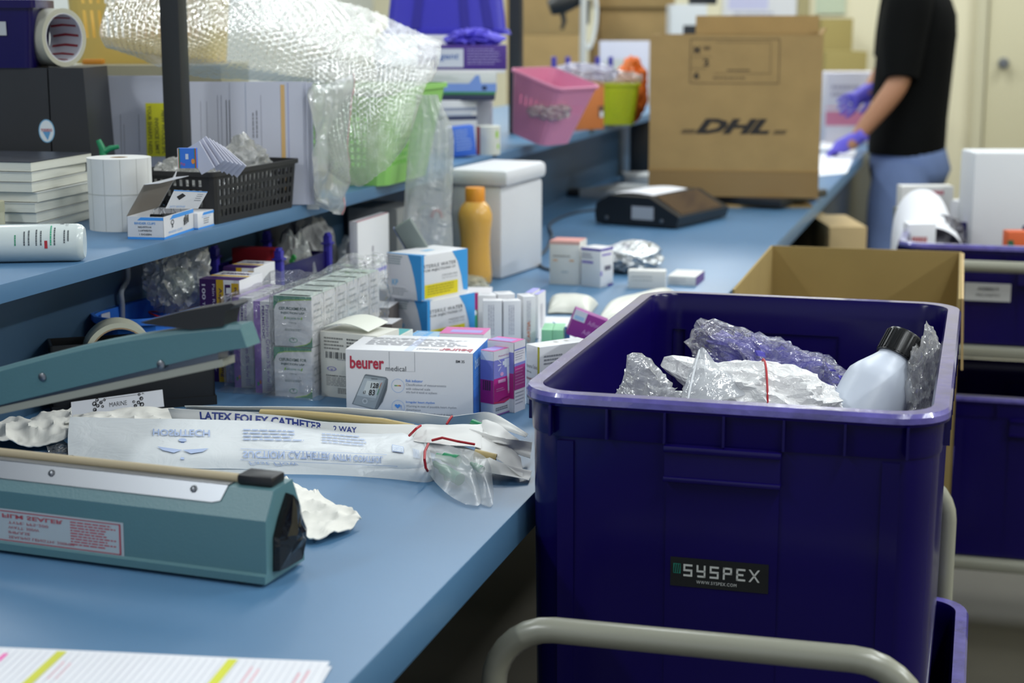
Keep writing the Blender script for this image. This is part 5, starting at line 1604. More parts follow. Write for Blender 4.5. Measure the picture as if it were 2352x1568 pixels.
for nm, M_ in (('back_flap', Tr(0, d2 - 0.004, HD) @ Rx(-0.10)),):
    obj('flap', MB().box((-w2 + 0.105, -0.002, 0), (w2 - 0.002, 0.002, 0.054), M=M_), M_CARD, CD)
obj('flap', MB().box((-0.002, -d2 + 0.01, 0), (0.002, d2 - 0.01, 0.02), M=Tr(w2 - 0.003, 0, HD) @ Ry(0.5)), M_CARD, CD)
obj('flap', MB().box((-w2 + 0.006, 0, 0), (w2 - 0.006, 0.16, 0.004), M=Tr(0, -d2 + 0.004, HD - 0.004) @ Rx(-0.25)), M_CARD, CD)
p = Print(faces_of(LD, DD, HD))
K = '2a2520'
Kt = '5c4a30'
def dhl(f, x0, y0, x1, y1):
    X = lambda u: x0 + (x1 - x0) * u
    Y = lambda v: y0 + (y1 - y0) * v
    sk_ = 0.09
    def pg(pts): p.poly(f, [(X(u + sk_ * (v - 0.0)), Y(v)) for u, v in pts], K, 0.0006)
    p.text(f, 'DHL', X(0.145), Y(0), X(0.855), Y(1.0), K, bold=0.055, shear=0.38, lift=0.0006)
    for a, b in ((0.0, 0.13), (0.87, 0.985)):
        for k in range(3):
            pg([(a, 0.02 + k * 0.10), (b, 0.02 + k * 0.10), (b + 0.008, 0.075 + k * 0.10), (a + 0.008, 0.075 + k * 0.10)])
dhl('f', 0.18, 0.392, 0.80, 0.487)
dhl('r', 0.02, 0.40, 0.80, 0.495)
def line(f, a, b, wd, c):
    (x0, y0), (x1, y1) = a, b
    if abs(x1 - x0) > abs(y1 - y0): p.rect(f, x0, y0 - wd / 2, x1, y0 + wd / 2, c, 0.0005)
    else: p.rect(f, x0 - wd / 2, y0, x0 + wd / 2, y1, c, 0.0005)
bx0, by0, bx1, by1 = 0.235, 0.705, 0.75, 0.975
for a, b in (((bx0, by0), (bx1, by0)), ((bx0, by1), (bx1, by1)), ((bx0, by0), (bx0, by1)), ((bx1, by0), (bx1, by1))):
    line('f', a, b, 0.005, Kt)
for a, b in (((bx0, 0.865), (0.36, 0.865)), ((bx0, 0.795), (0.33, 0.795)), ((0.375, 0.765), (0.70, 0.765)), ((0.70, 0.765), (0.70, 0.955)), ((0.38, 0.955), (0.70, 0.955))):
    line('f', a, b, 0.003, Kt)
for x, y, t_ in ((0.255, 0.885, 'M'), (0.31, 0.81, '2'), (0.255, 0.73, '6')):
    p.text('f', t_, x, y, x + 0.035, y + 0.045, K, bold=0.04)
p.lines('f', 0.37, 0.728, 0.61, 0.742, 1, Kt, 3, 0.7); p.lines('f', 0.45, 0.775, 0.62, 0.79, 1, Kt, 4, 0.7)
p.lines('f', 0.31, 0.90, 0.36, 0.93, 1, Kt, 4, 0.7)
p.rect('f', 0, 0.0, 1, 0.165, '93764a', 0.0004)
p.rect('r', 0, 0.0, 1, 0.165, '93764a', 0.0004)
p.done(CD)
obj('tape_strip', MB().box((-w2 - 0.0012, -d2 - 0.0012, HD * 0.158), (w2 + 0.0012, -d2, HD * 0.17)), mat('brown_tape', 'a5834f', 0.3), CD)
fl0, fl1 = atz(1620, 473, T), atz(1868, 474, T)
tag(obj('card_slab', MB().box((0, -0.005, 0), ((fl1 - fl0).length, 0.10, 0.0075), M=frame(fl0 - V((0, 0.035, 0)), (fl1 - fl0), V((-(fl1 - fl0).y, (fl1 - fl0).x, 0)), (0, 0, 1))), M_CARD), 'strip of brown cardboard lying in front of the scale platform', 'cardboard')
pp = [atz(1240, 570), atz(1244, 600), atz(1256, 618), atz(1270, 600)]
cab = [atz(1272, 480), atz(1262, 520), atz(1258, 560)]
tag(obj('cable', MB().tube([cr([atz(1370, 485), atz(1330, 490), atz(1290, 502), atz(1262, 520), atz(1268, 545), atz(1256, 575), atz(1238, 595), atz(1246, 618), atz(1290, 628)], k / 30) + V((0, 0, 0.004)) for k in range(31)], 0.003, 8), mat('dark_cable', '2e3640', 0.5)), 'dark cable looping over the bench from the scale to the foam box', 'cable')
# grey documents tray and bits beyond the foam box
M_, sz = seat((1330, 452), (1425, 458), d=0.24, h=0.022)
carton('paper_ream', 'stack of pale paper lying by the back panel behind the scale', 'paper', M_, sz, mat('pale_paper_stack', 'b7bdc0', 0.7))
M_, sz = seat((1292, 450), (1328, 452), d=0.06, h=0.02)
carton('adapter', 'small black power adapter beside the pale paper stack', 'adapter', M_, sz, M_BLACK, r=0.004)
M_, sz = seat((1398, 443), (1500, 447), d=0.16, h=0.045)
tag(obj('paper_pack', MB().slab(lambda u, v: Msc @ V((0.03 + 0.11 * u, 0.04 + 0.2 * v, hS + 0.001 + 0.004 * sin(pi * u))), 10, 4, 0.0012), M_PAPER), 'curled white paper lying on the housing of the bench scale', 'paper')

# ================================================================== on the upper shelf
# lying spray bottle
e1, e0 = atz(196, 600, S), atz(-150, 606, S)
rB = (height_at(e1, 514) - S) / 2
ax_ = (e1 - e0).normalized()
sd_ = V((-ax_.y, ax_.x, 0))
MB_ = frame(e0 + ZV * rB + sd_ * rB * 0.2, -sd_, ZV, ax_)
LT = (e1 - e0).length
bo = thing('white_bottle', 'white cylindrical bottle with green and black print lying on the blue shelf edge', 'bottle', M=MB_)
obj('body', MB().lathe([(rB * 0.9, 0), (rB, 0.01), (rB, LT - 0.008), (rB * 0.93, LT - 0.003), (rB * 0.8, LT)], 48), mat('white_bottle_plastic', 'd3dcdb', 0.22), bo)
def onb(u, v, l):  # u along the bottle, v round the side that faces out
    a = radians(-12 + 115 * v)
    return V(((rB + l) * cos(a), (rB + l) * sin(a), LT * u))
p = Print({'f': onb})
for u, c, v0, v1 in ((0.61, '5d6468', .1, .55), (0.64, '5d6468', .1, .6), (0.69, '5d6468', .1, .6), (0.72, '5d6468', .1, .65), (0.785, '3fae84', .1, .75), (0.81, '5d6468', .1, .7), (0.875, '5d6468', .15, .65), (0.90, '5d6468', .2, .6), (0.55, '4f9a78', .1, .5)):
    p.lines('f', u, v0, u + 0.012, v1, 1, c, int(u * 100), 0.8, vert=True)
p.rect('f', 0.748, 0.02, 0.768, 0.22, 'b5303a', 0.0005)
p.bars('f', 0.845, 0.78, 0.872, 0.93, 6, '4c4f54', 3); p.lines('f', 0.885, 0.68, 0.905, 0.98, 2, '8b9094', 2, 0.4, vert=True)
p.done(bo)
# small pale tube at the frame's edge
tb_ = atz(-4, 540, S)
o = thing('pale_tube', 'pale beige capped tube standing beside the pile of booklets', 'tube', tb_)
obj('body', MB().lathe([(0.009, 0), (0.010, 0.003), (0.010, 0.032)], 24), mat('beige_plastic', 'c5c1a4', 0.4), o)
obj('cap', MB().lathe([(0.0105, 0.032), (0.0105, 0.046), (0.009, 0.047)], 24), mat('beige_cap', 'b5b294', 0.4), o)
# booklets
k0, k1, k2 = atz(84, 536, S), atz(216, 502, S), atz(-110, 528, S)
x_ = (k1 - k0).normalized(); y_ = V((-x_.y, x_.x, 0))
hK = (height_at(k0, 372) - S) / 7
Lk = (k1 - k0).length
rnd = random.Random(11)
for i in range(7):
    dx, dy = rnd.uniform(-0.006, 0.006), rnd.uniform(-0.006, 0.004)
    Mk = frame(k0 + x_ * (Lk / 2 + dx) + y_ * (0.105 + dy) + ZV * (hK * i), x_, y_, (0, 0, 1)) @ Rz(rnd.uniform(-0.035, 0.035))
    t = thing('booklet', ('lowest' if i == 0 else 'second from the bottom' if i == 1 else 'third from the bottom' if i == 2 else 'middle one' if i == 3 else 'third from the top' if i == 4 else 'second from the top' if i == 5 else 'topmost, dark covered') + ' white paged booklet of the pile on the shelf', 'booklet', M=Mk, group='pile of booklets')
    obj('pages', MB().box((-Lk / 2 + 0.001, -0.104, 0.0008), (Lk / 2 - 0.001, 0.104, hK - 0.001)), mat('booklet_pages', 'dcdccf', 0.8, bump=0.4, bscale=30, stretch=(0.3, 0.3, 40)), t)
    obj('cover', MB().box((-Lk / 2, -0.105, hK - 0.001), (Lk / 2, 0.105, hK - 0.0002)), mat('dark_booklet_cover', '30343e', 0.35, var=0.3, vscale=40) if i == 6 else mat('pale_booklet_cover', 'c9cbc8', 0.5), t)
# label roll
rc = atz(265, 532, S)
rR = abs((atz(335, 515, S) - atz(194, 515, S)).length) / 2
hR = height_at(rc, 366) - S
Mr_ = Tr(rc.x - FH.x * -rR * 0 + FH.x * rR * 0.9, rc.y + FH.y * rR * 0.9, S)
lr = thing('label_roll', 'fat roll of blank white labels standing on the shelf', 'label roll', M=Mr_)
obj('roll', MB().ring(0.012, rR, 0, hR, 64), mat('label_paper', 'dedfdc', 0.6), lr)
obj('core', MB().ring(0.0095, 0.012, 0, hR, 32), mat('card_core', 'a58c6c', 0.8), lr)
gr = Print({'f': lambda u, v, l: V(((rR + l) * cos(2 * pi * u), (rR + l) * sin(2 * pi * u), hR * v))})
for k in range(12):
    gr.rect('f', k / 12, 0.0, k / 12 + 0.002, 1, 'c4c6c0')
for k in range(72):
    gr.rect('f', k / 72, 0.50, (k + 1) / 72, 0.515, 'c4c6c0')
gr.done(lr, 'label_gaps')
# binder clip boxes
BLU = '3f97e8'
def pr_bc(p):
    p.rect('f', 0, 0, 1, 0.10, BLU); p.rect('r', 0, 0, 1, 0.10, BLU); p.rect('l', 0, 0, 1, 0.1, BLU)
    p.poly('f', [(0.28, 0.84), (1, 0.84), (1, 0.97), (0.38, 0.97)], BLU)
    p.poly('r', [(0.2, 0.80), (1, 0.80), (1, 0.97), (0.3, 0.97)], BLU)
    p.text('f', 'BINDER CLIPS', 0.20, 0.66, 0.78, 0.76, '6aa0d8', bold=0.02)
    p.text('f', 'NO:977114', 0.30, 0.50, 0.66, 0.58, '3c3e44', bold=0.02)
    p.text('f', '1-1/4"WIDTH', 0.31, 0.345, 0.67, 0.43, '3c3e44', bold=0.02)
    p.text('f', '1 DOZEN', 0.33, 0.18, 0.66, 0.26, '3c3e44', bold=0.02)
    p.text('r', 'BINDER CLIPS', 0.15, 0.20, 0.6, 0.30, '8fb6e4', lift=0.0006)
    p.poly('r', [(0.66, 0.35), (0.82, 0.45), (0.82, 0.80), (0.66, 0.70)], '2c2d30', 0.0006)
    for k in range(2): p.poly('r', [(0.70 + k * .05, 0.36), (0.712 + k * .05, 0.37), (0.712 + k * .05, 0.75), (0.70 + k * .05, 0.74)], 'd8d8dc', 0.0008)
    p.ell('r', 0.28, 0.66, 0.05, 0.12, '55575c', 0.0006, 16, 0.7); p.rect('r', 0.265, 0.42, 0.295, 0.6, '55575c', 0.0006)
c1, c2, c3 = atz(293.7, 548.6, S), atz(377, 550.5, S), atz(436, 528, S)
xq = (c2 - c1).normalized(); yq = V((-xq.y, xq.x, 0))
Wq = (c2 - c1).length; Dq = abs((c3 - c2).dot(yq)) + 0.004; Hq = height_at(c2, 498.5) - S
Mq = frame((c1 + c2) / 2 + yq * Dq / 2, xq, yq, (0, 0, 1))
cb1 = thing('binder_clip_box', 'open white and blue binder clip box with its lid thrown back', 'box', M=Mq, group='binder clip boxes')
q = MB()
x, y, th = Wq / 2, Dq / 2, 0.0006
q.box((-x, -y, 0), (x, y, th)).box((-x, -y, 0), (x, -y + th, Hq)).box((-x, y - th, 0), (x, y, Hq)).box((-x, -y, 0), (-x + th, y, Hq)).box((x - th, -y, 0), (x, y, Hq))
obj('tray', q, mat('grey_board', 'd9dade', 0.55), cb1)
p = Print(faces_of(Wq, Dq, Hq)); pr_bc(p); p.done(cb1)
# lid hinged on the left side, standing up and leaning over to the right, with tuck flap
Ml = Tr(-x, 0, Hq) @ Ry(radians(-58))
obj('lid', MB().box((0, -y, 0), (Wq * 0.98, y, 0.0007), M=Ml), mat('raw_board_inside', '8f8880', 0.7), cb1)
obj('lid_flap', MB().box((0, -y + 0.001, 0), (0.020, y - 0.001, 0.0006), M=Ml @ Tr(Wq * 0.98, 0, 0) @ Ry(radians(52))), mat('shiny_white_board', 'd6d8e0', 0.3), cb1)
ly = Ml @ Tr(0, y, 0)
obj('side_flap', MB().box((0.002, 0, -0.0006), (Wq * 0.95, 0.038, 0), M=Tr(-x, y, Hq) @ Ry(radians(-58)) @ Rx(radians(20))), mat('grey_board', 'd9dade', 0.55), cb1)
pfl = patch([[atd(380, 479, 2.10), atd(455, 479, 2.13)], [atd(400, 436, 2.10), atd(477, 440, 2.13)]])
flp = obj('printed_flap', MB().add([Mq.inverted() @ q_ for q_ in (pfl(0, 0), pfl(1, 0), pfl(1, 1), pfl(0, 1))] + [Mq.inverted() @ (q_ + FH * 0.0007) for q_ in (pfl(0, 0), pfl(1, 0), pfl(1, 1), pfl(0, 1))], [(0, 1, 2, 3), (7, 6, 5, 4), (0, 4, 5, 1), (1, 5, 6, 2), (2, 6, 7, 3), (3, 7, 4, 0)]), mat('grey_board', 'd9dade', 0.55), cb1, flat=True)
p = Print({'f': lambda u, v, l: Mq.inverted() @ (pfl(u, v) - FH * l)})
p.rect('f', 0.0, 0.92, 1, 1, BLU); p.poly('f', [(0.22, 0.62), (0.33, 0.80), (0.44, 0.68), (0.33, 0.48)], '2c2d30', 0.0006)
p.text('f', 'BINDER CLIPS', 0.15, 0.10, 0.55, 0.22, '9fc0e8', rot=180); p.lines('f', 0.7, 0.4, 0.92, 0.8, 4, '9a9ca4', 3, 0.4)
p.done(cb1)
for k in range(3):
    cl_ = Tr(-0.004 + 0.011 * k, -0.004 + 0.012 * k, Hq * 0.55) @ Rz(0.5 * k)
    c = thing('binder_clip', 'black binder clip with wire handles lying in the open clip box, ' + ('nearest its front', 'in its middle', 'at its back')[k], 'binder clip', M=Mq @ cl_, group='binder clips')
    obj('spring', MB().loft([[(-0.009, -0.008, 0), (-0.009, 0.008, 0), (-0.009, 0.002, 0.011), (-0.009, -0.002, 0.011)], [(0.009, -0.008, 0), (0.009, 0.008, 0), (0.009, 0.002, 0.011), (0.009, -0.002, 0.011)]]), M_BLACK, c)
    obj('wire', MB().tube([V((-0.004, 0, 0.010)), V((-0.006, 0.004, 0.016)), V((0, 0.008, 0.020)), V((0.006, 0.004, 0.016)), V((0.004, 0, 0.010))], 0.0007, 6), M_STEEL, c)
d1, d2_ = atz(455, 527.5, S), atz(491.6, 517, S)
xw = (d2_ - d1).normalized()
Wd = (d2_ - d1).length
yw = V((-xw.y, xw.x, 0))
Md = frame(d1 + xw * Wd / 2 + yw * 0.028, xw, yw, (0, 0, 1))
def pr2(p):
    p.rect('f', 0, 0, 1, 0.10, BLU); p.rect('l', 0, 0, 1, 0.10, BLU)
    p.poly('f', [(0.28, 0.80), (1, 0.80), (1, 0.97), (0.36, 0.97)], BLU)
    p.text('f', 'BINDER CLIPS', 0.25, 0.66, 0.8, 0.74, '6aa0d8'); p.lines('f', 0.35, 0.2, 0.7, 0.6, 3, '7b7e86', 2, 0.4)
    p.rect('l', 0, 0.80, 0.8, 0.97, BLU); p.rect('l', 0.2, 0.3, 0.32, 0.5, '2c2d30')
carton('binder_clip_box', 'closed white and blue binder clip box against the black basket', 'box', Md, (Wd, 0.056, height_at(d1, 490) - S), M_WHITE, 'binder clip boxes', prints=pr2)

# black mesh basket and what it holds
kb0, kb1 = atz(493, 517, S), atz(679, 475, S)
Lb = (kb1 - kb0).length / 0.95
Hb = height_at(kb0, 397) - S
yv = (kb1 - kb0).normalized(); xv = V((yv.y, -yv.x, 0))
Wb = 0.118
Mbb = frame((kb0 + kb1) / 2 - xv * Wb / 2, xv, yv, (0, 0, 1))
bbk = basket('black_basket', 'black plastic basket with rows of slots, full of plastic bags, at the shelf edge', Mbb, Wb + 0.004, Lb, Hb, mat('black_basket_plastic', '1c1d20', 0.5), taper=0.06, mW=9, mL=18, rows=4, bar=0.48, vbar=0.36, r=0.012, rim=0.003, z0=0.14, z1=0.86)
def inb(x, y, z): return Mbb @ V((x, y, z))
bag('plastic_bag', 'clear crinkled bag bulging over the near end of the black basket', inb(-0.02, -0.075, Hb - 0.012), (0.036, 0.045, 0.03), 81, film('crinkled_bag_film', 'eeeee6', 0.35, 0.4, 0.9, 40), 0.3, sub=4)
bag('plastic_bag', 'clear bag over the front rim of the black basket, below the blue eraser', inb(0.02, -0.02, Hb - 0.014), (0.028, 0.04, 0.022), 82, CLEAR, 0.35, sub=4)
bag('plastic_bag', 'pointed clear bag rising from the middle of the black basket', inb(0.01, 0.055, Hb - 0.005), (0.034, 0.045, 0.032), 83, film('crinkled_bag_film', 'eeeee6', 0.35, 0.4, 0.9, 40), 0.3, sub=4, peak=[((0.1, -0.2, 1), 20, 0.6)])
bag('plastic_bag', 'dull white bag low in the far end of the black basket', inb(0.005, 0.085, Hb * 0.45), (0.036, 0.035, 0.035), 84, film('white_bag_film', 'e8ebee', 0.75, 0.2), 0.2, sub=4)
bag('plastic_bag', 'dull white bag low in the near end of the black basket', inb(0.0, -0.06, Hb * 0.40), (0.040, 0.05, 0.032), 85, film('white_bag_film', 'e8ebee', 0.75, 0.2), 0.2, sub=4)
Me = frame(atd(431, 358, 2.215), RT, FH, ZV)
er = thing('eraser_pack', 'small blue eraser pack with red and green edges sticking out of the black basket', 'eraser', M=Me)
obj('sleeve', MB().box((-0.0125, -0.005, -0.016), (0.0125, 0.005, 0.0105)), mat('blue_sleeve', '2f6fd0', 0.5), er)
p = Print({'f': ((-0.0125, -0.0052, -0.016), (0.025, 0, 0), (0, 0, 0.0265), (0, -1, 0))})
for a, c in ((0, 'd9d9d9'), (0.03, 'c03a3a'), (0.07, '2f8a4a'), (0.90, '2f8a4a'), (0.94, 'c03a3a')): p.rect('f', a, 0, a + 0.05, 1, c)
p.ell('f', 0.82, 0.35, 0.09, 0.13, 'd88a3a'); p.rect('f', 0.42, 0.45, 0.58, 0.72, 'c4cde0'); p.text('f', 'Pop', 0.15, 0.1, 0.4, 0.3, 'c85a6a')
p.done(er)
Mf_ = frame(atd(476, 350, 2.28), RT, FH, ZV)
fb_ = thing('folded_papers', 'sheaf of folded white papers standing in the black basket', 'paper', M=Mf_)
for k in range(8):
    sh = MB().box((-0.012, -0.0006, -0.025), (0.014, 0.0006, 0.016), M=Tr(-0.010 + 0.005 * k, -0.012 + 0.004 * k, 0.003 - 0.003 * abs(k - 2)) @ Ry(-0.5 - 0.05 * k) @ Rz(-0.5))
    obj('sheet', sh, mat('folded_paper', 'd5d6e4', 0.8), fb_)
Mg_ = Tr(atd(236, 343, 2.44))
gf_ = thing('green_funnel', 'green forked plastic fitting standing behind the label roll', 'fitting', M=Mg_)
obj('stem', MB().tube([V((0.002, 0, -0.04)), V((0, 0, 0.0)), RT * -0.006 + ZV * 0.014], [0.006, 0.0055, 0.004], 14), GRN, gf_)
obj('side_arm', MB().tube([V((0.001, 0, -0.004)), RT * 0.012 + ZV * 0.002, RT * 0.024 + ZV * 0.004], [0.005, 0.0042, 0.003], 14), GRN, gf_)

# paper packs standing behind the basket
Zp = V((0, 0, 1))
def pack(name, label, p0, wd, ht, lean, prints, n=5, group=None):
    """sheets standing on their long edge; p0 = bottom far end, runs to -RT"""
    t = thing(name, label, 'papers', M=frame(p0 - RT * wd, RT, FH, ZV) @ Rx(lean), group=group)
    for k in range(n):
        obj('sheet', MB().box((0.001 * (k % 3), 0.0032 * k, 0), (wd + 0.0035 * k - 0.001 * (k % 2), 0.0032 * k + 0.0012, ht + 0.001 * (k % 3))), mat('office_paper', 'cfd2e0', 0.8), t)
    p = Print({'f': ((0, 0, 0), (wd, 0, 0), (0, 0, ht), (0, -1, 0))})
    prints(p)
    p.done(t)
    return t
G5 = 'a4a6b2'
def pr_r(p):
    for u, c, v0, v1 in ((0.30, '8f92a0', .15, .9), (0.33, '8f92a0', .15, .9), (0.16, G5, .3, .85), (0.21, G5, .25, .85), (0.40, G5, 0, 1), (0.53, '90a0b8', 0, 1), (0.655, G5, .05, .9)):
        p.rect('f', u, v0, u + 0.004, v1, c)
    p.rect('f', 0.37, 0.15, 0.376, 0.86, '3f4550'); p.rect('f', 0.395, 0.15, 0.401, 0.86, '3f4550')
    for u in (0.585, 0.615): p.lines('f', u, 0.55, u + 0.018, 0.84, 1, '8b8d98', int(u * 99), 0.6, vert=True); p.lines('f', u, 0.18, u + 0.018, 0.40, 1, '8b8d98', int(u * 99), 0.6, vert=True)
    p.rect('f', 0.82, 0.12, 0.853, 0.985, 'e0b878', 0.0006)
    p.rect('f', 0.875, 0.0, 0.885, 1, 'b0b4d4')
pr0 = V((-1.0235, 2.408, S + 0.001))
hA = height_at(pr0, 192) - S
pack('paper_pack', 'upright pack of printed sheets with a tan strip, behind the black basket', pr0, 0.190, hA, -0.05, pr_r, group='upright paper packs')
def pr_l(p):
    for u, v0, v1 in ((0.20, .1, .72), (0.42, .1, .72), (0.52, .1, .70), (0.545, .1, .62), (0.30, .1, .9), (0.665, .4, .7)):
        p.rect('f', u, v0, u + 0.004, v1, '8f929c')
    for u in (0.185, 0.415): p.rect('f', u, 0.12, u + 0.010, 0.42, '4a4d55')
    p.rect('f', 0.725, 0.36, 0.915, 0.79, 'e2de1e', 0.0006)
    p.text('f', 'YOUR SHARPS NEED', 0.74, 0.38, 0.77, 0.77, '5a5a28', bold=0.01, rot=270, lift=0.001)
    p.text('f', 'INVOICE LIMIT', 0.795, 0.38, 0.825, 0.67, '5a5a28', bold=0.01, rot=270, lift=0.001)
    p.text('f', 'NEW WOODS 3PL', 0.85, 0.38, 0.88, 0.73, '5a5a28', bold=0.01, rot=270, lift=0.001)
pl0 = atd(420, 470, 2.66); pl0.z = S + 0.001
pack('paper_pack', 'upright pack of printed sheets with a yellow note, beside the black file box', pl0, 0.200, height_at(pl0, 178) - S, -0.05, pr_l, 4, group='upright paper packs')
# black file boxes, beige carton, tape, bins and baskets above
FB = mat('black_file_board', '2a2c2f', 0.42, var=0.12, vscale=6)
r0 = atd(223, 520, 2.52); r0.z = S
hF = height_at(r0, 156) - S
Mfx = frame(r0, RT, FH, ZV)
for i, (xa, xb2) in enumerate(((-0.062, 0.0), (-0.19, -0.064))):
    t = thing('file_box', ('black file box with a round sticker behind the pile of booklets', 'plain black file box standing beside the stickered one')[i], 'file box', M=Mfx @ Tr((xa + xb2) / 2, 0.075, 0), group='black file boxes')
    w_ = xb2 - xa
    q = MB().loft([[(-w_ / 2, -0.075, 0), (w_ / 2, -0.075, 0), (w_ / 2, 0.075, 0), (-w_ / 2, 0.075, 0)], [(-w_ / 2 - (0 if i else 0.0), -0.075, hF), (w_ / 2 - (0.010 if i == 0 else 0), -0.075, hF), (w_ / 2 - (0.010 if i == 0 else 0), 0.075, hF), (-w_ / 2, 0.075, hF)]])
    obj('body', q, FB, t, flat=True)
    if i == 0:
        p = Print({'f': ((-w_ / 2, -0.0752, 0), (w_, 0, 0), (0, 0, hF), (0, -1, 0))})
        cx, cy = 0.02 + 0.0, 0.565
        cxm = (Mfx.inverted() @ atd(119, 315, 2.52)).x
        cx = (cxm - xa) / w_
        p.ell('f', cx, cy, 0.012 / w_, 0.0175 / hF, '7fb8dc'); p.ell('f', cx, cy, 0.0105 / w_, 0.0158 / hF, 'dfe8ee', 0.0005)
        p.poly('f', [(cx - 0.006 / w_, cy - 0.001 / hF), (cx + 0.006 / w_, cy - 0.001 / hF), (cx + 0.001 / w_, cy - 0.014 / hF)], '5f9fd0', 0.0007)
        p.text('f', 'TODEDO', cx - 0.0085 / w_, cy - 0.001 / hF, cx + 0.0085 / w_, cy + 0.0035 / hF, 'b0455a', bold=0.03, lift=0.0009)
        p.done(t, 'round_sticker')
bc0 = atd(210, 400, 2.86); bc0.z = S
zB = height_at(bc0, 150)
Mbx = frame(bc0 + RT * 0.10, RT, FH, ZV)
carton('beige_box', 'beige storage carton behind the upright papers, under the yellow basket', 'box', Mbx @ Tr(0, 0.15, 0), (0.26, 0.30, zB - S), mat('beige_board', '9d967c', 0.7, var=0.06))
# tape roll on the file boxes
nrm = (RT * 0.84 - FH * 0.54).normalized()
xx_ = V((-nrm.y, nrm.x, 0))
ft = atd(148, 86, 2.50)
rT = 0.0435
ft.z = S + hF + rT + 0.0008
tp_ = thing('packing_tape', 'wide roll of clear packing tape with a red printed core, standing on the file boxes', 'tape roll', M=frame(ft - nrm * 0.048, xx_, V((0, 0, 1)), nrm) if False else frame(ft - nrm * 0.070, V((nrm.y, -nrm.x, 0)) * -1, ZV, nrm))
obj('tape', MB().ring(0.0365, rT, 0, 0.070, 56), mat('milky_tape', 'c4c2b0', 0.25), tp_)
obj('core', MB().ring(0.035, 0.0365, 0.0002, 0.0698, 56), mat('white_core', 'dcdce2', 0.5), tp_)
p = Print({'f': lambda u, v, l: V(((0.035 - l) * cos(2 * pi * u), (0.035 - l) * sin(2 * pi * u), 0.070 * v))})
for k in range(14):
    p.poly('f', [(k / 14, 0.1), (k / 14 + 0.016, 0.1), (k / 14 + 0.03, 0.5), (k / 14 + 0.02, 0.9), (k / 14 + 0.005, 0.9), (k / 14 + 0.012, 0.5)], 'a8343f', 0.0004)
p.done(tp_)
# purple bin on the file boxes
bn0 = atd(78, 140, 2.47)
bn0.z = S + hF
Mbn = frame(bn0 - RT * 0.045 , RT, FH, ZV)
t = thing('small_bin', 'deep violet plastic bin with a barcode sticker on top of the file boxes', 'bin', M=Mbn)
q = MB().loft([rrect(0.084, 0.10, 0.012, 0.0, 4, 0, 0.05), rrect(0.094, 0.11, 0.012, 0.088, 4, 0, 0.05), rrect(0.104, 0.12, 0.012, 0.088, 4, 0, 0.05), rrect(0.104, 0.12, 0.012, 0.10, 4, 0, 0.05), rrect(0.09, 0.105, 0.010, 0.10, 4, 0, 0.05), rrect(0.08, 0.095, 0.010, 0.004, 4, 0, 0.05)])
obj('body', q, M_NAVY, t)
p = Print({'f': ((-0.014, -0.0012 - 0.0035, 0.048), (0.022, 0, 0), (0, -0.0012, 0.020), (0, -1, 0))})
p.rect('f', 0, 0, 1, 1, 'bfc2c4', 0.0006); p.bars('f', 0.08, 0.2, 0.92, 0.85, 8, '4c4d52', 4)
p.done(t, 'barcode_sticker')
# yellow slotted basket
yb0 = atd(300, 150, 2.93); yb0.z = zB
YEL = mat('yellow_plastic', 'dfc168', 0.45)
My = frame(yb0, RT, FH, ZV) @ Tr(0.02, 0.09, 0.0006)
basket('yellow_basket', 'yellow slotted plastic basket standing on the beige carton', My, 0.27, 0.17, 0.16, YEL, taper=0.08, mW=16, mL=8, rows=2, bar=0.62, vbar=0.2, r=0.02, rim=0.004, z0=0.28, z1=0.95)
Mo = frame(atd(215, 140, 2.70), RT, FH, ZV)
carton('orange_case', 'small orange case beside the tape roll on the beige carton', 'case', frame(V((*atd(215, 140, 2.88).xy, zB + 0.0005)), RT, FH, ZV), (0.036, 0.02, 0.009), mat('orange_plastic', 'd08a28', 0.5), r=0.002)
# bubble wrap
BUB = film('bubble_wrap_film', 'e4e8dc', 0.34, 0.26, 0.2, 60, 0.14)
def bubbles(name, label, rows, nu, nv, cu, cv, m, fold=0.012, seed=0):
    f = patch(rows)
    def g(u, v):
        a, b = u * cu, v * cv
        b2 = b + (0.5 if int(a) % 2 else 0)
        du, dv = a - int(a) - 0.5, b2 - int(b2) - 0.5
        r2 = du * du + dv * dv
        p = f(u, v)
        n_ = (V((0.35, -0.75, 0.45)))
        hgt = 0.0042 * max(0, 1 - r2 / 0.2)
        wv_ = fold * (noise.noise(V((u * 5 + seed, v * 3, seed))) + 0.5 * noise.noise(V((u * 13, v * 7, seed + 4))))
        return p + n_ * (hgt + wv_)
    return tag(obj(name, MB().grid(g, nu, nv), m, ang=70), label, 'bubble wrap')
A_ = [[atd(270, -70, 2.78), atd(460, -80, 2.80), atd(650, -30, 2.92), atd(800, 8, 3.02), atd(920, 55, 3.12), atd(1014, 95, 3.18)],
      [atd(230, 60, 2.66), atd(400, 55, 2.62), atd(570, 50, 2.64), atd(740, 90, 2.78), atd(890, 130, 2.90), atd(1012, 125, 3.0)],
      [atd(240, 105, 2.63), atd(390, 120, 2.58), atd(520, 135, 2.60), atd(720, 170, 2.70), atd(880, 190, 2.82), atd(1003, 160, 2.92)],
      [atd(262, 112, 2.66), atd(380, 160, 2.62), atd(470, 178, 2.64), atd(690, 192, 2.70), atd(860, 225, 2.78), atd(990, 190, 2.86)]]
bubbles('bubble_wrap', 'large loose fold of clear bubble wrap lying over the papers and baskets', A_, 360, 130, 62, 22, BUB)
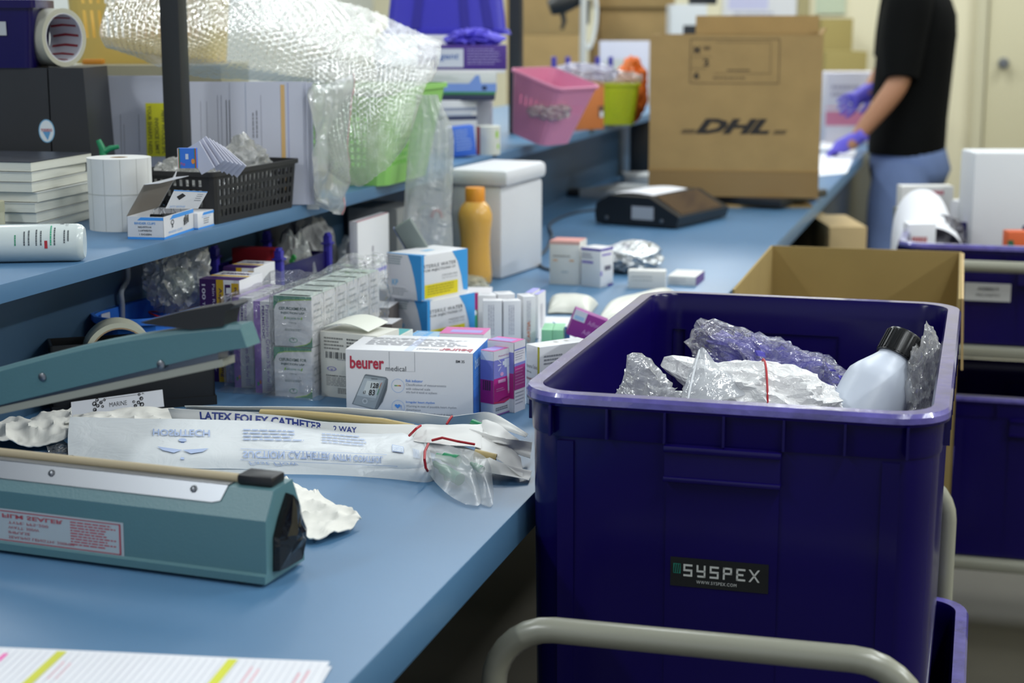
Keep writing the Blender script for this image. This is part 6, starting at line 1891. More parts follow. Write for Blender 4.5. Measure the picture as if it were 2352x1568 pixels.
B_ = [[atd(690, 120, 2.72), atd(790, 140, 2.72), atd(890, 160, 2.76), atd(1000, 140, 2.84)],
      [atd(700, 260, 2.66), atd(800, 270, 2.64), atd(885, 270, 2.68), atd(965, 235, 2.74)],
      [atd(735, 370, 2.63), atd(815, 365, 2.60), atd(880, 340, 2.63), atd(945, 300, 2.68)],
      [atd(795, 425, 2.60), atd(835, 425, 2.58), atd(890, 385, 2.61), atd(935, 330, 2.66)]]
bubbles('bubble_wrap', 'hanging end of bubble wrap in front of the lime green basket', B_, 200, 180, 32, 30, film('bubble_wrap_film', 'e4e8dc', 0.26, 0.26, 0.2, 60, 0.14), 0.010, 5)
# zip bag hanging over the shelf edge
zz_ = patch([[atx(700, 196, -1.02), atx(745, 190, -1.018), atx(793, 168, -1.0)], [atx(702, 330, -1.016), atx(750, 330, -1.008), atx(788, 330, -1.0)], [atx(706, 440, -1.018), atx(748, 445, -1.008), atx(783, 430, -1.002)], [atx(712, 470, -1.02), atx(752, 490, -1.012), atx(772, 492, -1.006)]])
zf = lambda u, v: zz_(u, v) + V((0.012, 0, 0)) * (noise.noise(V((u * 4, v * 5, 2))) + 0.4 * noise.noise(V((u * 11, v * 9, 6)))) + V((0.012, 0, 0))
zg = tag(obj('zip_bag', MB().slab(zf, 30, 40, 0.0006), film('zip_bag_clear_film', 'eef2f2', 0.40, 0.30, 0.5, 24), ang=50), 'clear zip bag with a red strip hanging over the shelf edge', 'bag')
obj('red_strip', MB().slab(lambda u, v: zf(0.955 + 0.02 * u, v) + V((0.001, -0.001, 0)), 2, 40, 0.0006), mat('faded_red_strip', 'cf8a8c', 0.5), zg)
ca = atx(711, 420, -1.024)
obj('white_card', MB().box((-0.0145, -0.001, -0.042), (0.0145, 0.001, 0.042), M=frame(ca, RT, FH, ZV), r=0.0009), mat('card_white', 'dddfdc', 0.6), zg)
cy_ = atx(748, 405, -1.026)
obj('yellow_item', MB().box((-0.012, -0.001, -0.022), (0.012, 0.001, 0.022), M=frame(cy_, RT, FH, ZV), r=0.0009), mat('pale_yellow', 'cfc67c', 0.6), zg)
# lime green basket under the wrap
Mgb = Tr(-1.085, 2.86, S)
basket('green_basket', 'lime green plastic basket partly covered by bubble wrap', Mgb, 0.20, 0.34, 0.17, mat('lime_green_plastic', '93cf6c', 0.45), taper=0.26, mW=9, mL=16, rows=7, bar=0.5, vbar=0.4, r=0.03, rim=0.004, z0=0.2, z1=0.72)

# things further along the shelf
def pr(p):
    p.rect('f', 0.0, 0.80, 1, 0.86, '8f98b0'); p.rect('f', 0.25, 0.62, 1, 0.70, '26335c'); p.rect('r', 0.3, 0.1, 0.4, 0.9, 'b8bcc6')
    p.rect('f', 0.0, 0.70, 0.9, 0.76, 'b4bccc')
M_, sz = seat((972, 352), (1096, 348), top=232, d=0.16, z=S)
navy = carton('supply_carton', 'white supply carton with navy stripes standing on the shelf beyond the green basket', 'carton', M_, sz, mat('grey_white_carton', 'cfd1d6', 0.5), prints=pr)
zN = S + sz[2]
def st_box(label, A, B, h, d, m, pr_=None, name='flat_carton', grp='flat cartons stacked beyond the green basket', z=None):
    global zN
    z = zN if z is None else z
    a_, b_ = atd(A[0], A[1], 3.66), atd(B[0], B[1], 3.66)
    a_.z = b_.z = z
    M_, s_ = frame((a_ + b_) / 2 + FH * d / 2, RT, FH, ZV), ((b_ - a_).length, d, h)
    c = carton(name, label, 'carton', M_, s_, m, grp, prints=pr_)
    zN = z + h + 0.0004
    return c
st_box('thin navy carton lowest of the stack on the striped supply carton', (950, 234), (1136, 229), 0.012, 0.15, mat('navy_carton', '2c3450', 0.5))
st_box('thin green carton second of the stack on the striped supply carton', (946, 220), (1138, 216), 0.006, 0.15, mat('green_carton', '3f8a5c', 0.5))
def pr(p):
    p.rect('f', 0, 0, 1, 0.45, '7f9ee0'); p.poly('f', [(0.68, 0.45), (0.82, 0.45), (0.80, 0.9), (0.76, 0.9)], '7f9ee0', 0.0002); p.ell('f', 0.86, 0.2, 0.03, 0.12, '2c3a5c', 0.0006)
    p.lines('f', 0.05, 0.6, 0.6, 0.85, 2, 'c9d0c8', 4, 0.5)
st_box('white and pale blue carton third of the stack beyond the green basket', (945, 213), (1140, 209), 0.040, 0.15, mat('pale_carton', 'd5d8d6', 0.5), pr)
st_box('white carton lid between the pale blue carton and the purple glove carton', (950, 166), (1160, 163), 0.007, 0.15, M_WHITE)
def pr(p):
    p.rect('f', 0.22, 0.10, 0.52, 0.86, 'd9dce8'); p.text('f', 'gent', 0.25, 0.35, 0.47, 0.65, '5a78b8', shear=0.2, bold=0.02, lift=0.0006)
    p.lines('f', 0.56, 0.15, 0.95, 0.85, 6, 'a79ad2', 4, 0.35)
    p.ell('t', 0.5, 0.45, 0.25, 0.2, '1c1440', 0.0004)
gz = zN
gc = st_box('purple glove carton with violet gloves puffing out of its top', (958, 156), (1163, 154), 0.053, 0.12, mat('purple_glove_carton', '4d2f8c', 0.5), pr, 'glove_carton', None)
gp = atd(1085, 88, 3.70)
bag('nitrile_gloves', 'violet gloves puffing out of the purple glove carton', V((gp.x, gp.y, zN + 0.012)), (0.045, 0.03, 0.022), 91, mat('violet_nitrile', '5a50d0', 0.5), 0.4, sub=4, fold=2.5, peak=[((-1, 0, -0.1), 14, 0.5), ((1, 0, 0.0), 14, 0.5)], cat='gloves')
M_, sz = seat((896, 400), (1168, 396), d=0.22, z=S, h=0.02)
b0 = atd(1030, 300, 3.95); b0.z = S
wt = carton('white_case', 'white lidded case carrying the blue violet bin behind the stacked cartons', 'case', frame(b0 - RT * 0.03, RT, FH, ZV), (0.27, 0.22, height_at(b0, 80) - S), mat('white_case_plastic', 'dcdde2', 0.3), r=0.006)
zt = height_at(b0, 79)
Mv = frame(V((b0.x, b0.y, zt)), RT, FH, ZV)
vb = thing('violet_bin', 'blue violet plastic bin standing upside down on the white case', 'bin', M=Mv)
VIO = mat('blue_violet_plastic', '3732b4', 0.4)
obj('shell', MB().loft([rrect(0.30, 0.20, 0.02, 0.0005, 5), rrect(0.29, 0.20, 0.02, 0.012, 5), rrect(0.275, 0.19, 0.02, 0.013, 5), rrect(0.25, 0.15, 0.02, 0.13, 5)]), VIO, vb)
for xx in (-0.07, 0.045, 0.10):
    obj('rib', MB().add([(xx - 0.010, -0.098, 0.014), (xx + 0.010, -0.098, 0.014), (xx * 0.8 + 0.009, -0.078, 0.128), (xx * 0.8 - 0.009, -0.078, 0.128), (xx - 0.010, -0.080, 0.014), (xx + 0.010, -0.080, 0.014), (xx * 0.8 + 0.009, -0.06, 0.128), (xx * 0.8 - 0.009, -0.06, 0.128)], [(0, 1, 2, 3), (0, 4, 5, 1), (1, 5, 6, 2), (2, 6, 7, 3), (3, 7, 4, 0)]), mat('violet_rib', '2a2494', 0.4), vb)
def pr(p):
    p.lines('f', 0.15, 0.15, 0.85, 0.9, 7, '9fb6ea', 3, 0.4); p.rect('l', 0, 0, 1, 1, '2463b8')
Mt = frame(atz(1068, 362, S) + V((0, 0, 0.0)), RT * 0.97 + FH * 0.2, FH * 0.97 - RT * 0.2, ZV) @ Ry(-0.10)
carton('blue_carton', 'bright blue carton leaning at the shelf edge before the striped supply carton', 'carton', Mt @ Tr(0, 0.02, 0.004), (0.05, 0.05, 0.062), mat('bright_blue_carton', '3f6fd6', 0.5), prints=pr)
cn_ = atz(1136, 356, S)
Rc = 0.026
cn2 = thing('small_can', 'small white can with a dark red band and green mark at the shelf edge', 'can', (cn_.x - 0.02, cn_.y + 0.02, S))
hc = height_at(cn_, 291) - S
obj('body', MB().lathe([(Rc, 0), (Rc, hc), (Rc * 0.95, hc + 0.001)], 40), mat('white_tin', 'd5d6cc', 0.4), cn2)
p = Print({'f': lambda u, v, l: V(((Rc + l) * cos(radians(205 + 150 * u)), (Rc + l) * sin(radians(205 + 150 * u)), hc * v))})
for k in range(10):
    p.rect('f', -0.25 + k * 0.05, 0.0, -0.2 + k * 0.05, 1, 'a3303c')
p.ell('f', 0.85, 0.72, 0.06, 0.14, '9ccb3c'); p.ell('f', 0.9, 0.3, 0.05, 0.1, '9ccb3c')
p.done(cn2)
# pink basket
PNK = mat('pink_plastic', 'dd8cac', 0.4)
pc = atz(1215, 342, S)
Mp_ = Tr(pc.x + 0.0, pc.y + 0.10, S + 0.02) @ Rz(-0.35) @ Ry(0.30)
pk = basket('pink_basket', 'pink plastic basket holding a clear bag at the shelf edge', Mp_, 0.14, 0.17, 0.145, PNK, taper=0.30, mW=5, mL=6, rows=1, bar=0.75, r=0.02, rim=0.003, z0=0.52, z1=0.68)
bag('plastic_bag', 'clear shiny plastic bag poking out of the pink basket', atd(1262, 255, 3.78), (0.045, 0.04, 0.02), 95, film('crinkled_bag_film', 'eeeee6', 0.35, 0.4, 0.9, 40), 0.3, sub=4)
M_, sz = seat((1180, 300), (1236, 299), d=0.12, z=S, h=0.02)
lb0 = atd(1210, 250, 4.25); lb0.z = S
carton('pale_blue_box', 'pale blue topped box standing behind the pink basket', 'box', frame(lb0, RT, FH, ZV), (0.065, 0.08, height_at(lb0, 166) - S), mat('pale_blue_board', 'a5cfe0', 0.5))
M_, sz = seat((1266, 322), (1312, 318), top=283, d=0.05, z=S)
carton('pale_blue_box', 'small sky blue box lying at the shelf edge beside the pink basket', 'box', M_, sz, mat('sky_blue_board', '6fb0d8', 0.5))
def pr(p):
    p.rect('f', 0.86, 0.25, 1.0, 0.5, '6a4a3c'); p.rect('f', 0.9, 0.25, 0.98, 0.38, 'd5d5d5', 0.0006); p.rect('f', 0, 0.92, 1, 1, 'a87a54')
M_, sz = seat((1290, 301), (1387, 296), top=192, d=0.14, z=S)
carton('orange_box', 'burnt orange box between the pink and yellow green baskets', 'box', M_, sz, mat('burnt_orange_board', 'c4733a', 0.6), prints=pr)
zO = S + sz[2]
lc_ = atz(1424, 287, S)
ybk = basket('lime_yellow_basket', 'bright yellow green basket near the far end of the shelf', Tr(lc_.x - 0.03, lc_.y + 0.06, S) @ Rz(0.25), 0.135, 0.14, 0.115, mat('acid_yellow_plastic', 'cddc24', 0.4), taper=0.22, mW=12, mL=8, rows=5, bar=0.55, vbar=0.45, r=0.015, rim=0.003, z0=0.2, z1=0.8)
bag('plastic_bag', 'pale violet tinted clear bag lying on the burnt orange box', V((*atd(1340, 175, 4.55).xy, zO + 0.020)), (0.085, 0.06, 0.028), 97, film('violet_tint_film', 'd5d3ea', 0.5, 0.35), 0.25, sub=4, floor=zO + 0.0005)
bag('plastic_bag', 'reddish clear bag on the yellow green basket', V((*atd(1425, 172, 4.72).xy, S + 0.125)), (0.06, 0.05, 0.024), 98, film('red_tint_film', 'ecd2ce', 0.5, 0.35), 0.25, sub=4)
og = atd(1452, 172, 4.86)
bag('orange_bag', 'orange bag bulging behind the yellow green basket', V((og.x, og.y, S + 0.09)), (0.045, 0.05, 0.09), 99, mat('orange_film', 'ee7c32', 0.4), 0.2, sub=4)
pbn = thing('post_bin', 'violet bin with upright corner posts near the far end of the shelf', 'bin', (0, 0, 0))
bq = atd(1290, 230, 5.0); bq.z = S
q = MB()
Mpb = frame(bq, RT, FH, ZV)
for a, b in (((-0.02, 0, 0.002), (0.18, 0.004, 0.08)), ((-0.02, 0.11, 0.002), (0.18, 0.114, 0.08)), ((-0.02, 0, 0.002), (-0.016, 0.114, 0.08)), ((0.176, 0, 0.002), (0.18, 0.114, 0.08)), ((-0.02, 0, 0.001), (0.18, 0.114, 0.004))):
    q.box(a, b, M=Mpb)
obj('tray', q, VIO, pbn)
for px in (1272, 1304, 1372, 1402):
    b0_ = atd(px, 200, 5.02 if px in (1272, 1372) else 5.1)
    b0_.z = S
    obj('post', MB().box((b0_.x - 0.007, b0_.y - 0.007, S + 0.001), (b0_.x + 0.007, b0_.y + 0.007, height_at(b0_, 130)), r=0.002), mat('violet_post', '3d37a8', 0.35), pbn)

# ================================================================== farther along: carts, cartons, person
# cart at the side with shallow totes
CX, CY = -0.168 + 0.31, 3.60 + 0.21
ct = thing('tote_cart', 'grey framed two deck cart with purple totes beyond the open brown carton', 'trolley', (CX, CY, 0))
for z in (0.185, 0.655):
    obj('deck', MB().box((-0.32, -0.235, z), (0.32, 0.235, z + 0.022), r=0.004), M_TUBE, ct)
for sx in (-0.33, 0.33):
    obj('post', MB().tube([V((sx, 0.24, 0.12)), V((sx, 0.24, 0.92))], 0.013, 12), M_TUBE, ct)
bz = aty(2290, 613, CY - 0.29).z
obj('handle', MB().tube([V((-0.33, -0.25, 0.66)), V((-0.33, -0.27, bz - 0.03)), V((-0.315, -0.285, bz - 0.006)), V((-0.28, -0.29, bz)), V((0.28, -0.29, bz)), V((0.315, -0.285, bz - 0.006)), V((0.33, -0.27, bz - 0.03)), V((0.33, -0.25, 0.66))], 0.0125, 14), M_TUBE, ct)
for sx in (-0.26, 0.26):
    for sy in (-0.19, 0.19):
        obj('wheel', MB().lathe([(0.02, -0.016), (0.055, -0.014), (0.055, 0.014), (0.02, 0.016)], 20, M=Tr(sx, sy, 0.0555) @ Ry(pi / 2)), M_BLACK, obj('caster', MB().box((sx - 0.02, sy - 0.018, 0.06), (sx + 0.02, sy + 0.018, 0.1849)), M_STEEL, ct))
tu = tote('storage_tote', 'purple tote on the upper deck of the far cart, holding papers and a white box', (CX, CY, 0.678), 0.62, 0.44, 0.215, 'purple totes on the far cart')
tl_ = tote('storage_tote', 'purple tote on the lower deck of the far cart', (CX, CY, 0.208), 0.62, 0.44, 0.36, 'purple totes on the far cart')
la = aty(2268, 671, CY - 0.228)
p = Print({'f': ((la.x - CX - 0.047, -0.222 - 0.002, la.z - 0.678 - 0.019), (0.094, 0, 0), (0, -0.001, 0.038), (0, -1, 0))})
p.rect('f', 0, 0, 1, 1, 'c3c4c4', 0.002); p.text('f', 'A0080019', 0.28, 0.58, 0.74, 0.78, '5a5c60', lift=0.0025, bold=0.02); p.text('f', '40CA8701', 0.25, 0.25, 0.76, 0.42, '5a5c60', lift=0.0025)
p.done(tu, 'paper_label')
wb = atd(2228, 520, 3.85); wb.z = 0.69
hW = height_at(wb, 350) - wb.z
carton('white_box', 'tall white box standing in the upper tote of the far cart', 'box', frame(wb + RT * 0.12, RT, FH, ZV) @ Tr(0, 0.06, 0), (0.235, 0.12, hW), mat('white_foam_board', 'd8dadc', 0.6), r=0.006)
arc0 = atd(2142, 560, 3.72); arc0.z = 0.80
hA2 = height_at(arc0, 446) - 0.80
def arcf(u, v):
    a = pi * (0.02 + 0.96 * u)
    return arc0 + RT * (-(0.082 - 0.012 * v) * cos(a)) + ZV * (hA2 * (0.56 + 0.44 * v) * sin(a) ** (0.75 - 0.2 * v)) + FH * (0.10 * v + 0.02 * sin(a))
pa = tag(obj('curled_paper', MB().slab(arcf, 24, 6, 0.0012), M_PAPER), 'white paper curled into an arch in the upper tote of the far cart', 'paper')
fbx = atd(2118, 556, 3.70); fbx.z = 0.72
def pr(p): p.lines('f', 0.15, 0.72, 0.85, 0.85, 1, 'c87a7a', 3, 0.6); p.lines('f', 0.2, 0.5, 0.8, 0.62, 1, 'a9a4a8', 4, 0.6)
carton('small_carton', 'small white carton with reddish print under the paper arch', 'carton', frame(fbx, RT, FH, ZV) @ Tr(0, 0.03, 0), (0.062, 0.05, height_at(fbx, 515) - 0.72), M_WHITE, prints=pr)
bag('dark_bag', 'dark translucent bag under the paper arch', atd(2150, 545, 3.80), (0.06, 0.05, 0.05), 111, mat('dark_grey_film', '55545c', 0.3), 0.25, sub=4)
bx2 = atd(2130, 480, 3.98); bx2.z = 0.70
def pr(p): p.lines('f', 0.5, 0.90, 0.9, 0.96, 1, 'c86a78', 3, 0.6)
carton('white_carton', 'flat fronted white carton behind the paper arch in the upper tote', 'carton', frame(bx2, RT, FH, ZV) @ Tr(0, 0.03, 0), (0.125, 0.05, height_at(bx2, 428) - 0.70), mat('white_gloss_carton', 'd9d8d4', 0.5), prints=pr)
bx3 = atd(2200, 500, 3.98); bx3.z = 0.70
carton('white_carton', 'narrow white carton between the paper arch and the tall white box', 'carton', frame(bx3, RT, FH, ZV) @ Tr(0, 0.03, 0), (0.034, 0.05, height_at(bx3, 462) - 0.70), M_WHITE)
bx4 = atd(2340, 560, 3.70); bx4.z = 0.80
def pr(p): p.poly('f', [(0, 0), (0.6, 0), (0.25, 0.8), (0, 0.8)], '3f6a4a')
carton('orange_carton', 'small orange and green carton beside the tall white box on the far cart', 'carton', frame(bx4, RT, FH, ZV) @ Tr(0, 0.02, 0), (0.05, 0.04, height_at(bx4, 532) - 0.80), mat('orange_carton', 'd8622e', 0.5), prints=pr)

# open brown carton just behind the near tote
oL, oR = V((-0.386, 3.19, 0)), V((-0.030, 3.195, 0))
xo = (oR - oL).normalized(); yo = V((-xo.y, xo.x, 0)); Wo = (oR - oL).length
zo, Ho, Do = 0.5665, 0.930 - 0.5665, 0.56
Moc = frame((oL + oR) / 2 - yo * Do / 2 + ZV * zo, xo, yo, ZV)
oc = thing('open_carton', 'large open brown carton standing behind the near purple tote', 'carton', M=Moc)
q = MB()
x, y, th = Wo / 2, Do / 2, 0.004
q.box((-x, -y, 0), (x, y, th)).box((-x, y - th, 0), (x, y, Ho)).box((-x, -y, 0), (-x + th, y, Ho)).box((x - th, -y, 0), (x, y, Ho)).box((-x, -y, 0), (x, -y + th, Ho - 0.04))
obj('body', q, mat('kraft_board', '9c8652', 0.85, var=0.04, vscale=10), oc)
obj('side_flap', MB().box((-0.0035, -0.27, -0.115), (0, 0.27, -0.001), M=Tr(x + 0.004, 0, Ho) @ Ry(-0.04)), mat('kraft_edge', 'c2a877', 0.85), oc)
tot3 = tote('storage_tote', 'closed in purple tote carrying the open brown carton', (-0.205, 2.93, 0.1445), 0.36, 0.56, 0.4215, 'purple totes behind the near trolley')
tr2 = thing('flat_trolley', 'low flat trolley under the tote and open carton beyond the near trolley', 'trolley', (-0.205, 2.93, 0))
obj('deck', MB().box((-0.19, -0.29, 0.12), (0.19, 0.29, 0.144), r=0.005), M_TUBE, tr2)
for sx in (-0.14, 0.14):
    for sy in (-0.22, 0.22):
        obj('wheel', MB().lathe([(0.02, -0.016), (0.056, -0.014), (0.056, 0.014), (0.02, 0.016)], 20, M=Tr(sx, sy, 0.0565) @ Ry(pi / 2)), M_BLACK, obj('caster', MB().box((sx - 0.02, sy - 0.018, 0.06), (sx + 0.02, sy + 0.018, 0.1199)), M_STEEL, tr2))
# two brown cartons on the floor past it
for lab, px0, px1, yt, dd, off in (('brown carton standing on the floor by the bench edge, nearer the bench', 1862, 1925, 512, 4.9, 0.0), ('brown carton standing on the floor by the bench edge, nearer the person', 1905, 1990, 522, 4.6, 0.0)):
    a_, b_ = atd(px0, 600, dd), atd(px1, 600, dd)
    a_.z = b_.z = 0
    M_ = frame((a_ + b_) / 2 + FH * 0.16, RT, FH, ZV)
    carton('floor_carton', lab, 'carton', M_, ((b_ - a_).length, 0.30, height_at(a_, yt)), mat('tan_cardboard', 'b09a70', 0.85), 'brown cartons on the floor')

# ---- far end of the bench
def standing(name, label, cat, px0, px1, yt, d_, dep, m, z=T, prints=None, group=None, yaw=0.0, h=None):
    a_, b_ = atd(px0, 300, d_), atd(px1, 300, d_)
    a_.z = b_.z = z
    M_ = frame((a_ + b_) / 2 + FH * dep / 2, RT, FH, ZV) @ Rz(yaw)
    hh = h if h else height_at(a_, yt) - z
    carton(name, label, cat, M_, ((b_ - a_).length, dep, hh), m, group, prints=prints)
    return z + hh
def pr_b(p):
    p.rect('f', 0.0, 0.47, 1, 0.485, '8a6c40'); p.ell('f', 0.55, 0.2, 0.05, 0.06, '6a5334')
g_ = 'brown cartons on the far part of the bench'
zz1 = standing('stock_carton', 'brown stock carton lowest behind the far black post', 'carton', 1165, 1330, 80, 6.9, 0.4, M_CARD, prints=pr_b, group=g_)
standing('stock_carton', 'brown stock carton on top of the stack behind the far black post', 'carton', 1160, 1345, -90, 6.9, 0.4, M_CARD, z=zz1 + 0.001, group=g_)
zz2 = standing('stock_carton', 'brown stock carton lowest of the stack behind the white panel', 'carton', 1360, 1532, 95, 7.1, 0.4, M_CARD, group=g_)
zz3 = standing('stock_carton', 'brown stock carton second of the stack above the white panel', 'carton', 1376, 1536, 18, 7.1, 0.4, M_CARD, z=zz2 + 0.001, prints=None, group=g_)
standing('stock_carton', 'brown stock carton topmost of the stack above the white panel', 'carton', 1368, 1545, -90, 7.08, 0.4, M_CARD, z=zz3 + 0.001, group=g_)
def pr(p): p.rect('f', 0.1, 0.45, 0.5, 0.85, 'd2d4cc'); p.rect('f', 0.05, 0.1, 0.9, 0.12, 'b8bccb')
standing('display_board', 'white boxed display board standing on the bench beside the courier carton', 'panel', 1376, 1489, 94, 6.1, 0.04, mat('lavender_white_board', 'd2d2df', 0.5), prints=pr)
standing('black_holder', 'black desk holder on the bench beside the courier carton', 'holder', 1452, 1492, 268, 5.5, 0.12, mat('holder_black', '1d2126', 0.4))
standing('paper_tray', 'low white tray with papers before the black desk holder', 'tray', 1436, 1500, 352, 5.2, 0.14, mat('pale_tray', 'c6cacb', 0.5), h=0.03)
sp_ = atd(1339, 200, 6.3); sp_.z = T
stn = thing('scanner_stand', 'white pole stand holding a black scanner head over the bench', 'scanner stand', (sp_.x, sp_.y, T))
zt_ = height_at(sp_, -30) - T
obj('pole', MB().tube([V((0, 0, 0.012)), V((0, 0, zt_))], 0.013, 14), mat('white_pole', 'c9c9c2', 0.4), stn)
obj('base', MB().lathe([(0.09, 0), (0.09, 0.010), (0.02, 0.014)], 32), mat('white_pole', 'c9c9c2', 0.4), stn)
def hp(px, py, dy=-0.03): return atd(px, py, 6.3 + dy) - V((sp_.x, sp_.y, T))
obj('scanner_head', MB().tube([hp(1262, 18), hp(1290, 8), hp(1330, -6)], [0.030, 0.040, 0.030], 14), mat('scanner_black', '1c1e1d', 0.4), stn)
obj('joint', MB().tube([hp(1346, 0), hp(1344, 55)], [0.020, 0.016], 14), mat('scanner_black', '1c1e1d', 0.4), stn)
obj('trigger', MB().tube([hp(1290, 20), hp(1296, 50), hp(1290, 68)], [0.012, 0.010, 0.006], 10), mat('scanner_black', '1c1e1d', 0.4), stn)
obj('cable', MB().tube([cr([hp(1366, -30), hp(1370, 30), hp(1364, 80), hp(1352, 112), hp(1342, 90)], k / 16) for k in range(17)], 0.008, 8), mat('white_cable', 'd2d4d0', 0.4), stn)
def pr(p):
    p.rect('f', 0, 0.26, 1, 0.46, 'd2829f'); p.rect('f', 0, 0.50, 1, 0.53, 'e0b0c0'); p.lines('f', 0.1, 0.62, 0.8, 0.82, 2, 'a9a4b8', 3, 0.5)
zz4 = standing('pink_carton', 'white and pink striped carton on the bench in front of the person', 'carton', 1895, 2012, 140, 7.0, 0.2, mat('white_pink_carton', 'd9d6e0', 0.5), prints=pr, h=0.30)
standing('stock_carton', 'olive brown carton standing on the floor against the back wall', 'carton', 1880, 1950, 42, 8.9, 0.4, mat('olive_cardboard', '94854e', 0.85), z=0.0, group='brown cartons by the back wall')
standing('stock_carton', 'flat olive brown carton leaning low by the back wall', 'carton', 1890, 1985, 118, 8.6, 0.2, mat('olive_cardboard', '94854e', 0.85), z=0.0, group='brown cartons by the back wall')
pf = patch([[atz(1870, 405, T) + V((0, 0, 0.001)), atz(1944, 398, T) + V((0, 0, 0.001))], [atz(1885, 352, T) + V((0, 0, 0.001)), atz(1968, 345, T) + V((0, 0, 0.001))]])
tag(obj('paper_sheet', MB().slab(pf, 4, 4, 0.001), M_PAPER), 'white paper sheet lying on the bench edge beside the courier carton', 'paper')
pf2 = patch([[atz(1884, 345, T) + V((0, 0, 0.001)), atz(1962, 338, T) + V((0, 0, 0.001))], [atz(1890, 300, T) + V((0, 0, 0.02)), atz(1965, 296, T) + V((0, 0, 0.02))]])
tag(obj('paper_sheet', MB().slab(pf2, 4, 4, 0.001), M_PAPER), 'white paper sheet under the gloved hands of the person', 'paper')
def wallsheet(name, label, px0, py0, px1, py1, m, prints=None, yy=YW - 0.004):
    a_, b_ = aty(px0, py1, yy), aty(px1, py0, yy)
    o = tag(obj(name, MB().box((a_.x, yy - 0.012, a_.z), (b_.x, yy, b_.z)), m), label, 'notice')
    if prints:
        p = Print({'f': ((a_.x, yy - 0.012, a_.z), (b_.x - a_.x, 0, 0), (0, 0, b_.z - a_.z), (0, -1, 0))})
        prints(p); p.done(o)
def pr(p): p.rect('f', 0.08, 0.2, 0.62, 0.9, 'c3c4e2'); p.lines('f', 0.15, 0.05, 0.7, 0.14, 1, '9fa2b8', 2, 0.6)
wallsheet('notice_board', 'white notice board with pale violet sheets on the back wall above the courier carton', 1660, -60, 1832, 42, mat('white_board', 'd8d9dc', 0.5), pr)
wallsheet('notice_sheet', 'pale green sheet on the back wall beside the person', 1873, -60, 1945, 32, mat('pale_green_sheet', 'bcc7ae', 0.7))
wallsheet('olive_panel', 'narrow olive panel on the back wall beside the notice board', 1832, -60, 1862, 44, mat('olive_panel', 'a49a70', 0.7))
zpr = standing('label_printer', 'white label printer with a dark slot behind the courier carton', 'printer', 1536, 1618, 10, 6.6, 0.2, mat('printer_white', 'cfd2d2', 0.4), prints=lambda p: (p.rect('f', 0.35, 0.76, 0.95, 0.86, '22262a'), p.rect('f', 0.3, 0.1, 0.9, 0.3, 'b8bcbc')))
standing('black_monitor', 'small black screen back standing on the label printer', 'screen', 1578, 1640, -90, 6.65, 0.05, mat('screen_black', '232629', 0.4), z=zpr + 0.0005)

# ---- the person
D0 = 6.45
def pp(px, py, dd=0.0): return atd(px, py, D0 + dd)
PO = V((pp(2085, 400).x, pp(2085, 400).y, 0))
per = thing('person', 'person in a black short sleeved shirt, blue jeans and violet gloves packing at the bench', 'person', PO)
def L(v): return v - PO
def skin(name, joints, edges, m, root=0, sub=2, parent=per):
    keys = list(joints)
    me = bpy.data.meshes.new(name)
    me.from_pydata([tuple(L(joints[k][0])) for k in keys], [(keys.index(a), keys.index(b)) for a, b in edges], [])
    me.materials.append(m)
    o = bpy.data.objects.new(name, me)
    COL.objects.link(o)
    o.parent = parent
    sm = o.modifiers.new('skin', 'SKIN')
    sm.use_smooth_shade = True
    for i, k in enumerate(keys):
        r = joints[k][1]
        me.skin_vertices[0].data[i].radius = (r, r) if not isinstance(r, tuple) else r
        me.skin_vertices[0].data[i].use_root = (i == root)
    ss = o.modifiers.new('smooth', 'SUBSURF')
    ss.levels = sub; ss.render_levels = sub
    return o
SKIN = mat('skin', 'a8785a', 0.55, sss=0.1)
def gz_(px, dd): # a point on the floor
    q_ = pp(px, 840, dd); return V((q_.x, q_.y, 0))
hipL, hipR = pp(2078, 385, -0.09), pp(2098, 385, 0.09)
knL, knR = pp(2030, 610, -0.10), pp(2085, 625, 0.11)
ankL, ankR = gz_(2062, -0.11) + ZV * 0.09, gz_(2110, 0.12) + ZV * 0.09
toeL, toeR = ankL - RT * 0.20 - ZV * 0.05, ankR - RT * 0.20 - ZV * 0.05
shL, shR = pp(2085, -8, -0.19), pp(2075, -8, 0.17)
elL, elR = pp(2068, 190, -0.22), pp(2040, 150, 0.20)
wrL, wrR = pp(1966, 318, -0.16), pp(1997, 205, 0.16)
neck = pp(2072, -48); head = pp(2030, -95); crown = pp(2025, -150)
J = {'pelvis': (pp(2090, 360), 0.125), 'belly': (pp(2092, 270), 0.13), 'chest': (pp(2098, 120), 0.115), 'upper': (pp(2085, 5), 0.07), 'neck': (neck, 0.055), 'head': (head, 0.085), 'crown': (crown, 0.075),
     'shL': (shL, 0.045), 'elL': (elL, 0.047), 'faL': (elL.lerp(wrL, 0.35), 0.046), 'wrL': (wrL, 0.028), 'palmL': (wrL + (wrL - elL).normalized() * 0.05, 0.028),
     'shR': (shR, 0.045), 'elR': (elR, 0.045), 'faR': (elR.lerp(wrR, 0.35), 0.043), 'wrR': (wrR, 0.028), 'palmR': (wrR + (wrR - elR).normalized() * 0.05, 0.028),
     'hipL': (hipL, 0.09), 'knL': (knL, 0.06), 'ankL': (ankL, 0.042), 'toeL': (toeL, 0.035),
     'hipR': (hipR, 0.09), 'knR': (knR, 0.06), 'ankR': (ankR, 0.042), 'toeR': (toeR, 0.035)}
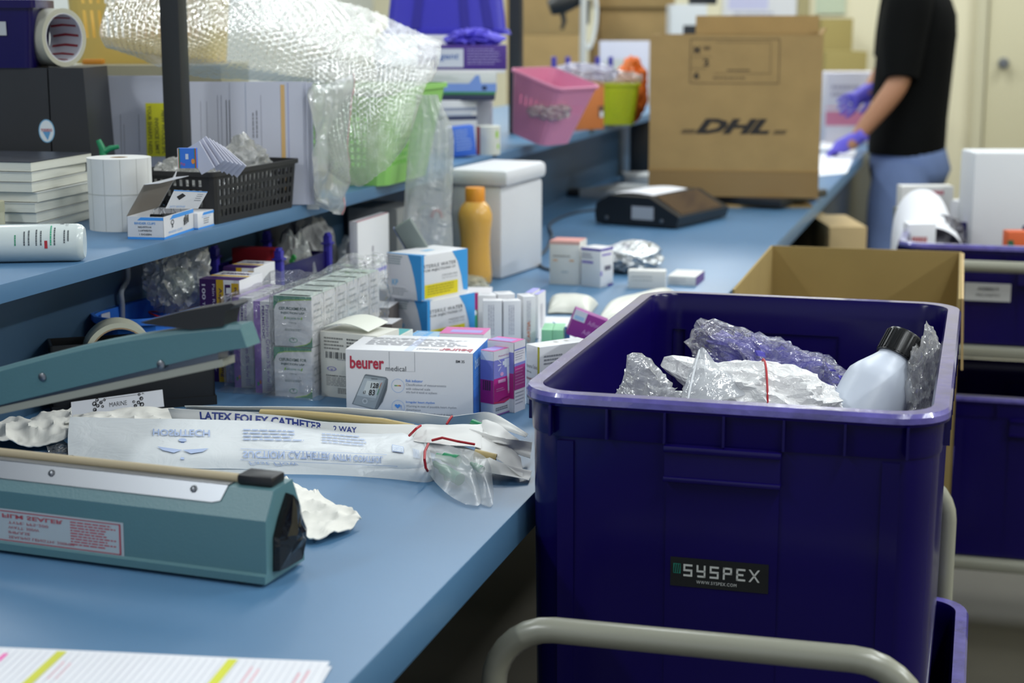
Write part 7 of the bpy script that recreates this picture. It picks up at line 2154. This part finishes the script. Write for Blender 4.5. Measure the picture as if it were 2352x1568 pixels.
E_ = [('pelvis', 'belly'), ('belly', 'chest'), ('chest', 'upper'), ('upper', 'neck'), ('neck', 'head'), ('head', 'crown'),
      ('upper', 'shL'), ('shL', 'elL'), ('elL', 'faL'), ('faL', 'wrL'), ('wrL', 'palmL'), ('upper', 'shR'), ('shR', 'elR'), ('elR', 'faR'), ('faR', 'wrR'), ('wrR', 'palmR'),
      ('pelvis', 'hipL'), ('hipL', 'knL'), ('knL', 'ankL'), ('ankL', 'toeL'), ('pelvis', 'hipR'), ('hipR', 'knR'), ('knR', 'ankR'), ('ankR', 'toeR')]
skin('body', J, E_, SKIN)
# shirt: rings of the torso, front to back seen from the side
SHIRT = mat('black_shirt', '070808', 0.9, bump=0.2, bscale=40, spec=0.12)
JEANS = mat('blue_denim', '5d7099', 0.85, var=0.10, vscale=9, bump=0.2, bscale=120)
def torso_ring(py, pxa, pxb, halfw, n=28, lift=0.0):
    ca_ = pp((pxa + pxb) / 2, py)
    ra_ = (pp(pxb, py) - pp(pxa, py)).length / 2
    return [L(ca_ + RT * ra_ * cos(2 * pi * k / n) + FH * halfw * sin(2 * pi * k / n)) for k in range(n)]
rg = [torso_ring(*a) for a in ((352, 1996, 2168, 0.185), (335, 1996, 2168, 0.19), (270, 2002, 2172, 0.195), (215, 2006, 2178, 0.20), (140, 2014, 2186, 0.21), (80, 2020, 2192, 0.225), (35, 2026, 2191, 0.225), (0, 2036, 2180, 0.205), (-22, 2046, 2162, 0.165), (-38, 2054, 2130, 0.11), (-50, 2050, 2100, 0.065))]
st_ = MB().loft([list(reversed(r)) for r in rg], cap0=False, cap1=False)
so = obj('shirt', st_, SHIRT, per, ang=80)
def sleeve(nm, pts, rad):
    return obj(nm, MB().tube([L(cr(pts, k / 14)) for k in range(15)], [cr(rad, k / 14) for k in range(15)], 22), SHIRT, per, ang=80)
sleeve('sleeve', [pp(2082, -18, -0.05), shL + RT * 0.01 + ZV * 0.005, shL.lerp(elL, 0.5), shL.lerp(elL, 0.96)], [0.070, 0.086, 0.084, 0.066])
sleeve('sleeve', [pp(2080, -18, 0.05), shR + ZV * 0.005, shR.lerp(elR, 0.5), shR.lerp(elR, 0.90)], [0.070, 0.086, 0.080, 0.066])
col = [pp(2054, -40), pp(2078, -60), pp(2100, -52)]
obj('collar', MB().loft([[L(pp(2074, -44) + RT * 0.068 * cos(a) + FH * 0.068 * sin(a)) for a in [2 * pi * k / 20 for k in range(20)]], [L(pp(2072, -66) + RT * 0.060 * cos(a) + FH * 0.060 * sin(a)) for a in [2 * pi * k / 20 for k in range(20)]]], cap0=False, cap1=False), SHIRT, per)
# jeans: hips then two legs
rg = [torso_ring(*a) for a in ((432, 2040, 2140, 0.10), (420, 2004, 2166, 0.17), (385, 1999, 2180, 0.195), (345, 2001, 2170, 0.185), (325, 2004, 2166, 0.18))]
obj('jeans_hips', MB().loft([list(reversed(r)) for r in rg]), JEANS, per, ang=80)
for hp_, kn_, an_ in ((hipL, knL, ankL), (hipR, knR, ankR)):
    pts = [hp_ + ZV * 0.0, hp_.lerp(kn_, 0.35), hp_.lerp(kn_, 0.7), kn_, kn_.lerp(an_, 0.5), an_ - ZV * 0.045]
    obj('jeans_leg', MB().tube([L(cr(pts, k / 24)) for k in range(25)], [cr([0.115, 0.112, 0.095, 0.080, 0.072, 0.068], k / 24) for k in range(25)], 22), JEANS, per, ang=80)
for an_, to_ in ((ankL, toeL), (ankR, toeR)):
    obj('shoe', MB().tube([L(an_ + RT * 0.05 - ZV * 0.045), L(an_ - ZV * 0.04), L(an_.lerp(to_, 0.5) - ZV * 0.02), L(to_ - RT * 0.04)], [0.036, 0.044, 0.042, 0.034], 16), M_BLACK, per, ang=80)
# gloves: palm, four fingers of unequal length and a thumb
GLV = mat('violet_glove', '6257c8', 0.5)
def glove(wr, dirv, side, nrm_, curl):
    d = dirv.normalized(); s_ = (side - d * side.dot(d)).normalized(); n_ = d.cross(s_)
    if n_.dot(nrm_) < 0: n_ = -n_
    j = {'cuff': (wr - d * 0.045, 0.034), 'wrist': (wr, 0.029), 'palm': (wr + d * 0.045, 0.033), 'knuckle': (wr + d * 0.082, 0.032)}
    e = [('cuff', 'wrist'), ('wrist', 'palm'), ('palm', 'knuckle')]
    for i, (off, ln) in enumerate(((0.030, 0.062), (0.010, 0.072), (-0.010, 0.066), (-0.029, 0.052))):
        b_ = wr + d * 0.085 + s_ * off
        m_ = b_ + d * ln * 0.5 * cos(curl * 0.5) + n_ * ln * 0.5 * sin(curl * 0.5) + s_ * off * 0.15
        t_ = m_ + d * ln * 0.5 * cos(curl * 1.4) + n_ * ln * 0.5 * sin(curl * 1.4)
        j[f'b{i}'], j[f'm{i}'], j[f't{i}'] = (b_, 0.0115), (m_, 0.0095), (t_, 0.008)
        e += [('knuckle', f'b{i}'), (f'b{i}', f'm{i}'), (f'm{i}', f't{i}')]
    a_ = wr + d * 0.03 + s_ * 0.034
    j['th1'], j['th2'], j['th3'] = (a_, 0.013), (a_ + d * 0.030 + s_ * 0.020, 0.0105), (a_ + d * 0.058 + s_ * 0.022 + n_ * 0.012, 0.0085)
    e += [('palm', 'th1'), ('th1', 'th2'), ('th2', 'th3')]
    return skin('glove', j, e, GLV, 1)
glove(wrL, pp(1930, 338, -0.12) - wrL, -ZV * 0.3 + FH * 0.8 , -ZV, 0.5)
glove(wrR, pp(1915, 262, 0.14) - wrR, -ZV * 0.9 - FH * 0.3 + RT * 0.3, -RT, 0.45)
# head details (above the frame)
hc_ = L(head)
Fd = (-RT * 0.9 - ZV * 0.42).normalized()
Ud = (ZV * 0.9 - RT * 0.42).normalized()
Sd = Fd.cross(Ud)
def hd(f_, u_, s_): return hc_ + Fd * f_ + Ud * u_ + Sd * s_
hs = MB()
bm = bmesh.new(); bmesh.ops.create_uvsphere(bm, u_segments=24, v_segments=16, radius=1); bm.verts.index_update()
hs.add([hc_ + Ud * 0.03 + Sd * v.co.x * 0.082 + Fd * v.co.y * 0.105 + Ud * v.co.z * 0.118 for v in bm.verts], [[v.index for v in f.verts] for f in bm.faces])
obj('face', hs, SKIN, per, ang=80)
hr = MB().add([hc_ + Ud * 0.045 - Fd * 0.016 + Sd * v.co.x * 0.089 + Fd * v.co.y * 0.106 + Ud * max(v.co.z, -0.35) * 0.116 for v in bm.verts], [[v.index for v in f.verts] for f in bm.faces])
obj('hair', hr, mat('black_hair', '15130f', 0.6), per, ang=80)
bm.free()
for s_ in (-1, 1):
    obj('ear', MB().lathe([(0.004, -0.008), (0.016, -0.006), (0.018, 0.004), (0.010, 0.008)], 14, M=frame(hd(-0.005, 0.02, s_ * 0.083), Fd, Ud, Sd)), SKIN, per)
    obj('eye', MB().lathe([(0.001, -0.010), (0.010, -0.004), (0.011, 0.003), (0.004, 0.008)], 12, M=frame(hd(0.093, 0.045, s_ * 0.032), Sd, Ud, Fd)), mat('eye_white', 'd8d4cc', 0.3), per)
obj('nose', MB().tube([hd(0.100, 0.045, 0), hd(0.122, 0.012, 0), hd(0.108, 0.002, 0)], [0.008, 0.014, 0.010], 12), SKIN, per)
def mk(u, v):
    a = (u - 0.5) * 2.3
    return hd(0.010 + 0.106 * cos(a) * (1 - 0.12 * (2 * v - 1) ** 2) + 0.012 * cos(a) ** 4 * sin(pi * v), 0.022 - 0.105 * v, 0.088 * sin(a))
obj('face_mask', MB().slab(mk, 18, 8, 0.002), mat('blue_mask', '6f9ad0', 0.7), per, ang=80)
